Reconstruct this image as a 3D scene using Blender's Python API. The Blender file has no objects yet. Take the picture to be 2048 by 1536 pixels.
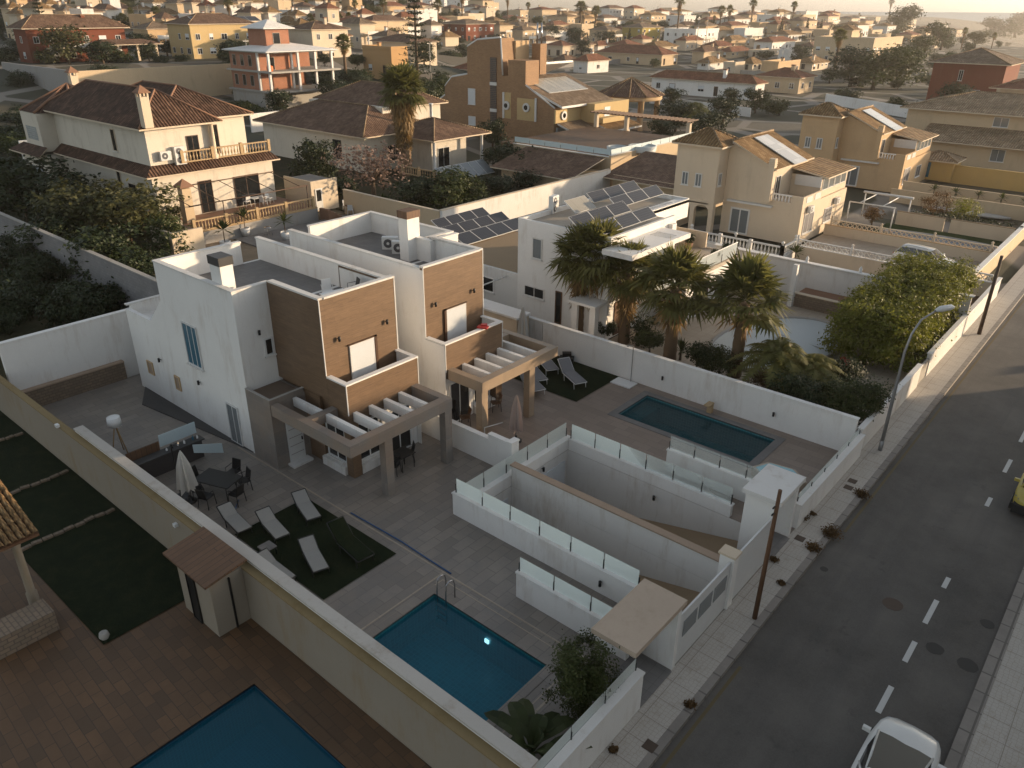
import bpy, math, random
from mathutils import Vector, Matrix
R = math.radians
sc = bpy.context.scene
C = sc.collection
# ------------------------------------------------------------------ camera
CAM = Vector((0, 0, 18.0)); YAW, PIT, ROL, FPX = -0.70362718, 0.45314738, 0.00903203, 1547.73
fw = Vector((math.sin(YAW)*math.cos(PIT), math.cos(YAW)*math.cos(PIT), -math.sin(PIT)))
rt0 = fw.cross(Vector((0, 0, 1))).normalized(); up0 = rt0.cross(fw)
rt = rt0*math.cos(ROL) + up0*math.sin(ROL); up = up0*math.cos(ROL) - rt0*math.sin(ROL)
cd = bpy.data.cameras.new("camera"); cam = bpy.data.objects.new("camera", cd); C.objects.link(cam)
cam.matrix_world = Matrix(((rt.x, up.x, -fw.x, CAM.x), (rt.y, up.y, -fw.y, CAM.y), (rt.z, up.z, -fw.z, CAM.z), (0, 0, 0, 1)))
cd.sensor_width = 36; cd.lens = FPX/2048*36; cd.clip_start = .3; cd.clip_end = 60000
sc.camera = cam
# ------------------------------------------------------------------ sky, sun, exposure
SUN_AZ, SUN_EL = 36, 8.0          # azimuth from +Y towards +X
w = bpy.data.worlds.new("World"); sc.world = w; w.use_nodes = True
nt = w.node_tree; bg = nt.nodes["Background"]
sky = nt.nodes.new("ShaderNodeTexSky"); sky.sky_type = 'NISHITA'; sky.sun_disc = False
sky.sun_elevation = R(SUN_EL); sky.sun_rotation = R(SUN_AZ); sky.altitude = 20
sky.air_density = 1.0; sky.dust_density = 1.2; sky.ozone_density = 1.0
hs = nt.nodes.new("ShaderNodeHueSaturation"); hs.inputs['Saturation'].default_value = .42; nt.links.new(sky.outputs[0], hs.inputs['Color']); nt.links.new(hs.outputs[0], bg.inputs[0]); bg.inputs[1].default_value = 0.145
sd = bpy.data.lights.new("sun", 'SUN'); sun = bpy.data.objects.new("sun", sd); C.objects.link(sun)
sd.energy = 4.0; sd.angle = R(0.8); sd.color = (1.0, 0.74, 0.47)
sdir = Vector((math.sin(R(SUN_AZ))*math.cos(R(SUN_EL)), math.cos(R(SUN_AZ))*math.cos(R(SUN_EL)), math.sin(R(SUN_EL))))
sun.rotation_euler = sdir.to_track_quat('Z', 'Y').to_euler(); sun.location = (0, 0, 60)
sc.view_settings.view_transform = 'Standard'; sc.view_settings.look = 'None'
sc.view_settings.gamma = 1; sc.view_settings.exposure = 0.9
# ------------------------------------------------------------------ survey helpers (photo survey -> world metres)
def ray(px, py): return rt*((px-1024)/FPX) - up*((py-768)/FPX) + fw
def P(px, py, z=0.0): d = ray(px, py); return CAM + d*((z-CAM.z)/d.z)
def G(px, py, z=0.0): p = P(px, py, z); return (p.x, p.y)
def PX(px, py, x): d = ray(px, py); p = CAM + d*((x-CAM.x)/d.x); return (p.y, p.z)
def PY(px, py, y): d = ray(px, py); p = CAM + d*((y-CAM.y)/d.y); return (p.x, p.z)
def sm(t): t = max(0, min(1, t)); return t*t*(3-2*t)
def T(x, y):
    r = math.hypot(x, y); az = math.degrees(math.atan2(x, y))
    h = 6.5*sm((r-155)/60)*sm((-az-42)/9) + 11*sm((r-230)/260)*sm((-az-38)/12)
    h += 9*sm((r-260)/340)*sm((-az-15)/7)*(1-sm((-az-42)/9)*.6)
    return h - 24*sm((r-520)/500)*sm((az+15)/6)
def PT(px, py, h=0.0):       # hits the terrain raised by h
    d = ray(px, py); t = 20.0
    while t < 3000:
        p = CAM + d*t
        if p.z < T(p.x, p.y) + h: return p
        t *= 1.01
    return CAM + d*3000
def PF(px, py, h=0.0):       # same, farthest crossing first
    d = ray(px, py); hh = math.hypot(d.x, d.y); r = 1350.0
    while r > 120:
        p = CAM + d*(r/hh)
        if abs(p.z - T(p.x, p.y) - h) < .35: return p
        r *= .995
    return None
def in_(p, *r): return any(a <= p[0] <= b and c <= p[1] <= d for a, b, c, d in r)
# ------------------------------------------------------------------ mesh builder
class MB:
    def __init__(s): s.v = []; s.f = []; s.m = []; s.sm = []
    def face(s, pts, m=0, smooth=False):
        n = len(s.v); s.v += [tuple(p) for p in pts]; s.f.append(tuple(range(n, n+len(pts)))); s.m.append(m); s.sm.append(smooth)
    def raw(s, vs, fs, m=0, smooth=False):
        n = len(s.v); s.v += [tuple(p) for p in vs]
        for f in fs: s.f.append(tuple(n+i for i in f)); s.m.append(m); s.sm.append(smooth)
        return s
    def box(s, x0, x1, y0, y1, z0, z1, m=0, top=None):
        if x0 > x1: x0, x1 = x1, x0
        if y0 > y1: y0, y1 = y1, y0
        v = [(x0,y0,z0),(x1,y0,z0),(x1,y1,z0),(x0,y1,z0),(x0,y0,z1),(x1,y0,z1),(x1,y1,z1),(x0,y1,z1)]
        s.raw(v, [(0,3,2,1),(0,1,5,4),(1,2,6,5),(2,3,7,6),(3,0,4,7)], m)
        s.raw([v[i] for i in (4,5,6,7)], [(0,1,2,3)], m if top is None else top)
        return s
    def obox(s, c, ax, L, W, H, m=0):   # oriented box: centre-bottom c, axis angle ax
        ca, sa = math.cos(ax), math.sin(ax); vs = []
        for z in (0, H):
            for a, b in ((-L/2,-W/2),(L/2,-W/2),(L/2,W/2),(-L/2,W/2)):
                vs.append((c[0]+a*ca-b*sa, c[1]+a*sa+b*ca, c[2]+z))
        return s.raw(vs, [(0,3,2,1),(0,1,5,4),(1,2,6,5),(2,3,7,6),(3,0,4,7),(4,5,6,7)], m)
    def prism(s, poly, z0, z1, m=0, top=None):    # poly ccw list of (x,y)
        n = len(poly)
        a = sum(poly[i][0]*poly[(i+1)%n][1]-poly[(i+1)%n][0]*poly[i][1] for i in range(n))
        if a < 0: poly = poly[::-1]
        for i in range(n):
            p, q = poly[i], poly[(i+1) % n]
            s.face([(p[0],p[1],z0),(q[0],q[1],z0),(q[0],q[1],z1),(p[0],p[1],z1)], m)
        s.face([(p[0],p[1],z1) for p in poly], m if top is None else top)
        s.face([(p[0],p[1],z0) for p in poly[::-1]], m)
        return s
    def wallpoly(s, prof, axis, a, b, m=0):  # profile [(h, z)] extruded along axis ('x' -> plane spans y; between x=a..b)
        n = len(prof)
        f = (lambda h, z, t: (t, h, z)) if axis == 'x' else (lambda h, z, t: (h, t, z))
        A = [f(h, z, a) for h, z in prof]; B = [f(h, z, b) for h, z in prof]
        s.face(A, m); s.face(B[::-1], m)
        for i in range(n): s.face([A[i], B[i], B[(i+1) % n], A[(i+1) % n]], m)
        return s
    def tube(s, pts, r, n=6, m=0, cap=True, smooth=True):
        rs = r if isinstance(r, (list, tuple)) else [r]*len(pts)
        pts = [Vector(p) for p in pts]; base = len(s.v); ref = None
        for i, p in enumerate(pts):
            d = (pts[min(i+1, len(pts)-1)] - pts[max(i-1, 0)]).normalized()
            if ref is None: ref = Vector((0,0,1)) if abs(d.z) < .9 else Vector((1,0,0))
            a = d.cross(ref).normalized(); b = a.cross(d).normalized(); ref = b
            for k in range(n):
                t = 2*math.pi*k/n; q = p + (a*math.cos(t)+b*math.sin(t))*rs[i]; s.v.append(tuple(q))
        for i in range(len(pts)-1):
            for k in range(n):
                s.f.append((base+i*n+k, base+i*n+(k+1)%n, base+(i+1)*n+(k+1)%n, base+(i+1)*n+k)); s.m.append(m); s.sm.append(smooth)
        if cap:
            s.f.append(tuple(base+k for k in range(n))[::-1]); s.m.append(m); s.sm.append(False)
            e = base+(len(pts)-1)*n; s.f.append(tuple(e+k for k in range(n))); s.m.append(m); s.sm.append(False)
        return s
    def lathe(s, c, prof, n=12, m=0, smooth=True):   # prof [(r,z)]
        base = len(s.v)
        for r, z in prof:
            for k in range(n):
                t = 2*math.pi*k/n; s.v.append((c[0]+r*math.cos(t), c[1]+r*math.sin(t), c[2]+z))
        for i in range(len(prof)-1):
            for k in range(n):
                s.f.append((base+i*n+k, base+i*n+(k+1)%n, base+(i+1)*n+(k+1)%n, base+(i+1)*n+k)); s.m.append(m); s.sm.append(smooth)
        if prof[-1][0] > 1e-4:
            e = base+(len(prof)-1)*n; s.f.append(tuple(e+k for k in range(n))); s.m.append(m); s.sm.append(False)
        return s
    def hip(s, x0, x1, y0, y1, z, h, ov=.5, th=.12, m=0, me=0, ridge=None):
        x0 -= ov; x1 += ov; y0 -= ov; y1 += ov
        s.box(x0, x1, y0, y1, z-th, z, me)
        W, D = x1-x0, y1-y0; z += .003
        if W >= D: k = D/2; A = (x0+k, (y0+y1)/2, z+h); B = (x1-k, (y0+y1)/2, z+h)
        else: k = W/2; A = ((x0+x1)/2, y0+k, z+h); B = ((x0+x1)/2, y1-k, z+h)
        a, b, c, d = (x0,y0,z), (x1,y0,z), (x1,y1,z), (x0,y1,z)
        if W > D+.01: s.face([a,b,B,A],m); s.face([b,c,B],m); s.face([c,d,A,B],m); s.face([d,a,A],m)
        elif D > W+.01: s.face([a,b,A],m); s.face([b,c,B,A],m); s.face([c,d,B],m); s.face([d,a,A,B],m)
        else:
            for p, q in ((a,b),(b,c),(c,d),(d,a)): s.face([p,q,A],m)
        s.hips = [(a,A),(b,A if D>=W else B),(c,B),(d,A if W>=D else B),(A,B)]
        return s
    def build(s, name, mats, parent=None, base=None, uvs=True):
        me = bpy.data.meshes.new(name)
        b = Vector(base) if base is not None else (BASE[parent] if parent is not None else Vector((0,0,0)))
        me.from_pydata([(p[0]-b.x, p[1]-b.y, p[2]-b.z) for p in s.v], [], s.f)
        mats = mats if isinstance(mats, (list, tuple)) else [mats]
        for m in mats: me.materials.append(m)
        me.polygons.foreach_set("material_index", s.m); me.polygons.foreach_set("use_smooth", s.sm)
        if uvs: uv = me.uv_layers.new(name="UVMap"); data = [0.0]*(2*len(me.loops))
        for p in (me.polygons if uvs else ()):
            n = p.normal
            if abs(n.z) > .985: u = Vector((1,0,0)); v = Vector((0,1,0))
            else:
                u = Vector((-n.y, n.x, 0)).normalized(); v = n.cross(u)
            for li in p.loop_indices:
                co = Vector(s.v[me.loops[li].vertex_index])
                data[2*li] = co.dot(u); data[2*li+1] = co.dot(v)
        if uvs: uv.data.foreach_set("uv", data)
        me.update()
        o = bpy.data.objects.new(name, me); C.objects.link(o)
        if parent is not None: o.parent = parent; BASE[o] = BASE[parent]
        else: o.location = b; BASE[o] = b
        return o
BASE = {}
def tag(o, label=None, cat=None, group=None, kind=None):
    if label: o['label'] = label
    if cat: o['category'] = cat
    if group: o['group'] = group
    if kind: o['kind'] = kind
    return o
def thing(name, label, cat, loc, group=None):
    o = bpy.data.objects.new(name, None); C.objects.link(o); o.location = loc; o.empty_display_size = .3
    BASE[o] = Vector(loc); return tag(o, label, cat, group)
def solo(name, mb, mats, label, cat, loc=None, group=None):
    if loc is None:
        xs = [v[0] for v in mb.v]; ys = [v[1] for v in mb.v]; zs = [v[2] for v in mb.v]
        loc = ((min(xs)+max(xs))/2, (min(ys)+max(ys))/2, min(zs))
    return tag(mb.build(name, mats, None, loc), label, cat, group)
def struct(name, mb, mats): return tag(mb.build(name, mats, None, (0,0,0)), kind='structure')
def kids(o): return [c for c in o.children]
def clone(o, loc, rz=0, sc_=1, label=None, group=None, par=None):
    c = o.copy(); C.objects.link(c)
    if par is None:
        c.location = loc; c.rotation_euler = (0, 0, rz); c.scale = (sc_,)*3 if not isinstance(sc_, tuple) else sc_
        BASE[c] = Vector(loc)
        if label: c['label'] = label
        if group: c['group'] = group
    else: c.parent = par
    for k in kids(o): clone(k, None, par=c)
    return c
class Proto:            # first use moves the model itself, later uses copy it
    def __init__(s, maker, name, cat): s.o = maker(); s.used = False; s.name = name; s.cat = cat
    def put(s, loc, rz=0, sc_=1, label=None, group=None):
        if not s.used:
            s.used = True; o = s.o; o.location = loc; o.rotation_euler = (0, 0, rz)
            o.scale = (sc_,)*3 if not isinstance(sc_, tuple) else sc_; tag(o, label, s.cat, group); return o
        return clone(s.o, loc, rz, sc_, label, group)
# ------------------------------------------------------------------ materials
M = {}
class N:
    def __init__(s, name):
        s.m = bpy.data.materials.new(name); s.m.use_nodes = True; s.t = s.m.node_tree
        s.b = s.t.nodes["Principled BSDF"]; s.out = s.t.nodes["Material Output"]; M[name] = s.m
    def n(s, ty, **k):
        o = s.t.nodes.new(ty)
        for a, b in k.items():
            if a.startswith('i_'): o.inputs[int(a[2:]) if a[2:].isdigit() else a[2:].replace('_', ' ')].default_value = b
            else: setattr(o, a, b)
        return o
    def l(s, a, b): s.t.links.new(a, b)
    def uv(s): return s.n('ShaderNodeUVMap').outputs[0]
    def obj(s): return s.n('ShaderNodeTexCoord').outputs['Object']
    def map(s, src, sc_=(1,1,1), rot=(0,0,0)):
        m = s.n('ShaderNodeMapping'); s.l(src, m.inputs[0]); m.inputs['Scale'].default_value = sc_; m.inputs['Rotation'].default_value = rot; return m.outputs[0]
    def noise(s, src, scale, det=4, rough=.6):
        o = s.n('ShaderNodeTexNoise'); s.l(src, o.inputs['Vector']); o.inputs['Scale'].default_value = scale
        o.inputs['Detail'].default_value = det; o.inputs['Roughness'].default_value = rough; return o.outputs['Fac']
    def ramp(s, fac, stops):
        r = s.n('ShaderNodeValToRGB'); s.l(fac, r.inputs[0]); e = r.color_ramp.elements
        while len(e) < len(stops): e.new(.5)
        for i, (p, c) in enumerate(stops): e[i].position = p; e[i].color = (*c, 1) if len(c) == 3 else c
        return r.outputs[0]
    def mix(s, fac, a, b, mode='MIX'):
        o = s.n('ShaderNodeMix', data_type='RGBA', blend_type=mode)
        for sl, x in ((0, fac), (6, a), (7, b)):
            if hasattr(x, 'links'): s.l(x, o.inputs[sl])
            elif isinstance(x, (int, float)): o.inputs[sl].default_value = x
            else: o.inputs[sl].default_value = (*x, 1)
        return o.outputs[2]
    def math(s, op, a, b=0.0):
        o = s.n('ShaderNodeMath', operation=op)
        for i, x in enumerate((a, b)):
            if hasattr(x, 'links'): s.l(x, o.inputs[i])
            else: o.inputs[i].default_value = x
        return o.outputs[0]
    def bump(s, h, st=.3, d=.02):
        o = s.n('ShaderNodeBump'); s.l(h, o.inputs['Height']); o.inputs['Strength'].default_value = st; o.inputs['Distance'].default_value = d
        s.l(o.outputs[0], s.b.inputs['Normal'])
    def col(s, c):
        if hasattr(c, 'links'): s.l(c, s.b.inputs['Base Color'])
        else: s.b.inputs['Base Color'].default_value = (*c, 1)
    def rough(s, r): s.b.inputs['Roughness'].default_value = r; return s
def sc3(c, k): return tuple(min(1, x*k) for x in c)
def plain(name, c, r=.6, metal=0, spec=.4):
    n = N(name); o = n.obj(); f = n.noise(o, 3.0, 3); n.col(n.mix(n.math('MULTIPLY', f, .5), c, sc3(c, .72)))
    n.rough(r); n.b.inputs['Metallic'].default_value = metal; n.b.inputs['Specular IOR Level'].default_value = spec; return n.m
def plaster(name, c, stain=.5, dirt=(.25,.19,.13)):
    n = N(name); o = n.n('ShaderNodeNewGeometry').outputs['Position']
    a = n.noise(o, .35, 5, .65); b = n.math('MULTIPLY', n.noise(n.map(o, (1.7, 1.7, .3)), 1.0, 5, .75), n.math('ADD', n.noise(o, .5, 3), .45)); d = n.noise(o, 9, 3)
    cc = n.mix(a, sc3(c, .86), sc3(c, 1.06)); cc = n.mix(n.math('MULTIPLY', n.ramp(b, [(.5,(0,0,0)),(.72,(1,1,1))]), stain*.55), cc, dirt)
    cc = n.mix(n.math('MULTIPLY', d, .16), cc, sc3(c, .6)); n.col(cc); n.rough(.88); n.b.inputs['Specular IOR Level'].default_value = .2
    n.bump(n.noise(o, 30, 2), .25, .01); return n.m
def tiles(name, c1, c2, c3):
    n = N(name); u = n.uv(); sp = n.n('ShaderNodeSeparateXYZ'); n.l(u, sp.inputs[0])
    uu = n.math('DIVIDE', sp.outputs[0], .28); vv = n.math('DIVIDE', sp.outputs[1], .4)
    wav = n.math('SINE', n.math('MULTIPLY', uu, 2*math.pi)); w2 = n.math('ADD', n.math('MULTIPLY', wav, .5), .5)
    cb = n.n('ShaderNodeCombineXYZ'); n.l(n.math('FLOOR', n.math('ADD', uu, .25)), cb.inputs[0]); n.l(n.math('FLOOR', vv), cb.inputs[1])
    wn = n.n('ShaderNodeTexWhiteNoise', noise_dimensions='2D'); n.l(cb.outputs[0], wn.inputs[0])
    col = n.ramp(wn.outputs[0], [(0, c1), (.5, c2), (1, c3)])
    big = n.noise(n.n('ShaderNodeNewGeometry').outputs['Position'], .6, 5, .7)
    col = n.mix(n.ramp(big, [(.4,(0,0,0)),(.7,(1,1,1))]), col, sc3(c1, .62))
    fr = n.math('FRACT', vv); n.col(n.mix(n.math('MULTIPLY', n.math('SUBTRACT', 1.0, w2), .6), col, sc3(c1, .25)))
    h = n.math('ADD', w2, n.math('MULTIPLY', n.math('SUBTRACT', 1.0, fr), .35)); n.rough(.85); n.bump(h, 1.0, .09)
    n.b.inputs['Specular IOR Level'].default_value = .25; return n.m
def blocks(name, c1, c2, mort, w_, h_, ms=.012, rough=.8, off=.5, mott=.35, bump=.4, dirt=None, rot=0, msmooth=.1):
    n = N(name); u = n.uv(); br = n.n('ShaderNodeTexBrick'); br.offset = off
    n.l(n.map(u, (1,1,1), (0,0,rot)) if rot else u, br.inputs['Vector'])
    br.inputs['Color1'].default_value = (*c1,1); br.inputs['Color2'].default_value = (*c2,1); br.inputs['Mortar'].default_value = (*mort,1)
    br.inputs['Scale'].default_value = 1; br.inputs['Mortar Size'].default_value = ms; br.inputs['Mortar Smooth'].default_value = msmooth
    br.inputs['Brick Width'].default_value = w_; br.inputs['Row Height'].default_value = h_; br.inputs['Bias'].default_value = 0
    g = n.n('ShaderNodeNewGeometry').outputs['Position']; a = n.noise(g, .5, 5, .7); b = n.noise(g, 6, 4, .7)
    c = n.mix(n.math('MULTIPLY', n.ramp(a, [(.4,(0,0,0)),(.65,(1,1,1))]), mott), br.outputs[0], dirt or sc3(c1, .5))
    c = n.mix(n.math('MULTIPLY', b, mott*.8), c, sc3(c1, .6)); n.col(c); n.rough(rough)
    n.bump(n.math('SUBTRACT', n.math('MULTIPLY', b, .3), br.outputs['Fac']), bump, .01); return n.m
def leaf(name, c1, c2, tr=.35):
    n = N(name); oi = n.n('ShaderNodeObjectInfo'); g = n.n('ShaderNodeNewGeometry')
    f = n.noise(g.outputs['Position'], 1.1, 3); ri = n.math('ADD', n.math('MULTIPLY', f, .8), n.math('MULTIPLY', oi.outputs['Random'], .35))
    c = n.ramp(ri, [(.25, c1), (.85, c2)]); 
    wn = n.n('ShaderNodeTexWhiteNoise'); n.l(n.n('ShaderNodeNewGeometry').outputs['Random Per Island'], wn.inputs[0]) if False else None
    c = n.mix(n.math('MULTIPLY', g.outputs['Random Per Island'], .5), c, sc3(c2, 1.35)); n.col(c); n.rough(.55)
    n.b.inputs['Specular IOR Level'].default_value = .3
    t = n.n('ShaderNodeBsdfTranslucent'); n.l(c, t.inputs[0]); mx = n.n('ShaderNodeMixShader'); mx.inputs[0].default_value = tr
    n.l(n.b.outputs[0], mx.inputs[1]); n.l(t.outputs[0], mx.inputs[2]); n.l(mx.outputs[0], n.out.inputs[0]); return n.m
def glassy(name, tint, alpha, r=.05, gl=1.0):   # thin pane: see-through mix
    n = N(name); tr = n.n('ShaderNodeBsdfTransparent'); tr.inputs[0].default_value = (*tint, 1)
    n.b.inputs['Base Color'].default_value = (*tint, 1); n.b.inputs['Roughness'].default_value = r
    mx = n.n('ShaderNodeMixShader'); fr = n.n('ShaderNodeFresnel'); fr.inputs[0].default_value = 1.5
    n.l(n.math('ADD', n.math('MULTIPLY', fr.outputs[0], gl), alpha), mx.inputs[0]); n.l(tr.outputs[0], mx.inputs[1]); n.l(n.b.outputs[0], mx.inputs[2]); n.l(mx.outputs[0], n.out.inputs[0]); return n.m
def water(name, c, deep):
    n = N(name); tr = n.n('ShaderNodeBsdfTransparent'); tr.inputs[0].default_value = (*c, 1)
    gl = n.n('ShaderNodeBsdfGlossy'); gl.inputs['Roughness'].default_value = .03
    g = n.n('ShaderNodeNewGeometry').outputs['Position']; b = n.n('ShaderNodeBump'); n.l(n.noise(g, 2.5, 3), b.inputs['Height']); b.inputs['Strength'].default_value = .7; b.inputs['Distance'].default_value = .03
    n.l(b.outputs[0], gl.inputs['Normal']); df = n.n('ShaderNodeBsdfDiffuse'); df.inputs[0].default_value = (*deep, 1)
    m1 = n.n('ShaderNodeMixShader'); m1.inputs[0].default_value = .35; n.l(tr.outputs[0], m1.inputs[1]); n.l(df.outputs[0], m1.inputs[2])
    fr = n.n('ShaderNodeFresnel'); fr.inputs[0].default_value = 1.33; n.l(b.outputs[0], fr.inputs['Normal'])
    m2 = n.n('ShaderNodeMixShader'); n.l(fr.outputs[0], m2.inputs[0]); n.l(m1.outputs[0], m2.inputs[1]); n.l(gl.outputs[0], m2.inputs[2]); n.l(m2.outputs[0], n.out.inputs[0]); return n.m
plaster('white', (.76,.745,.72), .7, (.42,.34,.27)); plaster('white2', (.67,.655,.63), .9, (.36,.29,.22)); plaster('cream', (.60,.50,.38), .4)
plaster('beige', (.55,.43,.29), .45); plaster('peach', (.52,.37,.22), .4); plaster('ochre', (.50,.34,.13), .3); plaster('olive', (.40,.31,.09), .3)
plaster('yellowish', (.50,.37,.19), .3); plaster('orange', (.46,.28,.13), .3); plaster('grey_render', (.30,.29,.28), .7); plaster('terracotta_red', (.17,.055,.033), .3)
plaster('concrete', (.36,.34,.31), .9); plaster('dirty_cream', (.28,.24,.19), 1.0, (.24,.17,.09)); plaster('brownwall', (.30,.22,.14), .6); plaster('coping_brown', (.36,.27,.2), .8)
plaster('ochre_cap', (.25,.185,.095), .9, (.17,.11,.04)); plaster('dark_top', (.16,.12,.09), .8)
tiles('tile_dark', (.07,.036,.022), (.12,.064,.04), (.175,.10,.065)); tiles('tile_brown', (.15,.085,.055), (.21,.13,.09), (.28,.18,.12))
tiles('tile_gold', (.24,.14,.06), (.32,.2,.09), (.40,.27,.14)); tiles('tile_red', (.22,.085,.045), (.28,.12,.07), (.34,.16,.09)); tiles('tile_pale', (.32,.22,.13), (.40,.29,.18), (.5,.38,.25))
tiles('tile_grey', (.2,.14,.09), (.27,.2,.14), (.34,.26,.19))
blocks('brick_ochre', (.34,.19,.09), (.25,.135,.065), (.30,.22,.14), .35, .12, .012, mott=.4); plaster('offwhite', (.62,.565,.48), .6)
blocks('brick_red', (.26,.075,.035), (.20,.06,.03), (.18,.12,.09), .3, .12, .012, mott=.4); blocks('hollow_brick', (.36,.13,.06), (.30,.11,.05), (.3,.24,.2), .3, .2, .015, mott=.4)
blocks('patio_tile', (.285,.248,.21), (.20,.173,.148), (.11,.097,.085), .9, .45, .01, .5, mott=.6, bump=.15, rot=R(90), dirt=(.15,.145,.145))
blocks('patio_tile2', (.27,.21,.17), (.205,.16,.13), (.13,.105,.085), .9, .45, .008, .5, mott=.45, bump=.15, dirt=(.2,.155,.12))
blocks('terrace_tile', (.20,.19,.18), (.17,.16,.155), (.12,.115,.11), .33, .33, .008, .7, 0, mott=.5, bump=.2)
blocks('terrace_warm', (.40,.34,.27), (.36,.3,.23), (.25,.2,.15), .5, .5, .008, .6, 0, mott=.3, bump=.2)
blocks('terracotta_paving', (.15,.08,.036), (.08,.048,.025), (.04,.026,.017), .62, .31, .012, .65, mott=.55, bump=.2, rot=R(3))
blocks('stone_clad', (.24,.215,.19), (.18,.165,.155), (.3,.27,.24), 1.2, .6, .005, .4, mott=.5, bump=.1, dirt=(.3,.2,.13))
blocks('stone_beam', (.34,.255,.175), (.27,.21,.15), (.36,.3,.22), .9, .45, .005, .4, mott=.5, bump=.1, dirt=(.22,.17,.14))
blocks('stone_rough', (.26,.19,.13), (.19,.15,.11), (.13,.1,.08), .3, .15, .02, .9, mott=.5, bump=1)
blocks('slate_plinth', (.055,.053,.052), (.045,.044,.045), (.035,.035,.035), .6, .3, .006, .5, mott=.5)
blocks('cmu', (.26,.25,.25), (.22,.215,.22), (.17,.165,.165), .4, .2, .012, .95, mott=.5, bump=.6)
blocks('kerbstone', (.30,.27,.24), (.27,.245,.22), (.10,.09,.08), .9, .95, .03, .85, 0, mott=.6, rot=R(90))
blocks('greywood', (.16,.085,.045), (.12,.065,.035), (.05,.03,.02), 3, .22, .012, .7, mott=.6, rot=R(90))
def woodclad(name, a, b):
    n = N(name); u = n.uv(); br = n.n('ShaderNodeTexBrick'); n.l(u, br.inputs['Vector']); br.offset = .37
    br.inputs['Color1'].default_value = (*a,1); br.inputs['Color2'].default_value = (*b,1); br.inputs['Mortar'].default_value = (*sc3(b,.45),1)
    br.inputs['Scale'].default_value = 1; br.inputs['Mortar Size'].default_value = .004; br.inputs['Brick Width'].default_value = 1.25; br.inputs['Row Height'].default_value = .2
    gr = n.noise(n.map(u, (1.2, 14, 1)), 1.6, 5, .65); g2 = n.noise(n.map(u, (.7, 3, 1)), 1.2, 4)
    c = n.mix(n.math('MULTIPLY', n.ramp(gr, [(.38,(0,0,0)),(.66,(1,1,1))]), .7), br.outputs[0], sc3(b, .42)); c = n.mix(n.math('MULTIPLY', g2, .4), c, sc3(a, 1.35))
    n.col(c); n.rough(.45); n.bump(n.math('SUBTRACT', gr, br.outputs['Fac']), .12, .006); return n.m
woodclad('wood', (.178,.112,.066), (.14,.088,.052))
def asphalt():
    n = N('asphalt'); g = n.n('ShaderNodeNewGeometry').outputs['Position']
    a = n.ramp(n.noise(g, .22, 6, .7), [(.35,(0,0,0)),(.65,(1,1,1))]); st = n.noise(n.map(g, (1.3, .07, 1)), 1, 4); f = n.noise(g, 22, 4, .8); k = n.noise(g, 1.1, 4, .75)
    c = n.mix(a, (.056,.050,.044), (.118,.106,.094)); c = n.mix(n.math('MULTIPLY', n.ramp(st, [(.45,(0,0,0)),(.7,(1,1,1))]), .5), c, (.05,.047,.045))
    c = n.mix(n.math('MULTIPLY', n.ramp(f, [(.35,(0,0,0)),(.75,(1,1,1))]), .4), c, (.15,.14,.125)); c = n.mix(n.math('MULTIPLY', n.ramp(k, [(.62,(0,0,0)),(.7,(1,1,1))]), .35), c, (.035,.032,.03))
    vo = n.n('ShaderNodeTexVoronoi', feature='DISTANCE_TO_EDGE'); n.l(n.map(g, (.13,.13,.13)), vo.inputs['Vector']); vo.inputs['Scale'].default_value = 1
    n.col(c); n.rough(.82); n.bump(f, .5, .012)
asphalt()
def hexpave():
    n = N('pavement_slabs'); u = n.uv(); g = n.n('ShaderNodeNewGeometry').outputs['Position']
    vo = n.n('ShaderNodeTexVoronoi', feature='DISTANCE_TO_EDGE'); vo.inputs['Scale'].default_value = 7.5; vo.inputs['Randomness'].default_value = .35; n.l(u, vo.inputs['Vector'])
    ln = n.ramp(vo.outputs[0], [(0,(1,1,1)),(.07,(0,0,0))]); a = n.noise(g, .45, 5, .7); br = n.n('ShaderNodeTexBrick'); n.l(u, br.inputs['Vector']); br.offset = 0
    br.inputs['Scale'].default_value = 1; br.inputs['Mortar Size'].default_value = .012; br.inputs['Brick Width'].default_value = .8; br.inputs['Row Height'].default_value = .8
    c = n.mix(a, (.37,.335,.29), (.50,.47,.43)); c = n.mix(n.math('MULTIPLY', ln, .5), c, (.2,.16,.12)); c = n.mix(n.math('MULTIPLY', br.outputs['Fac'], .6), c, (.16,.13,.1))
    b = n.noise(g, 2.2, 5, .8); c = n.mix(n.math('MULTIPLY', n.ramp(b, [(.52,(0,0,0)),(.72,(1,1,1))]), .45), c, (.24,.19,.13)); n.col(c); n.rough(.85); n.bump(n.math('SUBTRACT', 1, ln), .3, .006)
hexpave()
def soil(name, a, b, c_, s=.3):
    n = N(name); g = n.n('ShaderNodeNewGeometry').outputs['Position']; x = n.noise(g, s, 6, .7); y = n.noise(g, s*9, 5, .75)
    c = n.ramp(x, [(.3, a), (.5, b), (.72, c_)]); n.col(n.mix(n.math('MULTIPLY', y, .6), c, sc3(a, .6))); n.rough(.95); n.b.inputs['Specular IOR Level'].default_value = .1; n.bump(y, .8, .08)

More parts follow.
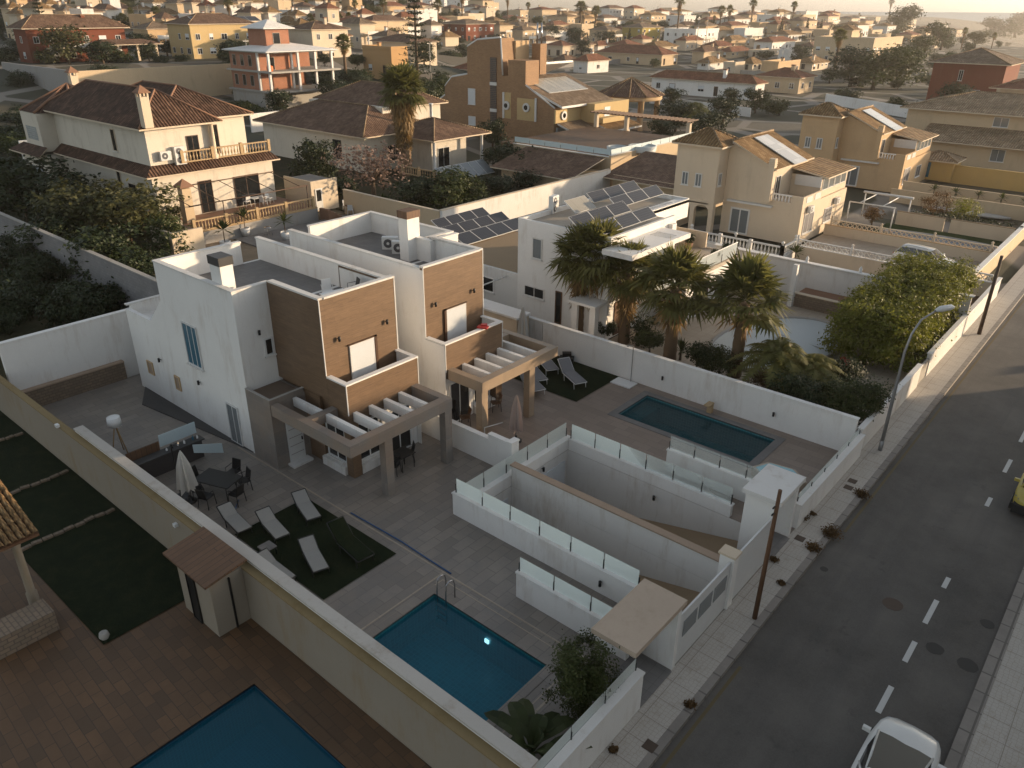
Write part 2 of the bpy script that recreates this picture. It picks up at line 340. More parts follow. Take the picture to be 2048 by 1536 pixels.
def plots():
    n = N('town_ground'); g = n.n('ShaderNodeNewGeometry').outputs['Position']; gd = n.noise(g, .06, 4); v = n.n('ShaderNodeTexVoronoi', distance='CHEBYCHEV'); mp = n.map(g, (.045,.06,0)); n.l(mp, v.inputs['Vector']); v.inputs['Scale'].default_value = 1; v.inputs['Randomness'].default_value = .8
    e = n.n('ShaderNodeTexVoronoi', feature='DISTANCE_TO_EDGE'); n.l(mp, e.inputs['Vector']); e.inputs['Scale'].default_value = 1; e.inputs['Randomness'].default_value = .8
    sp = n.n('ShaderNodeSeparateColor'); n.l(v.outputs['Color'], sp.inputs[0]); c = n.ramp(sp.outputs[0], [(0,(.016,.022,.009)),(.35,(.032,.034,.016)),(.55,(.07,.057,.034)),(.75,(.13,.10,.07)),(.88,(.03,.035,.015)),(1,(.17,.145,.115))])
    c = n.mix(n.math('MULTIPLY', n.noise(g, .9, 5, .75), .8), c, (.035,.035,.018)); c = n.mix(n.ramp(e.outputs[0], [(.03,(1,1,1)),(.045,(0,0,0))]), c, (.20,.18,.155)); n.col(c); n.rough(.95); n.bump(gd, .4, .1)
plots(); soil('scrub', (.035,.04,.02), (.06,.055,.03), (.12,.09,.05), .3)
soil('turf_dark', (.010,.017,.008), (.017,.026,.011), (.034,.038,.017), 1.6); soil('garden_soil', (.03,.03,.018), (.05,.045,.025), (.09,.065,.04), .7); soil('dusty', (.2,.16,.11), (.27,.21,.15), (.33,.27,.2), .2)
soil('lawn_green', (.03,.05,.018), (.045,.07,.025), (.06,.085,.03), .8)
plain('black', (.012,.012,.012), .45); plain('darkmetal', (.05,.05,.05), .4, .6); plain('frame_white', (.62,.62,.61), .35); plain('shutter', (.60,.63,.66), .4)
plain('steel', (.45,.45,.46), .25, 1); plain('galv', (.33,.33,.33), .45, .7); plain('frame_brown', (.07,.035,.02), .5); plain('plastic_white', (.7,.7,.69), .35)
plain('fabric_white', (.55,.53,.49), .9); plain('fabric_pink', (.42,.33,.29), .9); plain('fabric_grey', (.2,.2,.21), .9); plain('red', (.4,.02,.02), .4); plain('rust', (.085,.06,.045), .8); plain('tar', (.034,.031,.028), .7)
plain('timber', (.12,.06,.03), .8); plain('trunk', (.10,.07,.045), .95); plain('palmtrunk', (.15,.10,.06), .95); plain('thatch', (.20,.13,.055), .9); plain('lounger_cloth', (.27,.265,.25), .85); plain('orange_plastic', (.5,.12,.02), .5)
plain('terracotta', (.24,.13,.08), .8); plain('blue_fabric', (.02,.1,.14), .8); plain('kitchen_dark', (.05,.045,.045), .5); plain('sandstone', (.42,.30,.17), .9); plain('marking', (.55,.55,.53), .7); plain('marking_yellow', (.13,.10,.05), .8)
plain('carpaint_white', (.62,.62,.60), .18, 0, .6); plain('carpaint_yellow', (.42,.33,.07), .25, 0, .6); plain('carinterior', (.07,.045,.03), .7); plain('rubber', (.02,.02,.02), .9); plain('dash', (.30,.24,.16), .7)
plain('pane', (.012,.014,.016), .08, 0, .8); plain('pane_pale', (.16,.18,.19), .12, 0, .8); plain('pane_blue', (.05,.14,.2), .2); plain('hose_blue', (.03,.09,.22), .5); plain('bamboo', (.3,.19,.08), .7); plain('grille', (.10,.10,.11), .5, .5)
def pan(name, c, ln, w_, h_, r=.15):
    n = N(name); u = n.uv(); br = n.n('ShaderNodeTexBrick'); n.l(u, br.inputs['Vector']); br.offset = 0
    br.inputs['Color1'].default_value = (*c,1); br.inputs['Color2'].default_value = (*sc3(c,.8),1); br.inputs['Mortar'].default_value = (*ln,1)
    br.inputs['Scale'].default_value = 1; br.inputs['Mortar Size'].default_value = .012; br.inputs['Brick Width'].default_value = w_; br.inputs['Row Height'].default_value = h_
    n.col(br.outputs[0]); n.rough(r); n.b.inputs['Specular IOR Level'].default_value = .6
pan('solar', (.012,.014,.02), (.05,.05,.06), .16, .16, .4); pan('solar_white', (.55,.55,.54), (.3,.3,.3), 1.1, 2.4, .2); pan('glassblock', (.3,.34,.36), (.55,.53,.48), .2, .2, .2); pan('glassblock_dark', (.05,.05,.06), (.3,.2,.12), .25, .25, .2)
pan('solar_pale', (.35,.33,.28), (.2,.18,.14), 1.0, 2.4, .2); pan('pool_blue', (.02,.255,.31), (.06,.29,.34), .15, .15, .3); pan('pool_teal', (.06,.26,.30), (.12,.32,.36), .15, .15, .3); pan('pool_deep', (.006,.055,.12), (.015,.08,.14), .1, .1, .3)
glassy('balu_glass', (.93,.96,.955), .11, .04, .8); glassy('frosted', (.55,.66,.70), .85, .4, .3); glassy('windscreen', (.22,.2,.16), .22, .03, 1.2); plaster('capgrey', (.47,.44,.40), .9)
water('water', (.42,.78,.88), (.012,.16,.24)); water('water_dark', (.42,.66,.68), (.02,.09,.11))
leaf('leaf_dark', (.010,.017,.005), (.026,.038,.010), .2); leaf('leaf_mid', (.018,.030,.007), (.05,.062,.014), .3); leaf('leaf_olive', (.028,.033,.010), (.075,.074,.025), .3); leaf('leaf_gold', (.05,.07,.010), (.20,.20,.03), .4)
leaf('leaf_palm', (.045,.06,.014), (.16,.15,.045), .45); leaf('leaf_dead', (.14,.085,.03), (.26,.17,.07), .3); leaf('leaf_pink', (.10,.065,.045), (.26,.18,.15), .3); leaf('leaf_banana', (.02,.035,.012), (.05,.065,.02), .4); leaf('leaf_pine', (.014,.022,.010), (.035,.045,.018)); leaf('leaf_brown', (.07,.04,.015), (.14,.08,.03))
# ------------------------------------------------------------------ plants
def leaf_quad(mb, p, n, s, rng, asp=.55):
    n = n.normalized(); a = n.orthogonal().normalized(); a = (Matrix.Rotation(rng.uniform(0, 6.28), 3, n) @ a); b = n.cross(a)
    mb.face([p-a*s*.5, p-b*s*asp*.5, p+a*s*.5, p+b*s*asp*.5])
def crown(rng, lobes, n, leaf_s, clumps=26, spread=.2, asp=.55):
    mb = MB(); tot = sum(l[1]**2 for l in lobes)
    for l in lobes:
        c, r = Vector(l[0]), l[1]; fz = l[2] if len(l) > 2 else .85; cl = []
        for i in range(clumps):
            d = Vector((rng.gauss(0,1), rng.gauss(0,1), rng.gauss(0,1))).normalized(); k = rng.uniform(.62, 1.03)
            cl.append((c + Vector((d.x*r*k, d.y*r*k, d.z*r*k*fz)), d, rng.uniform(.5, 1.25)))
        for i in range(int(n*r*r/tot)):
            q, d, s_ = rng.choice(cl); o = Vector((rng.gauss(0,1), rng.gauss(0,1), rng.gauss(0,.8)))*spread*r*s_
            nn = d*.9 + Vector((rng.uniform(-1,1), rng.uniform(-1,1), rng.uniform(-.3,1.1)))
            leaf_quad(mb, q+o, nn, leaf_s*rng.uniform(.6, 1.3), rng, asp)
    return mb
def trunk_mb(h, r, rng, limbs=4, reach=1.0, lean=.1):
    mb = MB(); top = Vector((rng.uniform(-lean, lean), rng.uniform(-lean, lean), h)); mid = top*.5 + Vector((rng.uniform(-.1,.1)*h*.5, 0, 0))
    mb.tube([(0,0,-.1), mid, top], [r, r*.75, r*.5], 7)
    for i in range(limbs):
        a = i*6.28/max(limbs,1) + rng.uniform(-.5,.5); e = top + Vector((math.cos(a)*reach, math.sin(a)*reach, reach*rng.uniform(.5,1)))
        mb.tube([top*.8, (top+e)/2+Vector((0,0,-.1*reach)), e], [r*.45, r*.3, r*.12], 5)
    return mb
def mk_tree(kind, seed, leafmat, n=1400, ls=.2):
    rng = random.Random(seed)
    def f():
        o = thing({'bush': 'bush', 'tree': 'tree', 'cypress': 'cypress_tree', 'round': 'shrub'}[kind], None, None, (0,0,0))
        if kind == 'bush': lobes = [((rng.uniform(-.5,.5), rng.uniform(-.5,.5), rng.uniform(.45,.8)), rng.uniform(.4,.65), .8) for i in range(5)]; tr = trunk_mb(.5, .06, rng, 4, .4)
        elif kind == 'round': lobes = [((0,0,.62), .55, .95)]; tr = trunk_mb(.4, .05, rng, 3, .2)
        elif kind == 'tree': lobes = [((rng.uniform(-.5,.5), rng.uniform(-.5,.5), rng.uniform(.65,1.6)), rng.uniform(.4,.62), .8) for i in range(10)]; tr = trunk_mb(.8, .08, rng, 5, .5)
        else: lobes = [((0,0,.35+.3*i), .30-.045*i, 1.3) for i in range(6)]; tr = trunk_mb(1.2, .05, rng, 0)
        tr.build('trunk', M['trunk'], o, uvs=False); crown(rng, lobes, n, ls).build('crown', M[leafmat], o, uvs=False); return o
    return f
def fan_palm(h, seed, nf=34, L=1.5, skirt=40, tr=.22, lean=0, skl=1.4, mats=('leaf_palm','leaf_dead')):
    rng = random.Random(seed)
    def f():
        o = thing('palm_tree', None, None, (0,0,0)); mb = MB(); n = int(h/.22); pts = []; rs = []
        for i in range(n+1): t = i/n; pts.append((lean*t*t, 0, -.1+h*t)); rs.append(tr*(1.25-.35*t)*(1+.09*(i % 2)))
        mb.tube(pts, rs, 9); mb.build('trunk', M['palmtrunk'], o, uvs=False); top = Vector((lean, 0, h))
        def frond(mb, el, az, L, droop, nl=21):
            d = Vector((math.cos(az)*math.cos(el), math.sin(az)*math.cos(el), math.sin(el))); side = Vector((-math.sin(az), math.cos(az), 0))
            pe = top + d*L*.55 + Vector((0,0,-droop*.12*L)); mb.tube([top+d*.12, (top+pe)/2+Vector((0,0,.04)), pe], [.03, .022, .015], 3, cap=False)
            upv = side.cross(d)*-1
            for k in range(nl):
                a = (k/(nl-1)-.5)*math.pi*1.25; r = L*.62*(1-.25*abs(a)/2)*rng.uniform(.85,1.1)
                q = (d*math.cos(a)+side*math.sin(a)); wv = (side*math.cos(a)-d*math.sin(a))*.042*L; m_ = pe+q*r*.5+upv*.04*L*((k % 2)*2-1)*.5; e = pe+q*r+Vector((0,0,-r*(.06+droop*.38)*rng.uniform(.3,1.5)))
                mb.face([pe, m_-wv, e, m_+wv])
        mb = MB(); ga = 2.39996
        for i in range(nf):
            t = i/nf; frond(mb, math.radians(86-108*t+rng.uniform(-12,12)), i*ga+rng.uniform(-.2,.2), L*rng.uniform(.85,1.1), .25+.7*t)
        mb.build('fronds', M[mats[0]], o, uvs=False)
        if skirt:
            mb = MB()
            for i in range(skirt):
                t = i/skirt; top = Vector((lean, 0, h-.1-skl*t*min(1, skirt/60))); frond(mb, math.radians(-35-50*min(1,t*1.5)+rng.uniform(-10,10)), i*ga, L*rng.uniform(.5,.8), .6, 9)
            mb.build('dead_fronds', M[mats[1]], o, uvs=False)
        return o
    return f
def feather_palm(h, seed, nf=26, L=1.8, tr=.2, mat='leaf_palm'):
    rng = random.Random(seed)
    def f():
        o = thing('palm_tree', None, None, (0,0,0)); mb = MB(); mb.tube([(0,0,-.1),(0,0,h*.5),(0,0,h)], [tr*1.2,tr,tr*.9], 9); mb.build('trunk', M['palmtrunk'], o, uvs=False)
        mb = MB(); top = Vector((0,0,h))
        for i in range(nf):
            az = i*2.39996; el = math.radians(80-75*i/nf); d = Vector((math.cos(az), math.sin(az), 0)); side = Vector((-d.y, d.x, 0)); prev = top; m = 11; LL = L*rng.uniform(.85,1.1)
            for k in range(1, m+1):
                t = k/m; p = top + d*LL*t*math.cos(el)*1.05 + Vector((0,0, LL*(t*math.sin(el) - .75*t*t)))
                mb.tube([prev, p], [.02*(1.1-t), .02*(1-t)+.004], 3, cap=False)
                for s_ in (-1, 1):
                    wl = LL*.24*math.sin(math.pi*min(1, t*.85+.12)); e = p + side*s_*wl + d*wl*.35 + Vector((0,0,-wl*.35)); ax = (p-prev)*.32
                    mb.face([p-ax, e, p+ax])
                    e2 = (p+prev)/2 + side*s_*wl*.95 + d*wl*.3 + Vector((0,0,-wl*.25)); mb.face([(p+prev)/2-ax, e2, (p+prev)/2+ax])
                prev = p
        mb.build('fronds', M[mat], o, uvs=False); return o
    return f
def norfolk(h, seed, tiers=16, R0=1.7):
    rng = random.Random(seed)
    def f():
        o = thing('pine_tree', None, None, (0,0,0)); MB().tube([(0,0,-.1),(0,0,h)], [.2,.03], 7).build('trunk', M['trunk'], o, uvs=False); mb = MB()
        for i in range(tiers):
            t = i/tiers; z = h*(.16+.84*t); r = R0*(1-t)**.75+.12
            for k in range(7):
                a = k*.898+i*.5+rng.uniform(-.15,.15); d = Vector((math.cos(a), math.sin(a), 0)); e = Vector((0,0,z))+d*r*rng.uniform(.8,1.1)+Vector((0,0,r*.12))
                mb.tube([(0,0,z), e], [.03,.01], 3, cap=False)
                for q in range(11): u = rng.uniform(.2,1); leaf_quad(mb, Vector((0,0,z)).lerp(e, u)+Vector((rng.uniform(-.12,.12), rng.uniform(-.12,.12), rng.uniform(-.06,.1)))*(1+r*.3), Vector((rng.uniform(-1,1), rng.uniform(-1,1), .8)), .26, rng, .5)
        mb.build('crown', M['leaf_pine'], o, uvs=False); return o
    return f
def agave(seed, n=26, L=.7, h=.0, mat='leaf_mid'):
    rng = random.Random(seed)
    def f():
        o = thing('yucca_plant', None, None, (0,0,0)); MB().tube([(0,0,-.05),(0,0,max(h,.12))], [.07,.05], 6).build('trunk', M['trunk'], o, uvs=False); mb = MB(); top = Vector((0,0,max(h,.1)))
        for i in range(n):
            az = i*2.4; el = math.radians(rng.uniform(5,85)); d = Vector((math.cos(az)*math.cos(el), math.sin(az)*math.cos(el), math.sin(el))); s_ = Vector((-math.sin(az), math.cos(az), 0))*.045*L/.7; e = top+d*L*rng.uniform(.8,1.1)+Vector((0,0,-.1*L))
            m_ = top+d*L*.5; mb.face([top-s_*.5, m_-s_, e, m_+s_, top+s_*.5])
        mb.build('crown', M[mat], o, uvs=False); return o
    return f
PR = {}
def proto(k, maker, name, cat): PR[k] = Proto(maker, name, cat)
def put(k, loc, rz=0, s=1, label=None, group=None): return PR[k].put(loc, rz, s, label, group)
for i in range(3):
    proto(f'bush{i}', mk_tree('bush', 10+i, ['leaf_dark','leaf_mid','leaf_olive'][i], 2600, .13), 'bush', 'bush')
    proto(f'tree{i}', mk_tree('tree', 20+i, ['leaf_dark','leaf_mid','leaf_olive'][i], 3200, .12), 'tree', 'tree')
    proto(f'fpalm{i}', fan_palm([5.2,6.5,4.2][i], 40+i, 30, 1.25, [26,34,14][i], .15), 'palm_tree', 'palm tree')
proto('cyp', mk_tree('cypress', 30, 'leaf_pine', 1400, .12), 'cypress_tree', 'tree'); proto('round', mk_tree('round', 31, 'leaf_mid', 1500, .12), 'shrub', 'shrub'); proto('roundg', mk_tree('round', 32, 'leaf_gold', 1500, .12), 'shrub', 'shrub')
proto('norf', norfolk(9, 50), 'pine_tree', 'tree'); proto('date', feather_palm(2.6, 51, 34, 2.6), 'palm_tree', 'palm tree'); proto('yucca', agave(52, 34, .8, .5), 'yucca_plant', 'plant'); proto('agave', agave(53, 26, .6, 0), 'agave_plant', 'plant')
# ------------------------------------------------------------------ small objects
def mk_lounger(frame, cloth, bz=.82):
    def f():   # length along +x, head at x=0
        o = thing('sun_lounger', None, None, (0,0,0)); W = .62
        fb = MB()
        for s_ in (-W/2, W/2): fb.tube([(.62,s_,.33),(1.9,s_,.30)], .022, 6); fb.tube([(.62,s_,.33),(.05,s_,bz)], .022, 6)
        for x, z in ((.05,bz),(1.9,.3),(.62,.33)): fb.tube([(x,-W/2,z),(x,W/2,z)], .02, 6)
        fb.build('frame', M[frame], o)
        for x in (.75, 1.75):
            for s_ in (-W/2, W/2): MB().tube([(x,s_,.32),(x+.06,s_,0)], .02, 6).build('leg', M[frame], o)
        sb = MB(); t = .03
        sb.wallpoly([(.64,.345),(1.88,.315),(1.88,.345),(.64,.375)], 'y', -W/2+.02, W/2-.02); sb.build('seat', M[cloth], o)
        bb = MB(); bb.wallpoly([(.08,bz-.02),(.62,.345),(.64,.375),(.1,bz+.01)], 'y', -W/2+.02, W/2-.02); bb.build('backrest', M[cloth], o)
        return o
    return f
proto('lng_w', mk_lounger('darkmetal', 'lounger_cloth', .66), 'sun_lounger', 'sun lounger'); proto('lng_g', mk_lounger('frame_white', 'fabric_grey'), 'sun_lounger', 'sun lounger'); proto('lng_d', mk_lounger('darkmetal', 'turf_dark'), 'sun_lounger', 'sun lounger')
def mk_chair(m1, m2):
    def f():
        o = thing('chair', None, None, (0,0,0)); MB().box(-.22,.22,-.22,.22,.42,.45).build('seat', M[m2], o)
        b = MB(); b.wallpoly([(.2,.45),(.3,.88),(.27,.88),(.17,.45)], 'y', -.2, .2); b.build('backrest', M[m2], o)
        for x in (-.2,.2):
            for y in (-.2,.2): MB().tube([(x,y,.43),(x*1.15,y*1.15,0)], .018, 5).build('leg', M[m1], o)
        for y in (-.23,.23): MB().tube([(-.15,y,.43),(-.15,y,.64),(.22,y,.66)], .015, 5).build('armrest', M[m1], o)
        return o
    return f
proto('ch_w', mk_chair('plastic_white','plastic_white'), 'chair', 'chair'); proto('ch_d', mk_chair('darkmetal','black'), 'chair', 'chair'); proto('ch_b', mk_chair('darkmetal','greywood'), 'chair', 'chair')
def table(loc, L, W, H, top, leg, label, group=None, rz=0, rnd=False):
    o = thing('table', label, 'table', loc, group); b = Vector(loc); mb = MB()
    if rnd: mb.lathe(b, [(0,H-.03),(L/2,H-.03),(L/2,H),(0,H)], 18)
    else: mb.obox((b.x,b.y,b.z+H-.04), rz, L, W, .04)
    mb.build('tabletop', M[top], o); k = .35 if rnd else .42
    for a, c in ((-1,-1),(1,-1),(1,1),(-1,1)):
        q = Vector((a*L*k, c*(L if rnd else W)*k, 0)); q.rotate(Matrix.Rotation(rz, 3, 'Z'))
        MB().tube([b+q*(.8 if rnd else 1)+Vector((0,0,H-.04)), b+q], .02, 5).build('leg', M[leg], o)
    return o
def closed_umbrella(loc, h, mat, label, name='parasol', base=True, rz=0.0, r=.2):
    o = thing(name, label, 'umbrella', loc); b = Vector(loc); MB().tube([b, b+Vector((0,0,h))], .025, 7).build('pole', M['galv'], o); mb = MB(); n = 16; rings = []
    for j, (z, rr) in enumerate([(h+.03,.01),(h-.12,.07),(h*.72,r*.7),(h*.45,r*.95),(h*.28,r*1.1)]):
        rings.append([(b.x+math.cos(k*6.283/n+rz)*rr*(1.25 if k%2 else .62), b.y+math.sin(k*6.283/n+rz)*rr*(1.25 if k%2 else .62), b.z+z-(.16 if (k%4==1 and j==4) else 0)) for k in range(n)])
    v = [p for R_ in rings for p in R_]; f = [(j*n+k, j*n+(k+1)%n, (j+1)*n+(k+1)%n, (j+1)*n+k) for j in range(4) for k in range(n)]
    mb.raw(v, f, smooth=False).build('canopy', M[mat], o); 
    if base: MB().lathe(b, [(.0,0),(.27,0),(.27,.05),(.06,.1),(.05,.3)], 14).build('base', M['black'], o)
    return o
def wall_lamp(loc, nx, ny, label, emit=False):
    o = thing('wall_lamp', label, 'lamp', loc, 'small black lamps on the walls of the villas'); b = Vector(loc); d = Vector((nx, ny, 0))
    MB().tube([b+d*.0, b+d*.09], .02, 6).build('bracket', M['black'], o); p = b+d*.11; MB().tube([p+Vector((0,0,-.1)), p+Vector((0,0,.1))], .055, 10).build('lamp_shade', M['black'], o); return o
def glass_rail(name, pts, z0, h, label, posts=True, pitch=1.3, top=False, mat='balu_glass', cat='railing', gap=.05):
    o = thing(name, label, cat, (pts[0][0], pts[0][1], z0))
    for (a, b) in zip(pts, pts[1:]):
        A = Vector((a[0], a[1], 0)); B = Vector((b[0], b[1], 0)); L = (B-A).length; n = max(1, round(L/pitch)); d = (B-A)/n; ang = math.atan2(d.y, d.x)
        for i in range(n):
            c = A + d*(i+.5); MB().obox((c.x, c.y, z0+.03), ang, d.length-gap, .014, h).build('glass_panel', M[mat], o)
        if posts:
            for i in range(n+1):
                c = A + d*i; MB().obox((c.x, c.y, z0), ang, .035, .05, h*.62).build('clamp_post', M['darkmetal'], o)
        if top: MB().tube([(A.x,A.y,z0+h+.03),(B.x,B.y,z0+h+.03)], .03, 6).build('handrail', M['frame_white'], o)
    return o
BAL = {}
def balustrade(pts, z0, h, mat, label, pitch=.24, name='balustrade', posts=True, group=None, zs=None, post_at=3.0, rows=None):
    o = thing(name, label, 'balustrade', (pts[0][0], pts[0][1], z0), group); first = None
    for i, (a, b) in enumerate(zip(pts, pts[1:])):
        A = Vector((a[0], a[1], z0)); B = Vector((b[0], b[1], z0)); L = (B-A).length; ang = math.atan2(B.y-A.y, B.x-A.x); mid = (A+B)/2
        MB().obox((mid.x, mid.y, z0+h-.1), ang, L, .2, .1).build('top_rail', M[mat], o); MB().obox((mid.x, mid.y, z0), ang, L, .18, .1).build('bottom_rail', M[mat], o)
        k = max(1, round(L/post_at))
        if posts:
            for j in range(k+1):
                c = A.lerp(B, j/k); MB().obox((c.x, c.y, z0), ang, .26, .26, h+.12).build('post', M[mat], o)
        n = int(L/pitch)
        for j in range(n):
            c = A.lerp(B, (j+.5)/n)
            if first is None:
                mb = MB().lathe(c, [(.045,.1),(.05,.16),(.03,.2),(.075,h*.38),(.07,h*.5),(.03,h*.72),(.05,h-.14),(.05,h-.1)], 7); first = mb.build('baluster', M[mat], o); fc = c.copy()
            else: q = first.copy(); C.objects.link(q); q.parent = o; q.location = c-fc
    return o
def flowerpot(loc, s, plant, label, pot='terracotta', potname='flower_pot', cat='potted plant'):
    o = thing('potted_plant', label, cat, loc); b = Vector(loc); MB().lathe(b, [(0,0),(.17*s,0),(.24*s,.36*s),(.21*s,.36*s),(.2*s,.3*s),(0,.3*s)], 14).build('pot', M[pot], o)
    rng = random.Random(int(b.x*97+b.y*31)); mb = MB()
    if plant == 'yucca':
        mb0 = MB().tube([b+Vector((0,0,.3*s)), b+Vector((0,0,.9*s))], .04, 6); mb0.build('stem', M['trunk'], o); top = b+Vector((0,0,.85*s))
        for i in range(40):
            az = i*2.4; el = math.radians(rng.uniform(-20,85)); d = Vector((math.cos(az)*math.cos(el), math.sin(az)*math.cos(el), math.sin(el))); sd_ = Vector((-math.sin(az), math.cos(az), 0))*.035*s; m_ = top+d*.3*s; mb.face([top, m_-sd_, top+d*.62*s+Vector((0,0,-.08*s)), m_+sd_])
    else:
        for i in range(420):
            d = Vector((rng.gauss(0,1), rng.gauss(0,1), rng.gauss(0,1))).normalized(); leaf_quad(mb, b+Vector((0,0,.62*s))+d*.34*s*rng.uniform(.6,1), d, .11*s, rng)
    mb.build('leaves', M['leaf_mid' if plant == 'yucca' else 'leaf_dark'], o, uvs=False); return o
def ac_unit(loc, ang, label, double=False, W=.85, Hh=.65, D=.32):
    o = thing('air_conditioner', label, 'air conditioner', loc, 'air conditioning units'); b = Vector(loc); H_ = Hh*(2 if double else 1)
    MB().obox(b, ang, W, D, H_).build('casing', M['frame_white'], o); f = Vector((math.sin(ang), -math.cos(ang), 0)); s_ = Vector((math.cos(ang), math.sin(ang), 0))
    for k in range(2 if double else 1):
        c = b+f*(D/2+.012)+Vector((0,0,Hh*(k+.5)))-s_*.1; mb = MB(); ring = [c+(s_*math.cos(t*.3927)+Vector((0,0,math.sin(t*.3927))))*Hh*.36 for t in range(16)]; mb.face(ring[::-1]); mb.build('fan_grille', M['grille'], o)
        h = MB(); h.face([c+f*.01+(s_*math.cos(t*.785)+Vector((0,0,math.sin(t*.785))))*.08 for t in range(8)][::-1]); h.build('fan_hub', M['frame_white'], o)
    return o
def window(parent, axis, pos, a0, a1, z0, z1, out, mats=('frame_white','pane'), shutter=0, mull=1, name='window', fr=.06, sill=True, depth=.03):
    # axis 'x': wall plane x=pos facing out (+1/-1), spans y a0..a1 ; axis 'y': plane y=pos
    if a0 > a1: a0, a1 = a1, a0
    if z0 > z1: z0, z1 = z1, z0
    bx = (lambda mb, h0, h1, d0, d1, u0, u1: mb.box(pos+out*d0, pos+out*d1, h0, h1, u0, u1)) if axis == 'x' else (lambda mb, h0, h1, d0, d1, u0, u1: mb.box(h0, h1, pos+out*d0, pos+out*d1, u0, u1))
    mb = MB(); bx(mb, a0, a1, .002, depth+.03, z1-fr, z1); bx(mb, a0, a1, .002, depth+.03, z0, z0+fr); bx(mb, a0, a0+fr, .002, depth+.03, z0+fr, z1-fr); bx(mb, a1-fr, a1, .002, depth+.03, z0+fr, z1-fr)
    for i in range(mull): c = a0+(a1-a0)*(i+1)/(mull+1); bx(mb, c-fr*.4, c+fr*.4, .002, depth+.008, z0+fr, z1-fr)
    w_ = mb.build(name, M[mats[0]], parent); p = MB(); bx(p, a0+fr, a1-fr, .001, depth, z0+fr, z1-fr); p.build('pane', M[mats[1]], w_)
    if shutter: s_ = MB(); bx(s_, a0+fr, a1-fr, depth+.01, depth+.026, z1-fr-(z1-z0-2*fr)*shutter, z1-fr); s_.build('shutter', M['shutter'], w_)
    if sill: s_ = MB(); bx(s_, a0-.06, a1+.06, .002, .13, z0-.06, z0-.002); s_.build('sill', M['white2'], w_)
    return w_
# ------------------------------------------------------------------ ground sheets
def sheet(name, x0, x1, y0, y1, z, mat, holes=(), kind='structure', fn=None, mb=None):
    mb = mb or MB(); xs = sorted({x0, x1, *[h[i] for h in holes for i in (0,1) if x0 < h[i] < x1]}); ys = sorted({y0, y1, *[h[i] for h in holes for i in (2,3) if y0 < h[i] < y1]})
    for a, b in zip(xs, xs[1:]):
        for c, d in zip(ys, ys[1:]):
            cx, cy = (a+b)/2, (c+d)/2
            if any(h[0] < cx < h[1] and h[2] < cy < h[3] for h in holes): continue
            mb.face([(a,c,z),(b,c,z),(b,d,z),(a,d,z)])
    return struct(name, mb, mat)
POOL1 = (-15.28,-10.42,11.25,14.02); POOL2 = (-17.8,-10.9,29.08,31.8); NPOOL = (-16.48,-8.2,1.0,7.8)
RAMPL = (-17.6,-7.55,18.0,20.75); RAMPR = (-17.6,-7.55,21.0,24.7)
HOLES = [POOL1, POOL2, NPOOL, RAMPL, RAMPR]
gm = MB(); NX, NY = 90, 90; import bisect
gx = [-1500+i*(1900)/60 for i in range(61)]; gy = [-60+i*(3200)/80 for i in range(81)]
gx = [x for x in gx if x < -130 or x > 60] + [-60, 60, -130]; gy = [y for y in gy if y > 140] + [-60, 140]; gx.sort(); gy.sort()
for a, b in zip(gx, gx[1:]):
    for c, d in zip(gy, gy[1:]):
        if a >= -130 and b <= 60 and d <= 140: continue
        gm.face([(x, y, T(x, y)-.2) for x, y in ((a,c),(b,c),(b,d),(a,d))], smooth=True)
for (a, b, c, d) in ((-130,60,-60,140),):
    xs = sorted({a, b, *[h[i] for h in HOLES for i in (0,1)]}); ys = sorted({c, d, *[h[i] for h in HOLES for i in (2,3)]})
    for p, q in zip(xs, xs[1:]):
        for r_, s_ in zip(ys, ys[1:]):
            if any(h[0] < (p+q)/2 < h[1] and h[2] < (r_+s_)/2 < h[3] for h in HOLES): continue
            gm.face([(p,r_,-.2),(q,r_,-.2),(q,s_,-.2),(p,s_,-.2)])
struct('ground', gm, M['town_ground'])
s_ = MB(); s_.face([(-9000,-3000,-24),(30000,-3000,-24),(30000,40000,-24),(-9000,40000,-24)]); n_ = N('sea_water'); n_.col((.05,.07,.08)); n_.rough(.35); struct('sea', s_, M['sea_water'])
sheet('patio', -39.8, -7.45, 9.8, 21.5, 0, M['patio_tile'], HOLES); sheet('patio', -39.8, -7.45, 21.5, 33.0, 0, M['patio_tile2'], HOLES)
sheet('road', -6.3, -.2, -20, 190, -.15, M['asphalt']); sheet('pavement', -7.6, -6.45, -20, 190, -.004, M['pavement_slabs']); sheet('pavement', .08, 3.2, -20, 190, -.004, M['pavement_slabs'])
struct('kerb', MB().box(-6.45, -6.2, -20, 190, -.3, 0), M['kerbstone']); struct('kerb', MB().box(-.3, .08, -20, 190, -.3, 0), M['kerbstone'])
mb = MB()
for i, y in enumerate([19.0, 21.55, 23.75, 26.05, 32.6, 36.0, 39.5, 43.0]): mb.box(-2.29, -2.13, y, y+(1.25,1.1,1.45,.7,.8,1.4,1.4,1.4)[i], -.149, -.144)
for y in range(46, 180, 6): mb.box(-2.29, -2.15, y, y+2, -.149, -.144)
struct('lane_marking', mb, M['marking']); struct('parking_line', MB().box(-6.02, -5.92, -20, 18, -.149, -.144).box(-6.02, -5.92, 27, 90, -.149, -.144), M['marking_yellow'])
rng = random.Random(5)
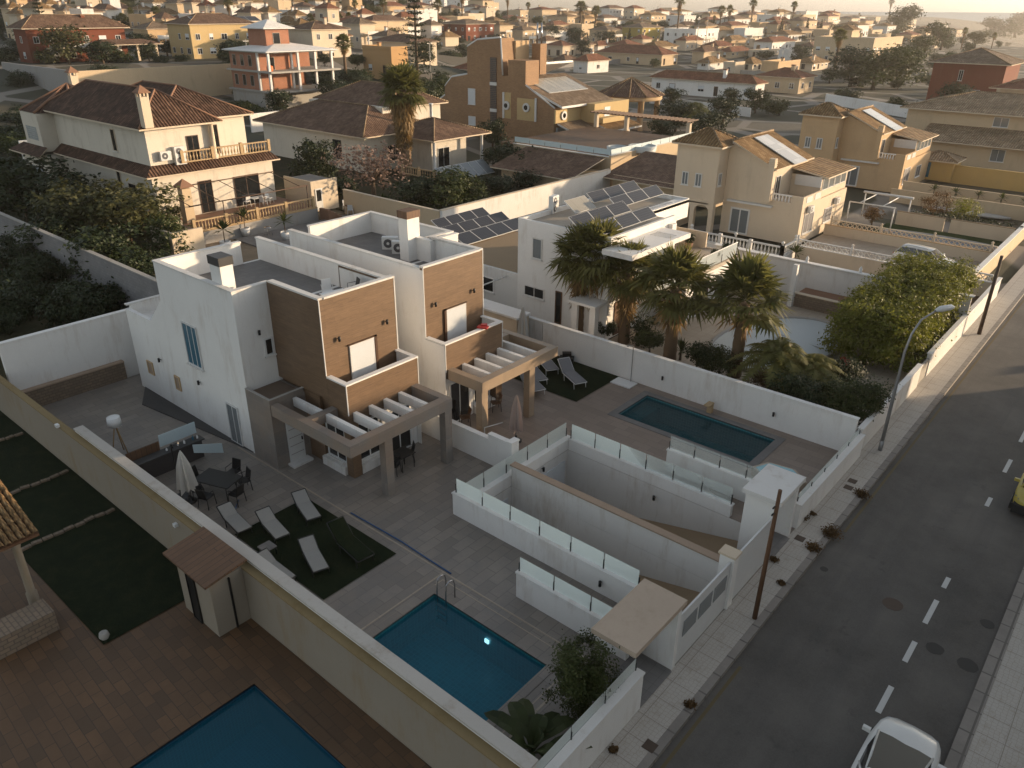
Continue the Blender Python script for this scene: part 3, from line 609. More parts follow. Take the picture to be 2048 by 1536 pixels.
for (px, py, r_, lab) in ((1785,1208,.33,'round rusty manhole cover in the road near the dashed lane line'),(1870,1297,.27,'dark oval tar patch right of the dashes, farther from the kerb'),(1935,1330,.3,'dark oval tar patch beside the right kerb'),(1975,1248,.22,'small dark road patch near the right kerb'),(1648,1138,.14,'small dark stain in the road near the pole')):
    x, y = G(px, py, -.15); solo('manhole_cover', MB().prism([(x+r_*math.cos(k*.35)*rng.uniform(.93,1.05), y+r_*math.sin(k*.35)*rng.uniform(.93,1.05)) for k in range(18)], -.152, -.144), M['rust' if 'rusty' in lab else 'tar'], lab, 'manhole cover')
for (px, py, lab) in ((1705,962,'upper brown drain cover set in the pavement by the lamp post'),(1697,975,'lower brown drain cover set in the pavement by the lamp post'),(1600,1077,'brown drain cover in the pavement beside the dark weeds'),(1300,1492,'brown square drain cover in the pavement near the bottom of the photo')):
    x, y = G(px, py, 0); solo('drain_cover', MB().box(x-.17,x+.17,y-.17,y+.17,-.003,.008), M['rust'], lab, 'drain cover')
for i, (px, py, r_, lab) in enumerate(((1663,1068,.42,'largest dark clump of weeds hanging over the kerb'),(1628,1097,.3,'dark clump of weeds on the kerb just below the largest one'),(1723,990,.33,'brown weeds at the kerb above the road patch'),(1603,1035,.3,'weeds growing at the foot of the white wall by the second porch'),(1625,1028,.15,'small weed on the pavement beside the second porch'),(1548,1120,.17,'small dark weed beside the leaning pole'),(1563,1167,.15,'small weed on the kerb near the leaning pole'),(1380,1410,.18,'small dark weed at the kerb near the bottom'),(1226,1500,.14,'small weed by the foot of the low white wall'))):
    x, y = G(px, py, 0); rn = random.Random(60+i); m_ = MB()
    for k in range(int(500*r_/.3)): leaf_quad(m_, Vector((x+rn.gauss(0,.38)*r_, y+rn.gauss(0,.38)*r_, abs(rn.gauss(0,.18))*r_*1.5-(.1 if x > -6.2 else 0))), Vector((rn.uniform(-1,1), rn.uniform(-1,1), .8)), .09, rn)
    tag(m_.build('weeds', M['leaf_brown'], None, (x, y, 0), uvs=False), lab, 'weeds')
# poles
b = P(1509, 1236, 0); t = P(1556, 981, 5.0); o = thing('utility_pole', 'rusty brown wooden pole standing at the kerb in front of the white gates', 'pole', b)
MB().tube([b+Vector((0,0,-.2)), b+Vector((.02,.02,2.5)), b+Vector((.03,.05,5.0))], [.085,.075,.062], 8).build('shaft', M['timber'], o)
for z in (4.2, 4.45): MB().tube([b+Vector((0,-.06,z)), b+Vector((0,-.2,z))], .03, 6).build('insulator', M['black'], o)
def street_lamp(b, h, reach, ang, label):
    o = thing('street_lamp', label, 'street lamp', b); b = Vector(b); d = Vector((math.cos(ang), math.sin(ang), 0))
    MB().tube([b+Vector((0,0,-.1)), b+Vector((0,0,h*.45)), b+Vector((0,0,h*.74)), b+Vector((0,0,h*.86))+d*.15, b+Vector((0,0,h*.95))+d*.5, b+Vector((0,0,h))+d*reach], [.085,.07,.055,.05,.045,.04], 8).build('post', M['galv'], o)
    e = b+Vector((0,0,h))+d*reach; MB().tube([e-d*.05, e+d*.25+Vector((0,0,.03)), e+d*.8+Vector((0,0,.04)), e+d*1.0+Vector((0,0,.02))], [.06,.14,.13,.05], 8).build('lamp_head', M['frame_white'], o)
    MB().tube([b+Vector((0,0,-.1)), b+Vector((0,0,.5))], .1, 8).build('base', M['galv'], o); return o
street_lamp((*G(1760,900), 0), 6.6, 1.25, R(62), 'tall curved grey street lamp with white head on the left pavement')
o = thing('utility_pole', 'rusty brown pole standing on the pavement beyond the street lamp', 'pole', (*G(1958,668), 0)); b = BASE[o]; MB().tube([b, b+Vector((0,0,5))], [.12,.09], 8).build('shaft', M['rust'], o)
# ------------------------------------------------------------------ pools and ramps
def pool(rect, depth, tile, watermat, label, wz=-.12, coping=None, cz=0.0, cw=.3, cat='swimming pool'):
    x0, x1, y0, y1 = rect; o = thing('swimming_pool', label, cat, ((x0+x1)/2, (y0+y1)/2, 0)); e = .001
    mb = MB(); mb.face([(x0,y0,-depth),(x1,y0,-depth),(x1,y1,-depth),(x0,y1,-depth)])
    for p, q in (((x0,y0),(x1,y0)),((x1,y0),(x1,y1)),((x1,y1),(x0,y1)),((x0,y1),(x0,y0))): mb.face([(*p,-depth),(*p,-.0),(*q,-.0),(*q,-depth)])
    mb.build('basin', M[tile], o); w_ = MB(); w_.face([(x0,y0,wz),(x1,y0,wz),(x1,y1,wz),(x0,y1,wz)]); w_.build('water_surface', M[watermat], o)
    c = MB(); c.box(x0-cw,x1+cw,y0-cw,y0,-.05,.022).box(x0-cw,x1+cw,y1,y1+cw,-.05,.022).box(x0-cw,x0,y0,y1,-.05,.022).box(x1,x1+cw,y0,y1,-.05,.022); c.build('coping', M[coping or 'patio_tile'], o); return o
o = pool(POOL1, 1.4, 'pool_blue', 'water', 'turquoise rectangular pool with chrome ladder on the grey patio')
for y in (-.02,): pass
for px in (0, .42):
    X = -15.05+px; MB().tube([(X,14.35,0),(X,14.36,.55),(X,14.3,.78),(X,14.1,.85),(X,13.95,.75),(X,13.93,.2),(X,13.93,-.9)], .024, 6).build('ladder_rail', M['steel'], o)
for z in (-.25,-.5,-.75): MB().box(-15.05,-14.63,13.86,13.95,z,z+.03).build('ladder_step', M['black'], o)
n_ = N('pool_lamp'); n_.col((.9,.95,1)); n_.b.inputs['Emission Color'].default_value = (.8,.95,1,1); n_.b.inputs['Emission Strength'].default_value = 1.3; M['pool_lamp'] = n_.m
MB().obox((-12.84,13.98,-.62), 0, .16, .05, .14).build('pool_light', M['pool_lamp'], o)
p2 = pool(POOL2, 1.3, 'pool_teal', 'water_dark', 'long dark teal pool beside the tall white boundary wall', coping='terrace_tile', cw=.38)
MB().box(-17.8,-17.1,29.1,31.75,-1.29,-.5).build('pool_steps', M['pool_teal'], p2)
x, y = G(1419, 825); o = thing('pool_fountain', 'small sandstone spout on the edge of the long teal pool', 'fountain', (x, y, 0)); MB().box(x-.12,x+.12,y-.12,y+.12,0,.5).build('pedestal', M['sandstone'], o); MB().box(x-.15,x+.15,y-.45,y+.1,.5,.56).build('spout', M['sandstone'], o)
o = pool(NPOOL, 1.6, 'pool_deep', 'water', 'deep blue pool on the brown tiled terrace at the bottom left corner', coping='terracotta_paving', cw=.35)
mb = MB()    # pale strips set in the patio
for a in ((-29,-9.5,14.98,15.05),(-15.86,-15.8,9.9,14.98),(-9.62,-9.55,9.9,15.05),(-15.6,-15.56,9.9,14.7),(-15.6,-9.8,14.7,14.74),(-9.84,-9.8,9.9,14.7)): mb.box(*a, .0, .006)
struct('patio_strip', mb, M['terrace_warm'])
struct('dark_strip', MB().prism([(-38,15.2),(-36.2,14.15),(-28.9,15.12),(-28.0,15.2)], .0, .05), M['slate_plinth'])  # added thin dark wedge, stands for an unexplained dark area by the house
solo('drain_cover', MB().box(-9.75,-9.3,28.55-.2,28.55+.15,0,.02), M['plastic_white'], 'small white skimmer lid beside the end of the teal pool', 'drain cover') 
mb = MB(); hp = [G(x_, y_) for x_, y_ in ((700,1028),(760,1062),(800,1085),(850,1118),(900,1150))]; mb.tube([(p[0], p[1]+.05, .03) for p in hp], .028, 5); solo('garden_hose', mb, M['hose_blue'], 'blue hose lying straight along the pale patio strip above the lawn', 'hose')
mb = MB(); hp = [G(x_, y_) for x_, y_ in ((478,1000),(470,1020),(480,1040),(476,1055))]; mb.tube([(*p, .03) for p in hp], .02, 5); solo('garden_hose', mb, M['hose_blue'], 'blue hose curling on the patio near the corner of the lawn', 'hose')
# ramps
def ramp(name, rect, xs0, wallmat, label, door):
    x0, x1, y0, y1 = rect; f = lambda x: min(-.16, max(-2.6, (x-xs0)*.227)); xk = xs0-2.6/.227
    mb = MB(); mb.face([(x0,y0,-2.6),(xk,y0,-2.6),(xk,y1,-2.6),(x0,y1,-2.6)]) if xk > x0 else None
    a = max(x0, xk); mb.face([(a,y0,f(a)),(x1,y0,f(x1)),(x1,y1,f(x1)),(a,y1,f(a))]); struct('garage_ramp', mb, M['brownwall'])
    o = thing('retaining_wall', label, 'wall', ((x0+x1)/2, (y0+y1)/2, -2.6)); m_ = MB()
    m_.face([(x0,y0,-2.6),(x1,y0,-2.6),(x1,y0,0),(x0,y0,0)][::-1]); m_.face([(x0,y1,-2.6),(x1,y1,-2.6),(x1,y1,0),(x0,y1,0)]); m_.face([(x0,y0,-2.6),(x0,y1,-2.6),(x0,y1,0),(x0,y0,0)][::-1]); m_.build('lining', M[wallmat], o)
    d = MB().box(x0+.01,x0+.06,y0+.25,y1-.25,-2.6,-.45).build('garage_door', M['shutter'], o); MB().box(x0+.061,x0+.075,(y0+y1)/2-.02,(y0+y1)/2+.02,-2.6,-.46).build('door_seam', M['black'], d)
ramp('r', RAMPL, -6.0, 'white2', 'white lining of the nearer sunken garage ramp', 1); ramp('r', RAMPR, -5.4, 'white2', 'white lining of the farther sunken garage ramp', 1)
def wall(name, rects, mat, label, cat='wall', cap=None, capmat='white', ov=.03, group=None, ct=.06):
    xs = [r_[0] for r_ in rects]; ys = [r_[2] for r_ in rects]; o = thing(name, label, cat, (sum(xs)/len(xs), sum(ys)/len(ys), rects[0][4]), group)
    m_ = MB(); c_ = MB()
    for r_ in rects:
        m_.box(*r_)
        c_.box(r_[0]-ov, r_[1]+ov, r_[2]-ov, r_[3]+ov, r_[5]+.001, r_[5]+ct)
    m_.build('wall', M[mat], o); c_.build('coping', M[capmat], o); return o
wall('retaining_wall', [(-18.05,-9.6,17.75,17.98,-.1,.95)], 'white', 'low white wall with glass panels along the near side of the near ramp')
glass_rail('glass_railing', [(-17.95,17.86),(-9.65,17.86)], 1.0, .62, 'glass railing on the near wall of the near garage ramp')
wall('retaining_wall', [(-18.05,-17.62,17.98,24.95,-.5,.5)], 'white', 'white wall across the deep end of both garage ramps')
glass_rail('glass_railing', [(-17.85,17.95),(-17.85,24.85)], .55, .68, 'glass railing across the deep end of both garage ramps')
wall('retaining_wall', [(-17.6,-7.9,20.76,20.99,-2.6,1.0)], 'white2', 'long white dividing wall with brown coping between the two ramps', capmat='coping_brown', ov=.05)
wall('retaining_wall', [(-17.6,-9.7,24.72,24.95,-2.6,.5)], 'white', 'long white wall along the far side of the far ramp')
glass_rail('glass_railing', [(-17.55,24.83),(-9.75,24.83)], .56, .7, 'glass railing on the far wall of the far garage ramp')
wall('garden_wall', [(-13.1,-8.7,15.75,15.95,0,1.0)], 'white', 'short white wall with glass beside the entrance path near the first porch')
glass_rail('glass_railing', [(-13.05,15.85),(-8.7,15.85)], 1.06, .55, 'glass railing on the short wall leading to the first porch')
wall('garden_wall', [(-13.4,-8.7,26.1,26.3,0,1.0)], 'white', 'short white wall with glass between the teal pool and the far ramp')
glass_rail('glass_railing', [(-13.35,26.2),(-8.7,26.2)], 1.06, .6, 'glass railing on the short wall beside the teal pool')
# boundary walls
wall('boundary_wall', [(-60,-7.5,9.28,9.5,-.2,2.05)], 'dirty_cream', 'long stained cream wall with ochre cap beside the brown terrace', capmat='ochre_cap')
wall('boundary_wall', [(-31.7,-7.5,9.531,9.85,-.1,2.2)], 'white2', 'long white wall on the left side of the first patio', capmat='capgrey')
o = wall('boundary_wall', [(-40.3,-40.05,9.85,20.0,-.1,3.5)], 'white', 'tall white wall behind the back patio above a stone bench'); 
o = thing('garden_bench', 'long rough stone bench wall at the foot of the tall back wall', 'bench', (-39.9,12.5,0)); MB().box(-40.04,-39.75,9.9,15.1,0,.95).build('base', M['stone_rough'], o); MB().box(-40.04,-39.7,9.9,15.1,.951,1.02).build('seat', M['coping_brown'], o)
wall('front_wall', [(-7.6,-7.4,9.5,14.5,-.2,1.35)], 'white', 'white front wall nearest the bottom of the photo beside the pavement')
glass_rail('glass_railing', [(-7.62,9.9),(-7.62,14.4)], 1.42, .42, 'glass railing on the nearest front wall beside the banana plant')
wall('front_wall', [(-7.6,-7.4,25.75,32.9,-.2,1.05)], 'white', 'white front wall between the second porch and the lamp post')
glass_rail('glass_railing', [(-7.62,25.9),(-7.62,32.8)], 1.11, .3, 'glass railing on the front wall by the hot tub')
wall('boundary_wall', [(-25.5,-7.8,32.75,32.95,-.2,1.75)], 'white', 'long white wall between the teal pool and the palm garden')
wall('boundary_wall', [(-40,-25.55,32.75,32.95,-.2,1.75)], 'white2', 'white wall behind the second villa next to the low white roof')
wall('dividing_wall', [(-24.2,-19.5,21.45,21.65,0,1.2),(-19.5,-18.3,21.45,21.65,0,1.45)], 'white', 'white wall between the two patios next to the pink parasol')
wall('dividing_wall', [(-18.3,-18.05,21.3,21.75,0,1.6)], 'white', 'white pillar at the end of the wall between the patios')
# porches and gates
plaster('sandy_top', (.46,.37,.29), .5)
def porch(name, x0, x1, y0, y1, label, a, b_):
    o = thing('porch', label, 'porch', ((x0+x1)/2, (y0+y1)/2, 0)); MB().box(x0,x1,y0,y1,2.45,2.62).build('roof', M['sandy_top' if y0 < 20 else 'white2'], o)
    for (p, q, r_, s_) in a: MB().box(p,q,r_,s_,-.1,2.449).build('wall', M['white'], o)
    MB().box(x0+.1,x1-.05,b_[0],b_[1],0,.01).build('doorstep', M['terrace_tile'], o); return o
porch('p', -8.8, -7.35, 13.85, 16.6, 'flat beige porch roof over the entrance beside the round dark bush', [(-8.7,-7.45,16.35,16.55),(-8.7,-8.55,16.0,16.34)], (14,16.3))
porch('p', -8.75, -7.3, 23.1, 25.3, 'flat pale porch roof over the entrance beside the hot tub', [(-8.65,-7.5,23.25,23.45),(-8.65,-7.45,25.05,25.25)], (23.5,25.0))
def gate(y0, y1, label, recess=True):
    o = thing('sliding_gate', label, 'gate', (-7.5, (y0+y1)/2, 0)); MB().box(-7.54,-7.48,y0,y1,-.1,1.95).build('panel', M['frame_white'], o)
    if recess:
        for i in range(3): a = y0+.25+i*(y1-y0-.3)/3; MB().box(-7.479,-7.465,a,a+(y1-y0)/3-.25,.95,1.55).build('inset_panel', M['pane_pale'], o)
    MB().box(-7.56,-7.42,y0,y1,-.14,-.02).build('track', M['terracotta_red'], o)
gate(16.6, 19.85, 'white metal gate with three inset panels beside the beige porch'); gate(20.25, 23.35, 'plain white metal gate behind the leaning brown pole', False)
o = thing('gate_pillar', 'cream pillar standing between the two white gates', 'pillar', (-7.7,20.05,0)); MB().box(-7.9,-7.4,19.86,20.24,-.1,2.1).build('shaft', M['white'], o); MB().box(-7.95,-7.35,19.8,20.3,2.101,2.18).build('cap', M['cream'], o)
# hot tub
o = thing('hot_tub', 'small pale blue hexagonal hot tub beside the front wall', 'hot tub', (-9.1,28.6,0)); q = [(-9.3+1.15*math.cos(i*1.047+.2), 28.4+.85*math.sin(i*1.047+.2)) for i in range(6)]
MB().prism(q, 0, .42, 0).build('shell', M['terrace_warm'], o); MB().prism([(-9.3+(x+9.3)*.86, 28.4+(y-28.4)*.86) for x, y in q], .421, .44).build('water_surface', M['pool_teal'], o); N('tubwater').col((.22,.42,.47)); M['tubwater'].node_tree.nodes['Principled BSDF'].inputs['Roughness'].default_value = .05; kids(o)[1].data.materials[0] = M['tubwater']
# lawns
def lawn(x0, x1, y0, y1, z, label): o = sheet('lawn', x0, x1, y0, y1, z, M['turf_dark']); return o
lawn(-23.3,-17.85,11.35,14.6,.03,''); lawn(-25.6,-20.1,28.75,32.7,.03,'')
# ------------------------------------------------------------------ the two white villas
def villa(mir, label):
    Y = (lambda y: 43.1-y) if mir else (lambda y: y)
    o = thing('white_villa', label, 'house', (-29, Y(18), 0)); W = M['white']; s = -1 if not mir else 1     # side facing out of plot
    def bx(mb, x0, x1, y0, y1, z0, z1, m=0, top=None): return mb.box(x0, x1, Y(y0), Y(y1), z0, z1, m, top)
    mb = MB()   # solid volumes
    bx(mb,-34.2,-27.75,15.2,20.68,0,6.5); bx(mb,-38.3,-34.21,15.2,20.68,0,3.9)
    ym = Y(15.2); prof = [(-38.3,3.9),(-34.21,3.9),(-34.21,5.7),(-35.75,4.3),(-38.3,4.3)]
    mb.wallpoly(prof, 'y', ym, ym-s*.2*1)
    bx(mb,-38.3,-38.1,15.4,20.68,3.9,4.5)
    for a in ((-34.2,-34.0,15.2,19.5,6.5,7.55),(-34.0,-27.95,15.2,15.4,6.5,7.55),(-27.95,-27.75,15.2,16.9,6.5,7.55),(-34.2,-27.7,20.48,20.68,6.5,7.55)): bx(mb, *a)
    mb.build('wall', W, o)
    cp = MB()
    for a in ((-34.23,-33.97,15.17,19.53,7.551,7.63),(-33.97,-27.98,15.17,15.43,7.551,7.63),(-27.98,-27.72,15.17,16.95,7.551,7.63),(-34.23,-24.4,20.45,20.71,7.551,7.63),(-27.6,-24.2,16.79,17.05,7.66,7.74),(-24.42,-24.16,17.05,20.71,7.66,7.74),(-38.33,-38.07,15.2,20.7,4.501,4.56)): bx(cp, *a)
    cp.build('coping', M['white2'], o)
    fl = MB(); bx(fl,-33.99,-27.96,15.41,20.47,6.501,6.51); bx(fl,-27.74,-24.5,17.05,20.47,6.501,6.51); fl.build('roof_terrace', M['terrace_tile'], o)
    wd = MB(); bx(wd,-27.74,-24.2,16.82,20.7,3.3,6.5); bx(wd,-27.74,-24.2,16.82,17.02,6.5,7.655); bx(wd,-24.4,-24.2,17.02,20.7,6.5,7.655); bx(wd,-27.74,-24.4,20.5,20.7,6.5,7.5)
    wd.build('wood_cladding', M['wood'], o)
    ed = MB()
    for x, y in ((-24.2,16.82),(-24.2,20.7),(-22.95,16.82),(-22.95,20.7)): z0, z1 = (4.4,7.65) if x < -24 else (3.0,4.32); ed.box(x-.02,x+.012,Y(y)-.02,Y(y)+.02,z0,z1)
    ed.build('corner_trim', M['frame_white'], o)
    bl = MB(); bx(bl,-24.19,-22.95,16.82,20.7,2.9,3.4); bx(bl,-24.19,-22.95,16.82,17.0,3.4,4.32); bx(bl,-24.19,-22.95,20.52,20.7,3.4,4.32); bx(bl,-23.13,-22.95,17.0,20.52,3.4,4.32)
    b_ = bl.build('balcony', M['wood'], o); c_ = MB(); bx(c_,-24.19,-22.93,16.8,17.04,4.321,4.39); bx(c_,-24.19,-22.93,20.5,20.72,4.321,4.39); bx(c_,-23.17,-22.93,17.04,20.5,4.321,4.39); c_.build('coping', M['white'], b_)
    l_ = MB(); bx(l_,-24.1,-23.14,20.505,20.519,3.41,4.31); bx(l_,-24.1,-23.14,17.001,17.015,3.41,4.31); bx(l_,-23.145,-23.131,17.02,20.5,3.41,4.31); l_.build('balcony_lining', M['white'], b_)
    gf = MB(); bx(gf,-27.74,-23.3,17.0,20.7,0,3.3); bx(gf,-26.1,-24.9,16.85,16.99,0,3.25); bx(gf,-23.3,-23.0,16.85,20.6,2.6,2.89); bx(gf,-23.4,-22.96,16.83,17.27,0,2.9); gf.build('ground_floor_wall', M['wood'], o)
    ws_ = MB(); bx(ws_,-27.74,-24.2,20.701,20.74,0,7.55); bx(ws_,-24.199,-22.97,20.701,20.74,0,4.3); ws_.build('side_render', W, o); li = MB(); bx(li,-27.7,-24.43,17.022,17.034,6.52,7.64); bx(li,-24.415,-24.402,17.035,20.44,6.52,7.64); bx(li,-27.6,-24.42,20.46,20.498,6.52,7.44); li.build('parapet_lining', W, o)
    rv = MB(); bx(rv,-23.299,-23.2,18.7,20.69,0,2.6); rv.build('white_bay', M['white'], o)
    sb = MB(); bx(sb,-27.74,-25.95,15.12,16.95,0,3.1); bx(sb,-27.74,-25.95,15.12,15.22,3.1,3.32); bx(sb,-26.05,-25.95,15.22,16.81,3.1,3.32); s1 = sb.build('stone_entrance', M['stone_clad'], o)
    t_ = MB(); bx(t_,-27.7,-26.06,15.23,16.8,3.101,3.115); t_.build('roof', M['dark_top'], s1); t_ = MB(); bx(t_,-27.74,-25.93,15.1,15.23,3.321,3.34); bx(t_,-26.06,-25.93,15.23,16.82,3.321,3.34); t_.build('coping', M['concrete'], s1)
    d = MB(); bx(d,-25.95,-25.9,15.72,16.5,.02,2.15); dd = d.build('front_door', M['frame_white'], o)
    for z in (.45,.85,1.25,1.65): q = MB(); bx(q,-25.899,-25.893,15.78,16.44,z,z+.015); q.build('door_groove', M['frame_brown'], dd)
    q = MB(); bx(q,-25.9,-25.84,16.38,16.42,1.0,1.15); q.build('handle', M['black'], dd); q = MB(); bx(q,-25.94,-25.5,15.6,16.6,0,.1); q.build('doorstep', M['white2'], o)
    # windows
    sd = 1 if not mir else -1
    def wn(axis, pos, a0, a1, z0, z1, out, **k):
        if axis == 'y': return window(o, 'y', Y(pos), a0, a1, z0, z1, out*sd, **k)
        return window(o, 'x', pos, Y(a0), Y(a1), z0, z1, out, **k)
    wn('x',-24.2,18.07,19.38,3.45,5.36,1,shutter=.82 if not mir else 1,sill=False,mats=('frame_white','pane')); wn('x',-27.75,16.32,16.73,4.43,5.22,1,mull=0)
    if not mir:
        wn('y',15.2,-32.5,-31.24,3.08,5.15,-1,mats=('frame_white','pane_blue'),mull=2); wn('y',15.2,-37.06,-36.47,1.16,1.87,-1,mats=('peach','coping_brown'),mull=0,sill=False); wn('y',15.2,-34.31,-33.82,1.14,1.89,-1,mats=('peach','coping_brown'),mull=0,sill=False); wn('y',15.2,-29.7,-28.75,0,2.0,-1,mats=('frame_white','pane_pale'),sill=False)
    wn('y',16.99,-24.8,-23.5,.45,2.3,-1,fr=.08); wn('x',-23.3,17.4,18.6,.45,2.3,1,fr=.08); wn('x',-23.2,18.95,20.3,.02,2.2,1,fr=.07,sill=False)
    for x0, x1, y0, y1 in ((-24.95,-23.4,16.7,16.985),(-23.28,-22.97,17.3,18.65)): q = MB(); bx(q,x0,x1,y0,y1,.0,.4); q.build('window_ledge', M['white2'], o)
    # pergola
    rv2 = MB(); bx(rv2,-24.199,-24.12,19.39,19.52,3.42,5.42); bx(rv2,-24.199,-24.12,18.0,19.52,5.37,5.42); rv2.build('reveal_strip', M['frame_brown'], o)  # added brown strips that stand for the dark reveal around the shutter
    pg = thing('pergola', None, None, (-22, Y(18), 0)); pg['label'] = 'stone pergola with white slats in front of the ' + ('second' if mir else 'first') + ' villa with wood cladding'; pg['category'] = 'pergola'
    SM = M['stone_clad'] if not mir else M['stone_beam']
    for a in ((-25.94,-21.2,15.15,15.5,2.62,3.12),(-21.2,-20.8,15.15,20.6,2.62,3.12),(-22.94,-21.2,20.25,20.6,2.62,3.12),(-24.0,-23.65,15.5,16.8,2.72,3.11)):
        q = MB(); bx(q,*a); q.build('beam', SM, pg)
    q = MB(); bx(q,-25.9,-21.2,16.2,16.38,2.7,3.08); q.build('white_beam', M['white'], pg)
    for y in (17.03,17.85,18.65,19.48): q = MB(); bx(q,-22.94,-21.2,y,y+.19,2.68,3.08); q.build('slat', M['white'], pg)
    for y in (16.85,20.2): q = MB(); bx(q,-21.2,-20.84,y,y+.4,0,2.62); q.build('column', SM, pg)
    nm = 'second' if mir else 'first'
    for (x, y, z, t_) in ((-24.2,17.55,5.85,'left of the shutter'),(-24.2,20.1,5.85,'right of the shutter')): wall_lamp((x, Y(y), z), 1, 0, f'small black wall lamp {t_ if not mir else t_.replace("left","L").replace("right","left").replace("L","right")} on the wood front of the {nm} villa')
    return o
villa(False, 'nearer white two storey villa with wood cladded corner and stone pergola'); villa(True, 'second white villa with wood cladding, behind the nearer one')
wall_lamp((-27.75,16.12,5.6), 1, 0, 'small black wall lamp above the tiny window of the first villa'); wall_lamp((-35.45,15.2,2.35), 0, -1, 'small black lamp on the long white side wall, left one'); wall_lamp((-31.79,15.2,2.3), 0, -1, 'small black lamp on the white side wall under the blue curtained window')
for x, y, nx, ny, t_ in ((-17.6,19.4,1,0,'end wall of the near ramp'),(-17.6,22.8,1,0,'end wall of the far ramp')): wall_lamp((x, y, -.1), nx, ny, f'small black lamp on the white {t_}')
for px, py, t_ in ((1327,707,'pale wall left of the shower pole, over the far lawn') ,(1327,755,'boundary wall behind the head of the teal pool'),(1549,827,'boundary wall near the far end of the teal pool')):
    x, z = PY(px, py, 32.75); wall_lamp((x, 32.74, max(.5,min(1.5,z))), 0, -1, f'small black lamp on the white {t_}') if t_[0] != 'p' else None
wall_lamp((-11.0, 17.74+.02-.0, .5), 0, -1, 'small black lamp on the near ramp wall facing the entrance path'); wall_lamp((-13, 24.7, -.5), 0, -1, 'small black lamp on the long inner wall of the far ramp')
# chimneys and roof things
def chimney(x0, x1, y0, y1, z0, z1, label, cm='slate_plinth'):
    o = thing('chimney', label, 'chimney', ((x0+x1)/2, (y0+y1)/2, z0)); MB().box(x0,x1,y0,y1,z0,z1-.36).build('stack', M['white'], o); MB().box(x0-.04,x1+.04,y0-.04,y1+.04,z1-.359,z1).build('cowl', M[cm], o)
chimney(-29.55,-28.75,15.42,16.0,6.51,8.75,'white chimney with grey cap on the roof edge of the first villa'); chimney(-28.85,-28.2,25.2,26.0,6.51,9.0,'white chimney with brown cap on the roof of the second villa','greywood')
wall('parapet', [(-28.3,-27.2,25.75,25.95,6.51,7.6),(-27.4,-27.2,25.95,27.7,6.51,7.6)], 'white', 'white L shaped parapet beside the second chimney')
ac_unit((-30.6,26.1,6.52), R(40), 'left air conditioner on the roof beside the second chimney'); ac_unit((-29.6,25.9,6.52), R(40), 'right air conditioner on the roof beside the second chimney')
table((-25.45,18.55,6.52), 1.1, .7, .72, 'plastic_white', 'frame_white', 'small white table on the roof terrace of the first villa', rz=R(80))
for i, (x, y, a, t_) in enumerate(((-26.6,19.0,2.6,'left back'),(-26.0,19.9,1.2,'right back'),(-25.3,17.5,-1.6,'near front'))): put('ch_d' if i == 1 else 'ch_w', (x, y, 6.52), a, 1, f'{"dark" if i == 1 else "white"} chair at the {t_} of the roof terrace table', 'chairs round the roof terrace table')
o = thing('clothes_rack', 'thin metal frame on the roof terrace of the second villa', 'rack', (-25.2,23.0,6.52)); 
for y in (22.8,23.3): MB().tube([(-25.6,y,6.52),(-25.6,y,6.95),(-25.2,y,6.95),(-25.2,y,6.52)], .012, 5).build('frame', M['galv'], o)
solo('towel', MB().obox((-23.05,25.0,4.395), .4, .5, .32, .07).obox((-23.1,25.15,4.465), .8, .3, .22, .05), M['red'], 'dark red towel lying on the balcony parapet of the second villa', 'towel')
# loungers, parasols, dining
lab = ['pale sun lounger at the top corner of the near lawn','pale sun lounger in the middle left of the near lawn','pale sun lounger nearest the pool on the near lawn','pale sun lounger at the left edge of the near lawn','pale lounger half hidden behind the white wall of the near lawn']
for i, (x, y, rz) in enumerate(((-23.2,14.2,-.28),(-23.2,12.55,-.16),(-20.5,12.6,-.33),(-24.6,11.75,-.1),(-21.0,11.0,.0))):
    put('lng_w', (x, y, .03), rz, .92, lab[i], 'pale sun loungers on the near lawn')
put('lng_d', (-20.2,13.7,.03), -.12, 1.1, 'dark sun lounger with thin frame on the right of the near lawn')
for i, (x, y, rz) in enumerate(((-22.7,31.0,-.45),(-24.4,30.0,-.5),(-24.7,31.5,-.55),(-23.8,28.9,-.45))): put('lng_g', (x, y, .03), rz, 1.12, ['grey mesh lounger on the right of the far lawn','grey mesh lounger second from the right on the far lawn','grey mesh lounger at the back of the far lawn','grey mesh lounger beside the pergola column on the far lawn'][i], 'grey mesh sun loungers on the far lawn')
table((-21.3,11.5,.03), .5, .5, .38, 'terrace_tile', 'darkmetal', 'small low grey table beside the loungers on the near lawn')
closed_umbrella((-26.6,11.4,0), 2.35, 'fabric_white', 'closed white parasol beside the dark dining table', r=.3); closed_umbrella((-19.87,23.74,0), 2.35, 'fabric_pink', 'closed pinkish parasol beside the second pergola', r=.26); closed_umbrella((-26.3,31.9,0), 2.7, 'fabric_white', 'closed cream parasol against the boundary wall behind the second pergola', r=.3)
o = thing('parasol_stand', 'dark cantilever post beside the closed white parasol', 'post', (-27.1,11.3,0)); MB().tube([(-27.1,11.3,0),(-27.1,11.3,2.5),(-26.62,11.4,2.7)], .035, 6).build('post', M['darkmetal'], o); MB().box(-27.4,-26.8,11.0,11.6,0,.06).build('base', M['darkmetal'], o)
table((-26.2,12.5,0), 1.7, 1.0, .75, 'black', 'darkmetal', 'dark dining table on the near patio beside the white parasol', rz=R(20))
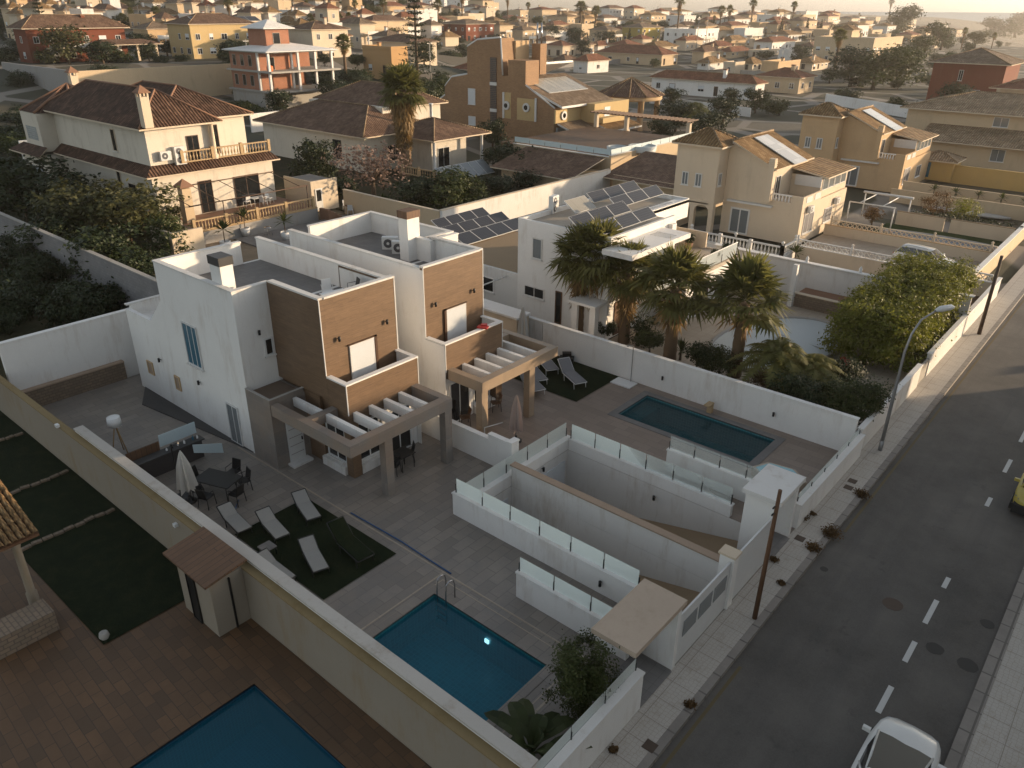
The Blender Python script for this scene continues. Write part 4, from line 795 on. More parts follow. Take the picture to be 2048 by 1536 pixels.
for i, (x, y, a) in enumerate(((-27.2,12.2,3.5),(-26.6,13.4,1.9),(-25.7,13.3,1.4),(-25.1,12.6,.3),(-25.8,11.7,-1.2),(-26.6,11.75,-1.8))): put('ch_d', (x, y, 0), a, 1.05, ['dark chair at the far left end of the dark dining table','dark chair on the back left of the dark dining table','dark chair on the back right of the dark dining table','dark chair at the right end of the dark dining table','dark chair on the near right of the dark dining table','dark chair nearest the white parasol at the dining table'][i], 'dark chairs around the dining table')
for i, (x, y) in enumerate(((-22.3,19.3),(-22.0,18.2))): put('ch_d', (x, y, 0), 1.0+i, 1, ['dark chair under the first pergola near its far column','dark chair under the first pergola near its middle column'][i], 'dark chairs under the first pergola')
table((-22.1,18.8,0), .8, .8, .74, 'black', 'darkmetal', 'dark table under the first pergola')
for i, (x, y) in enumerate(((-22.7,23.3),(-22.6,25.4))): put('ch_b', (x, y, 0), 1.0, 1, ['brown chair under the second pergola beside the glass door','brown chair under the second pergola at the back'][i], 'brown chairs under the second pergola')
o = thing('pool_heater', 'thin white bent rail beside the pink parasol', 'rail', (-20.3,22.7,0)); MB().tube([(-20.6,22.4,0),(-20.6,22.4,1.0),(-20.3,23.3,1.0)], .025, 6).build('rail', M['frame_white'], o)
o = thing('outdoor_kitchen', 'dark outdoor kitchen counter with a frosted glass screen on the near patio', 'kitchen counter', (-29.6,12.2,0)); MB().box(-29.75,-29.25,10.6,13.7,.86,.92).build('countertop', M['slate_plinth'], o); MB().box(-29.7,-29.35,10.7,13.6,0,.859).build('cabinet', M['kitchen_dark'], o); MB().box(-29.95,-29.9,10.6,12.0,.3,1.25).build('wooden_panel', M['greywood'], o); MB().box(-29.95,-29.92,12.05,13.7,.95,1.5).build('glass_screen', M['frosted'], o)
for i, (y, h) in enumerate(((12.1,.12),(12.35,.2),(12.6,.1),(12.9,.16),(13.3,.22),(13.5,.15))): solo('bottle', MB().lathe((-29.5,y,.921), [(.045,0),(.045,h*.6),(.015,h*.8),(.015,h)], 8), M[['plastic_white','pane','steel','plastic_white','pane_blue','plastic_white'][i]], ['white jar at the left end of the outdoor counter','dark bottle second on the outdoor counter','steel pot third on the outdoor counter','white jar fourth on the outdoor counter','blue bottle fifth on the outdoor counter','white bottle at the right end of the outdoor counter'][i], 'bottle')
solo('frosted_panel', MB().wallpoly([(13.0,.6),(14.3,.02),(14.3,.5),(13.0,1.0)], 'x', -29.0, -28.97), M['frosted'], 'leaning pale panel behind the outdoor kitchen', 'panel')
o = thing('floor_lamp', 'white drum lamp on wooden tripod legs beside the long white wall', 'lamp', (-32.3,11.3,0)); c = Vector((-32.3,11.3,0)); MB().lathe(c, [(.27,1.45),(.3,1.45),(.27,1.85),(.25,1.85),(.25,1.83)], 18).build('lamp_shade', M['plastic_white'], o)
for k in range(3): a = k*2.094+.4; MB().tube([c+Vector((math.cos(a)*.38,math.sin(a)*.38,0)), c+Vector((math.cos(a)*.04,math.sin(a)*.04,1.4))], .025, 6).build('leg', M['bamboo'], o)
o = thing('outdoor_shower', 'thin shower pole on a white tray beside the teal pool', 'shower', (-19.47,32.3,0)); MB().box(-20.1,-18.9,31.8,32.6,.0,.06).build('tray', M['plastic_white'], o); MB().tube([(-19.3,32.55,.06),(-19.3,32.55,2.1),(-19.45,32.3,2.2)], .022, 6).build('pipe', M['galv'], o); MB().lathe((-19.47,32.28,2.13), [(.0,.06),(.07,0),(0,0)], 10).build('shower_head', M['galv'], o)
solo('cushion', MB().obox((-23.4,32.3,.05), .5, .8, .5, .3).obox((-23.5,32.45,.35), .7, .5, .3, .2), M['black'], 'dark cushion pile at the back corner of the far lawn', 'cushion')
# plants on the plot
def bushbig(loc, r_, h, mat, n, ls, label, name='bush', seed=1, lobes=None, cat='bush'):
    rn = random.Random(seed); o = thing(name, label, cat, loc); m_ = trunk_mb(h*.5, .07, rn, 5, r_*.5); m_.v = [(p[0]+loc[0], p[1]+loc[1], p[2]+loc[2]) for p in m_.v]; m_.build('trunk', M['trunk'], o, uvs=False)
    L = lobes or [((rn.uniform(-.45,.45)*r_, rn.uniform(-.45,.45)*r_, h*rn.uniform(.5,.78)), r_*rn.uniform(.42,.62), .9) for _ in range(8)]
    m_ = crown(rn, L, n, ls); m_.v = [(p[0]+loc[0], p[1]+loc[1], p[2]+loc[2]) for p in m_.v]; m_.build('crown', M[mat], o, uvs=False); return o
bushbig((-8.55,13.25,0), 1.05, 2.75, 'leaf_mid', 15000, .08, 'dark rounded bush beside the beige porch roof above the pool', seed=3, lobes=[((-.35,-.25,1.0),.62,1),((.3,.3,1.1),.65,1),((0,0,1.9),.8,.95),((-.35,.35,1.7),.6,.9),((.35,-.35,1.8),.55,.9),((0,0,.6),.6,.8)])
o = thing('banana_plant', 'large leaved banana plant in the corner of the near patio', 'plant', (-8.55,11.0,0)); rn = random.Random(9)
for i in range(24):
    a = i*2.4; el = R(rn.uniform(25,84)); L = rn.uniform(1.2,1.9); d = Vector((math.cos(a)*math.cos(el), math.sin(a)*math.cos(el), math.sin(el))); s_ = Vector((-math.sin(a), math.cos(a), 0)); b = Vector((-8.55,11.0,.5)); pts = [b+d*L*t+Vector((0,0,-.45*L*t*t)) for t in (0,.25,.45,.65,.85,1.05,1.2)]; ws = [.015,.03,.16,.23,.22,.15,.0]; m_ = MB()
    for k in range(6):
        for sg in (-1,1): m_.face([pts[k], pts[k]+s_*sg*ws[k]+Vector((0,0,ws[k]*.3)), pts[k+1]+s_*sg*ws[k+1]+Vector((0,0,ws[k+1]*.3)), pts[k+1]][::sg], smooth=False)
    m_.build('leaf', M['leaf_banana'], o, uvs=False)
MB().tube([(-8.55,11.0,0),(-8.55,11.0,.5)], [.13,.08], 8).build('stem', M['trunk'], o)
sheet('flower_bed', -8.0, -7.62, 9.9, 14.4, .012, M['garden_soil'])
# ------------------------------------------------------------------ neighbour on the left
sheet('tiled_terrace', -26.7, -2.0, -6, 9.27, .004, M['terracotta_paving'], [NPOOL]); sheet('tiled_terrace', -45, -26.7, -6, 5.6, .003, M['terracotta_paving']); sheet('lawn', -58, -21.35, 5.6, 9.27, .03, M['turf_dark'])
for i, x in enumerate((-28.3,-32.5,-37.5)):
    rn = random.Random(i); m_ = MB()
    for k in range(9): m_.obox((x+rn.uniform(-.06,.06), 5.9+k*.38, .03), rn.uniform(-.2,.2), .16, .34, .08)
    solo('lawn_edging', m_, M['stone_rough'], ['row of edging stones nearest the brown terrace','middle row of edging stones across the dark lawn','farthest row of edging stones across the dark lawn'][i], 'edging')
o = thing('garden_shed', 'small cream shed with brown sloping roof against the cream wall', 'shed', (-20,8.6,0)); MB().box(-21.0,-18.95,8.15,9.27,0,2.1).build('wall', M['dirty_cream'], o); m_ = MB(); m_.wallpoly([(7.9,2.2),(9.36,2.42),(9.36,2.5),(7.9,2.28)], 'x', -21.25, -18.7); m_.build('roof', M['greywood'], o); window(o, 'y', 8.15, -20.4, -19.9, .0, 1.85, -1, mats=('black','black'), mull=0, sill=False, name='door', fr=.03); window(o, 'x', -18.95, 8.75, 8.8, .0, 2.0, 1, mats=('black','black'), mull=0, sill=False, name='door_gap', fr=.01)
solo('stone_pot', MB().lathe((-21.6,5.75,0), [(.09,0),(.16,.12),(.13,.26),(.1,.28),(0,.24)], 12), M['concrete'], 'small stone pot at the corner of the dark lawn', 'pot')
wl = PY(355, 1048, 9.28); solo('wall_light', MB().box(wl[0]-.08,wl[0]+.08,9.14,9.27,wl[1]-.06,wl[1]+.06), M['plastic_white'], 'small white light on the stained cream wall above the shed', 'lamp'); wl = PY(118, 850, 9.28); solo('wall_light', MB().box(wl[0]-.1,wl[0]+.1,9.14,9.27,wl[1]-.06,wl[1]+.06), M['plastic_white'], 'small white light on the stained cream wall far up the lawn', 'lamp')
# tiled pergola at the left edge, with real barrel tiles
o = thing('garden_pavilion', 'tiled garden pavilion with round column at the left edge', 'pavilion', (-26,4,0)); x1, y1 = -24.75, 5.65; m_ = MB(); rn = random.Random(4)
for j in range(14):       # rows run down towards +x (eave x1)
    yy = y1-.1-j*.2
    for i in range(9):
        xa = x1-i*.36+rn.uniform(-.02,.02); xb = xa-.42; za = 2.62+i*.115; zb = za+.135; k = 6; ring = []
        for (x_, z_, r_) in ((xa,za,.095),(xb,zb,.075)): ring.append([(x_, yy+math.cos(math.pi*t/k)*r_, z_+math.sin(math.pi*t/k)*r_*.9) for t in range(k+1)])
        m_.raw(ring[0]+ring[1], [(t,t+1,t+k+2,t+k+1) for t in range(k)], 0, True)
m_.build('roof_tiles', M['tile_gold'], o); m_ = MB(); m_.wallpoly([(x1-.02,2.5),(x1-3.3,3.55),(x1-3.3,3.62),(x1-.02,2.58)], 'y', 2.7, y1-.02); m_.build('roof', M['timber'], o)
MB().lathe((-24.95,4.95,0), [(.17,0),(.17,.5),(.13,.55),(.12,2.3),(.16,2.45),(.16,2.55)], 14).build('column', M['dirty_cream'], o); q = MB().box(-24.0,-23.1,3.0,5.0,0,.75); q.build('stone_counter', M['stone_rough'], o)
# ------------------------------------------------------------------ houses: shared kit
def ridgecaps(o, hips, r=.1, mat='tile_pale'):
    m_ = MB()
    for a, b in hips:
        if (Vector(a)-Vector(b)).length > .2: m_.tube([Vector(a)+Vector((0,0,.02)), Vector(b)+Vector((0,0,.02))], r, 5)
    m_.build('ridge_tiles', M[mat], o)
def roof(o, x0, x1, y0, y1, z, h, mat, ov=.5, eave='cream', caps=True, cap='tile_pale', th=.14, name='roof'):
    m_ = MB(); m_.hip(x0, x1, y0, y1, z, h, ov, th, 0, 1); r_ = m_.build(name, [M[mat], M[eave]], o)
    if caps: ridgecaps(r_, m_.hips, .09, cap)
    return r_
def shed(o, pts, mat, th=.12, name='roof', eave=None):   # sloped quad roof slab, pts ccw from above
    m_ = MB(); m_.face(pts); m_.face([(p[0],p[1],p[2]-th) for p in pts[::-1]], 1)
    for i in range(len(pts)): a, b = pts[i], pts[(i+1) % len(pts)]; m_.face([(a[0],a[1],a[2]-th),(b[0],b[1],b[2]-th),b,a], 1)
    return m_.build(name, [M[mat], M[eave or 'cream']], o)
def panels(o, p0, yv, xv, nx, ny, mat='solar', name='solar_panel', gap=.04, frame=True):  # p0 corner, yv along row, xv down slope (full vectors for one module)
    p0, yv, xv = Vector(p0), Vector(yv), Vector(xv); n_ = yv.cross(xv).normalized(); n_ = n_ if n_.z > 0 else -n_
    for i in range(nx):
        for j in range(ny):
            a = p0+yv*i+xv*j; g1 = yv.normalized()*gap; g2 = xv.normalized()*gap; q = [a+g1+g2, a+yv-g1+g2, a+yv-g1+xv-g2, a+g1+xv-g2]
            if (q[1]-q[0]).cross(q[2]-q[1]).z < 0: q = q[::-1]
            f = MB(); b = [v-n_*.05 for v in q]; big = [v+(v-(a+yv/2+xv/2))*.03 for v in q]
            f.face(big); f.face([v-n_*.06 for v in big[::-1]]); [f.face([big[k]-n_*.06, big[(k+1)%4]-n_*.06, big[(k+1)%4], big[k]]) for k in range(4)]
            pn = f.build(name, M['frame_white'], o); g = MB(); g.face([v+n_*.004 for v in q]); g.build('glass', M[mat], pn)
def railcol(o, x, y, z0, z1, r, mat, name='column'): MB().lathe((x,y,z0), [(r*1.25,0),(r*1.25,.12),(r,.18),(r*.9,z1-z0-.2),(r*1.25,z1-z0-.1),(r*1.25,z1-z0)], 10).build(name, M[mat], o)
# ------------------------------------------------------------------ white solar house
o = thing('solar_house', 'white modern house with rows of solar panels on flat roof behind the palms', 'house', (-27,40,0)); m_ = MB()
m_.box(-30.5,-23.6,36.4,43.6,0,6.0).box(-30.5,-26.2,43.6,48.6,0,6.0); m_.box(-30.5,-23.6,36.4,36.6,6.0,6.3).box(-23.8,-23.6,36.6,43.6,6.0,6.3).box(-30.5,-30.3,36.6,48.6,6.0,6.3).box(-30.3,-25.4,48.4,48.6,6.0,6.3).box(-25.6,-25.4,43.6,48.4,6.0,6.25)
m_.build('wall', M['white'], o); t_ = MB().box(-30.3,-23.8,36.6,43.6,6.001,6.02).box(-30.3,-26.2,43.6,48.4,6.001,6.02); t_.build('roof', M['terrace_warm'], o)
m_ = MB()   # canopy frame with slots
m_.box(-23.59,-21.6,35.5,36.6,5.55,5.85).box(-21.9,-21.6,36.6,42.0,5.55,5.85).box(-23.59,-23.3,36.6,42.0,5.55,5.85).box(-23.3,-21.9,40.9,42.0,5.55,5.85)
for i in range(3): m_.box(-23.3,-21.9,37.9+i*.0,39.9,5.55,5.85) if i == 0 else None
for i in range(6): m_.box(-23.3,-21.9,39.95+i*.16,40.02+i*.16,5.6,5.84)
m_.build('canopy', M['white'], o); m_ = MB().box(-26.2,-25.4,43.7,48.6,6.02,6.2).box(-25.59,-25.4,43.6,48.6,5.0,5.99)
for i in range(8): m_.box(-26.1,-25.6,44+i*.4,44.1+i*.4,6.2,6.26)
m_.build('canopy', M['white'], o)
m_ = MB().box(-26.2,-21.3,37.5,48.5,2.85,3.1).box(-26.2,-21.25,48.5,48.75,2.9,3.18); m_.build('terrace', M['terrace_warm'], o); MB().box(-24.4,-23.4,43.0,43.35,3.11,5.6).box(-23.61,-23.3,42.8,43.3,3.11,5.9).build('column', M['white'], o); MB().box(-26.2,-23.7,48.45,48.6,3.11,4.2).build('terrace_wall', M['cream'], o)
window(o,'x',-23.6,40.4,42.6,3.15,5.4,1,mats=('frame_brown','pane_pale'),shutter=0,mull=2,sill=False); window(o,'x',-23.6,38.0,39.2,3.15,5.3,1,mats=('frame_brown','pane'),shutter=.5)
window(o,'y',36.4,-29.3,-28.55,4.0,5.3,-1,mats=('white2','pane_pale'),mull=0); window(o,'y',36.4,-29.9,-28.3,1.45,2.15,-1,mats=('white2','pane')); window(o,'y',36.4,-27.4,-26.9,.2,2.3,-1,mats=('timber','pane'),mull=0,sill=False,name='door')
window(o,'x',-23.6,37.2,37.9,.1,2.2,1,mats=('timber','timber'),name='door',sill=False,mull=0); MB().box(-25.3,-24.9,35.2,35.4,0,2.4).box(-24.0,-23.6,35.2,35.6,0,2.4).box(-25.4,-23.5,35.0,36.39,2.4,2.55).build('porch', M['white'], o)
MB().box(-23.59,-21.6,42.2,48.4,0,2.84).build('lower_wall', M['white'], o); window(o,'x',-21.6,43.5,45.2,.1,2.3,1,mats=('frame_brown','pane'))
for x0, z0, x1, z1, y, n in ((-26.7,7.0,-25.95,6.45,36.4,3),(-24.75,6.95,-24.0,6.42,36.3,3),(-29.7,7.0,-29.0,6.45,42.4,3),(-27.75,7.0,-27.0,6.45,42.2,3)): panels(o, (x0,y,z0), (0,1.93,0), (x1-x0,0,z1-z0), n, 1)
panels(o, (-29.3,39.4,7.05), (0,2.2,0), (1.05,0,-.65), 1, 1, 'solar_pale', 'solar_collector')
for y in (36.6,39.4,42.0): MB().tube([(-26.6,y,6.95),(-26.6,y,6.03)], .03, 5).tube([(-24.7,y,6.9),(-24.7,y,6.03)], .03, 5).build('panel_stand', M['galv'], o)
x, y = G(1107,425,6.03); ac_unit((x, y, 6.03), R(100), 'tall double air conditioner on the roof of the solar house', True, .8, .55)
glass_rail('glass_railing', [(-21.4,37.6),(-21.4,48.45)], 3.1, .85, 'glass railing with metal handrail along the terrace of the solar house', top=True, pitch=2)
for i, (px, py) in enumerate(((1377,497),(1428,525),(1450,512),(1318,600))):
    x, y = G(px, py, 3.11) if i < 3 else (-21.8, 39.5); flowerpot((x, y, 3.11), 1.25 if i == 0 else 1.0, 'bush', ['potted dark bush on the terrace of the solar house','potted plant at the rail of the solar house, left one','potted plant at the far end of the rail of the solar house','potted plant at the near end of the rail of the solar house'][i])
o = thing('low_white_building', 'low white wing with three rows of dark solar panels beside the palms', 'house', (-36,40,0)); MB().box(-42,-30.51,36.5,45,0,2.4).box(-42,-30.51,36.5,36.7,2.4,2.62).build('wall', M['white2'], o); MB().box(-41.9,-30.52,36.71,45,2.401,2.43).build('roof', M['brownwall'], o)
for k in range(3):
    zt = 3.9-.42*k; c = P(*[(861,440),(881.5,454.5),(905,470.5)][k], zt); e = P(*[(971,415),(1006.8,423),(1036,436)][k], zt); b = P(*[(869.6,450),(903,466),(940,488)][k], zt-.5); n = 4; panels(o, c, (0,(e.y-c.y)/n,0), (max(.9,b.x-c.x),0,-.5), n, 1)
window(o,'y',36.5,-34.6,-32.6,.9,1.9,-1,mats=('white','pane')); window(o,'y',36.5,-37.6,-36.4,.9,1.9,-1,mats=('white','pane'))
for i in range(2): x, y = G((1037,1085)[i],(563,574)[i],2.3); pp = MB().tube([(-33.6+i*2.2,32.9,2.3),(-33.6+i*2.2,36.4,2.35)], .05, 5); solo('pergola_beam', pp, M['white'], ['left','right'][i]+' white beam spanning from the low white roof to the boundary wall','beam')
o = thing('wood_shed', 'small cream lean-to with dark slot beside the second villa', 'shed', (-28,31.6,0)); MB().box(-30.5,-26.5,31.6,32.7,0,2.0).build('wall', M['cream'], o); MB().box(-30.6,-26.4,31.5,32.74,2.0,2.12).build('roof', M['white'], o)
# ------------------------------------------------------------------ palm garden
sheet('garden_paving', -23.5, -7.65, 33.0, 51.5, .01, M['terrace_warm']); sheet('flower_bed', -24, -9, 33.0, 36.2, .03, M['garden_soil'])
PM = [fan_palm(4.35, 71, 40, 1.95, 60, .28), fan_palm(3.6, 72, 36, 2.0, 24, .25), fan_palm(3.5, 73, 34, 2.0, 8, .23)]
for i, (px, py, k, s, lab) in enumerate(((1160,664,0,1.08,'fan palm with lit trunk, leftmost of the palms by the solar house'),(1190,668,0,1.16,'tall fan palm with hanging dead fronds, second by the solar house'),(1247,684,0,1.0,'fan palm with dark trunk, third by the solar house'),(1338,722,1,1.22,'fan palm with bright upright fronds in front of the terrace rail'),(1468,752,2,1.25,'fan palm with spreading fronds between the terrace and the covered pool'))):
    if i == 0: PR['np0'] = Proto(PM[0], '', 'palm tree'); PR['np1'] = Proto(PM[1], '', 'palm tree'); PR['np2'] = Proto(PM[2], '', 'palm tree')
    x, y = G(px, py); put(f'np{k}', (x, y, 0), i*1.3, s, lab)
PR['fe'] = Proto(feather_palm(1.5, 74, 34, 1.8, .12), '', 'palm tree'); x, y = G(1545,790); put('fe', (x, y, 0), 0, 1.45, 'feathery palm with arching fronds beside the covered pool'); put('fe', (x+1.6, y+.5, 0), 2, 1.2, 'smaller feathery palm on the right of the covered pool')
x, y = G(1637,800); put('yucca', (x, y, 0), 0, 1.7, 'spiky yucca in front of the tall hedge near the red toy'); x, y = G(1360,720); put('yucca', (x, y, 0), 1, 1.1, 'spiky plant at the wall between the palms'); x, y = G(1060,600); put('yucca', (x, y, 0), 1, 1.2, 'spiky plant at the corner of the solar house'); x, y = G(1100,610); put('yucca', (x, y, 0), 2, 1.1, 'spiky plant beside the door of the solar house')
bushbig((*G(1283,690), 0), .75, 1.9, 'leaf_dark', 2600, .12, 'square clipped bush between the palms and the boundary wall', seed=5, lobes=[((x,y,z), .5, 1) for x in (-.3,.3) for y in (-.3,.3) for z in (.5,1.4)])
bushbig((*G(1415,745), 0), 1.2, 1.6, 'leaf_mid', 3200, .12, 'loose green bush behind the wall below the bright palm', seed=6); bushbig((*G(1525,790), 0), .95, 1.5, 'leaf_brown', 2600, .11, 'round brownish bush below the spreading palm', seed=7); bushbig((*G(1600,815), 0), 1.3, 1.5, 'leaf_dark', 2800, .12, 'dark bush spilling over the white wall', seed=8)
for i_, (px_, r__, h_, m__, t__) in enumerate(((1300,.9,1.5,'leaf_mid','between the second and third palm'),(1395,1.0,1.7,'leaf_dark','under the bright palm beside the terrace rail'),(1440,1.0,1.5,'leaf_mid','between the bright palm and the spreading palm'),(1570,1.1,1.8,'leaf_mid','below the feathery palms'),(1210,.7,1.2,'leaf_dark','at the feet of the leftmost palms'))): bushbig((*G(px_, 735+(px_-1400)*.35, .3), 0), r__, h_, m__, 2600, .12, 'leafy shrub behind the boundary wall, '+t__, name='shrub', seed=30+i_)
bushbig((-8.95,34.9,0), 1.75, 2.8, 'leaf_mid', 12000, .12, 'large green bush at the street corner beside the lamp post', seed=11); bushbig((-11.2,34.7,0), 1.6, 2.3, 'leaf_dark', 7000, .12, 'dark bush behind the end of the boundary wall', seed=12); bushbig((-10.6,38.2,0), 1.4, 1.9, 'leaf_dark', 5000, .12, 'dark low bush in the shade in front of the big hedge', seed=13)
hl = [((x, y, z), rr, .8) for x, y, z, rr in [(-10.5+dx, 43.6+i*1.45, 2.55+(.25 if i > 3 else 0), 1.15) for i in range(9) for dx in (-1.5,-.5,.5,1.5)] + [(-10.5+dx, 43.1+i*1.5, 1.3, 1.15) for i in range(8) for dx in (-1.6,-.5,.6,1.5)]]
rn = random.Random(14); o = thing('hedge', 'huge golden green clipped hedge leaning over the street pavement', 'hedge', (-10.6,48.5,0)); m_ = MB()
for i in range(6): m_.tube([(-10.6+(i%2)*.8,43.3+i*2.1,0),(-10.8+(i%2)*.8,43.4+i*2.1,1.8)], [.16,.1], 6)
m_.build('trunk', M['trunk'], o, uvs=False); crown(rn, hl, 90000, .17, 60, .17).build('crown', M['leaf_gold'], o, uvs=False)
o = thing('pool_cover', 'pale oval pool cover behind the palms', 'pool cover', (-15.5,43.5,0)); n = 40; prof = []
m_ = MB(); c0 = (-15.6,43.0); rg = [[(c0[0]+math.cos(t*6.283/n)*3.1*k+math.sin(t*6.283/n)*.6*k, c0[1]+math.sin(t*6.283/n)*5.2*k, .35*(1-k*k)+.06) for t in range(n)] for k in (1,.75,.5,.25,.02)]
m_.raw([p for r_ in rg for p in r_], [(j*n+t, j*n+(t+1)%n, (j+1)*n+(t+1)%n, (j+1)*n+t) for j in range(4) for t in range(n)], 0, True); n_ = N('cover_blue'); n_.col((.42,.46,.47)); n_.rough(.5); m_.build('cover', M['cover_blue'], o)
m_ = MB(); m_.tube([(*p[:2], .05) for p in rg[0]]+[(*rg[0][0][:2], .05)], .14, 6); m_.build('rim', M['concrete'], o)
for i in range(1): solo('cover_seam', MB().tube([(c0[0]-2.6,c0[1]+.4,.22),(c0[0],c0[1]+.4,.42),(c0[0]+2.6,c0[1]+.4,.22)], .02, 4), M['concrete'], 'thin seam rope lying across the pale pool cover', 'rope')
solo('toy', MB().lathe((*G(1687,738), .0), [(.25,0),(.35,.3),(.3,.6),(0,.7)], 10).lathe((*G(1683,748), .0), [(.2,0),(.22,.35),(0,.45)], 8), M['red'], 'red toy half hidden under the hedge near the pool cover', 'toy')
wall('boundary_wall', [(-24.5,-7.6,51.8,52.0,0,2.5)], 'white2', 'pale blue white boundary wall behind the covered pool', capmat='white', ov=.12)
for i, px in enumerate((1628,1727)): x, y = G(px, (515,540)[i], 2.6); solo('finial', MB().lathe((x,51.9,2.56), [(.14,0),(.1,.1),(.12,.25),(.03,.42),(0,.44)], 8), M['white'], ['left','right'][i]+' pointed finial on the wall behind the covered pool','finial')
o = thing('gate_post', 'white post with low wall behind the covered pool', 'post', (-17.7,49.5,0)); MB().box(-17.85,-17.55,49.6,49.9,0,2.9).build('post', M['white'], o)
o = thing('planter_wall', 'rough stone planter wall along the back of the covered pool', 'planter', (-14,50,0)); MB().box(-17.5,-8.5,49.9,50.15,0,.9).build('stone_face', M['stone_rough'], o); MB().box(-17.5,-8.5,50.151,51.7,0,.86).build('soil_bed', M['terracotta'], o); MB().box(-17.55,-8.5,49.85,50.2,.901,.96).build('coping', M['cream'], o)
o = thing('swing_seat', 'garden swing seat with brown arched canopy against the pale wall', 'swing seat', (-21.4,49.7,0)); m_ = MB()
for k in range(6):
    a0, a1 = math.pi*k/6, math.pi*(k+1)/6; m_.face([(-21.4-1.5*math.cos(a0),48.9,1.9+.3*math.sin(a0)),(-21.4-1.5*math.cos(a1),48.9,1.9+.3*math.sin(a1)),(-21.4-1.5*math.cos(a1),50.3,1.9+.3*math.sin(a1)),(-21.4-1.5*math.cos(a0),50.3,1.9+.3*math.sin(a0))][::-1])
m_.build('canopy', M['timber'], o); MB().box(-22.5,-20.3,49.3,49.9,.45,.55).box(-22.5,-20.3,49.85,49.95,.55,1.1).build('seat', M['fabric_grey'], o)
for x in (-22.8,-20.0):
    for y in (48.95,50.25): MB().tube([(x,y,0),(x,y,1.9)], .03, 5).build('leg', M['black'], o)
wall('front_wall', [(-7.75,-7.55,33.0,42.2,-.2,1.25),(-7.75,-7.55,43.9,61.5,-.2,1.3)], 'white2', 'long pale front wall under the big hedge beside the pavement'); gp = thing('gate', 'small pale gate in the front wall beside the hedge', 'gate', (-7.65,43,0)); MB().box(-7.7,-7.6,42.25,43.85,0,1.1).build('panel', M['concrete'], gp)
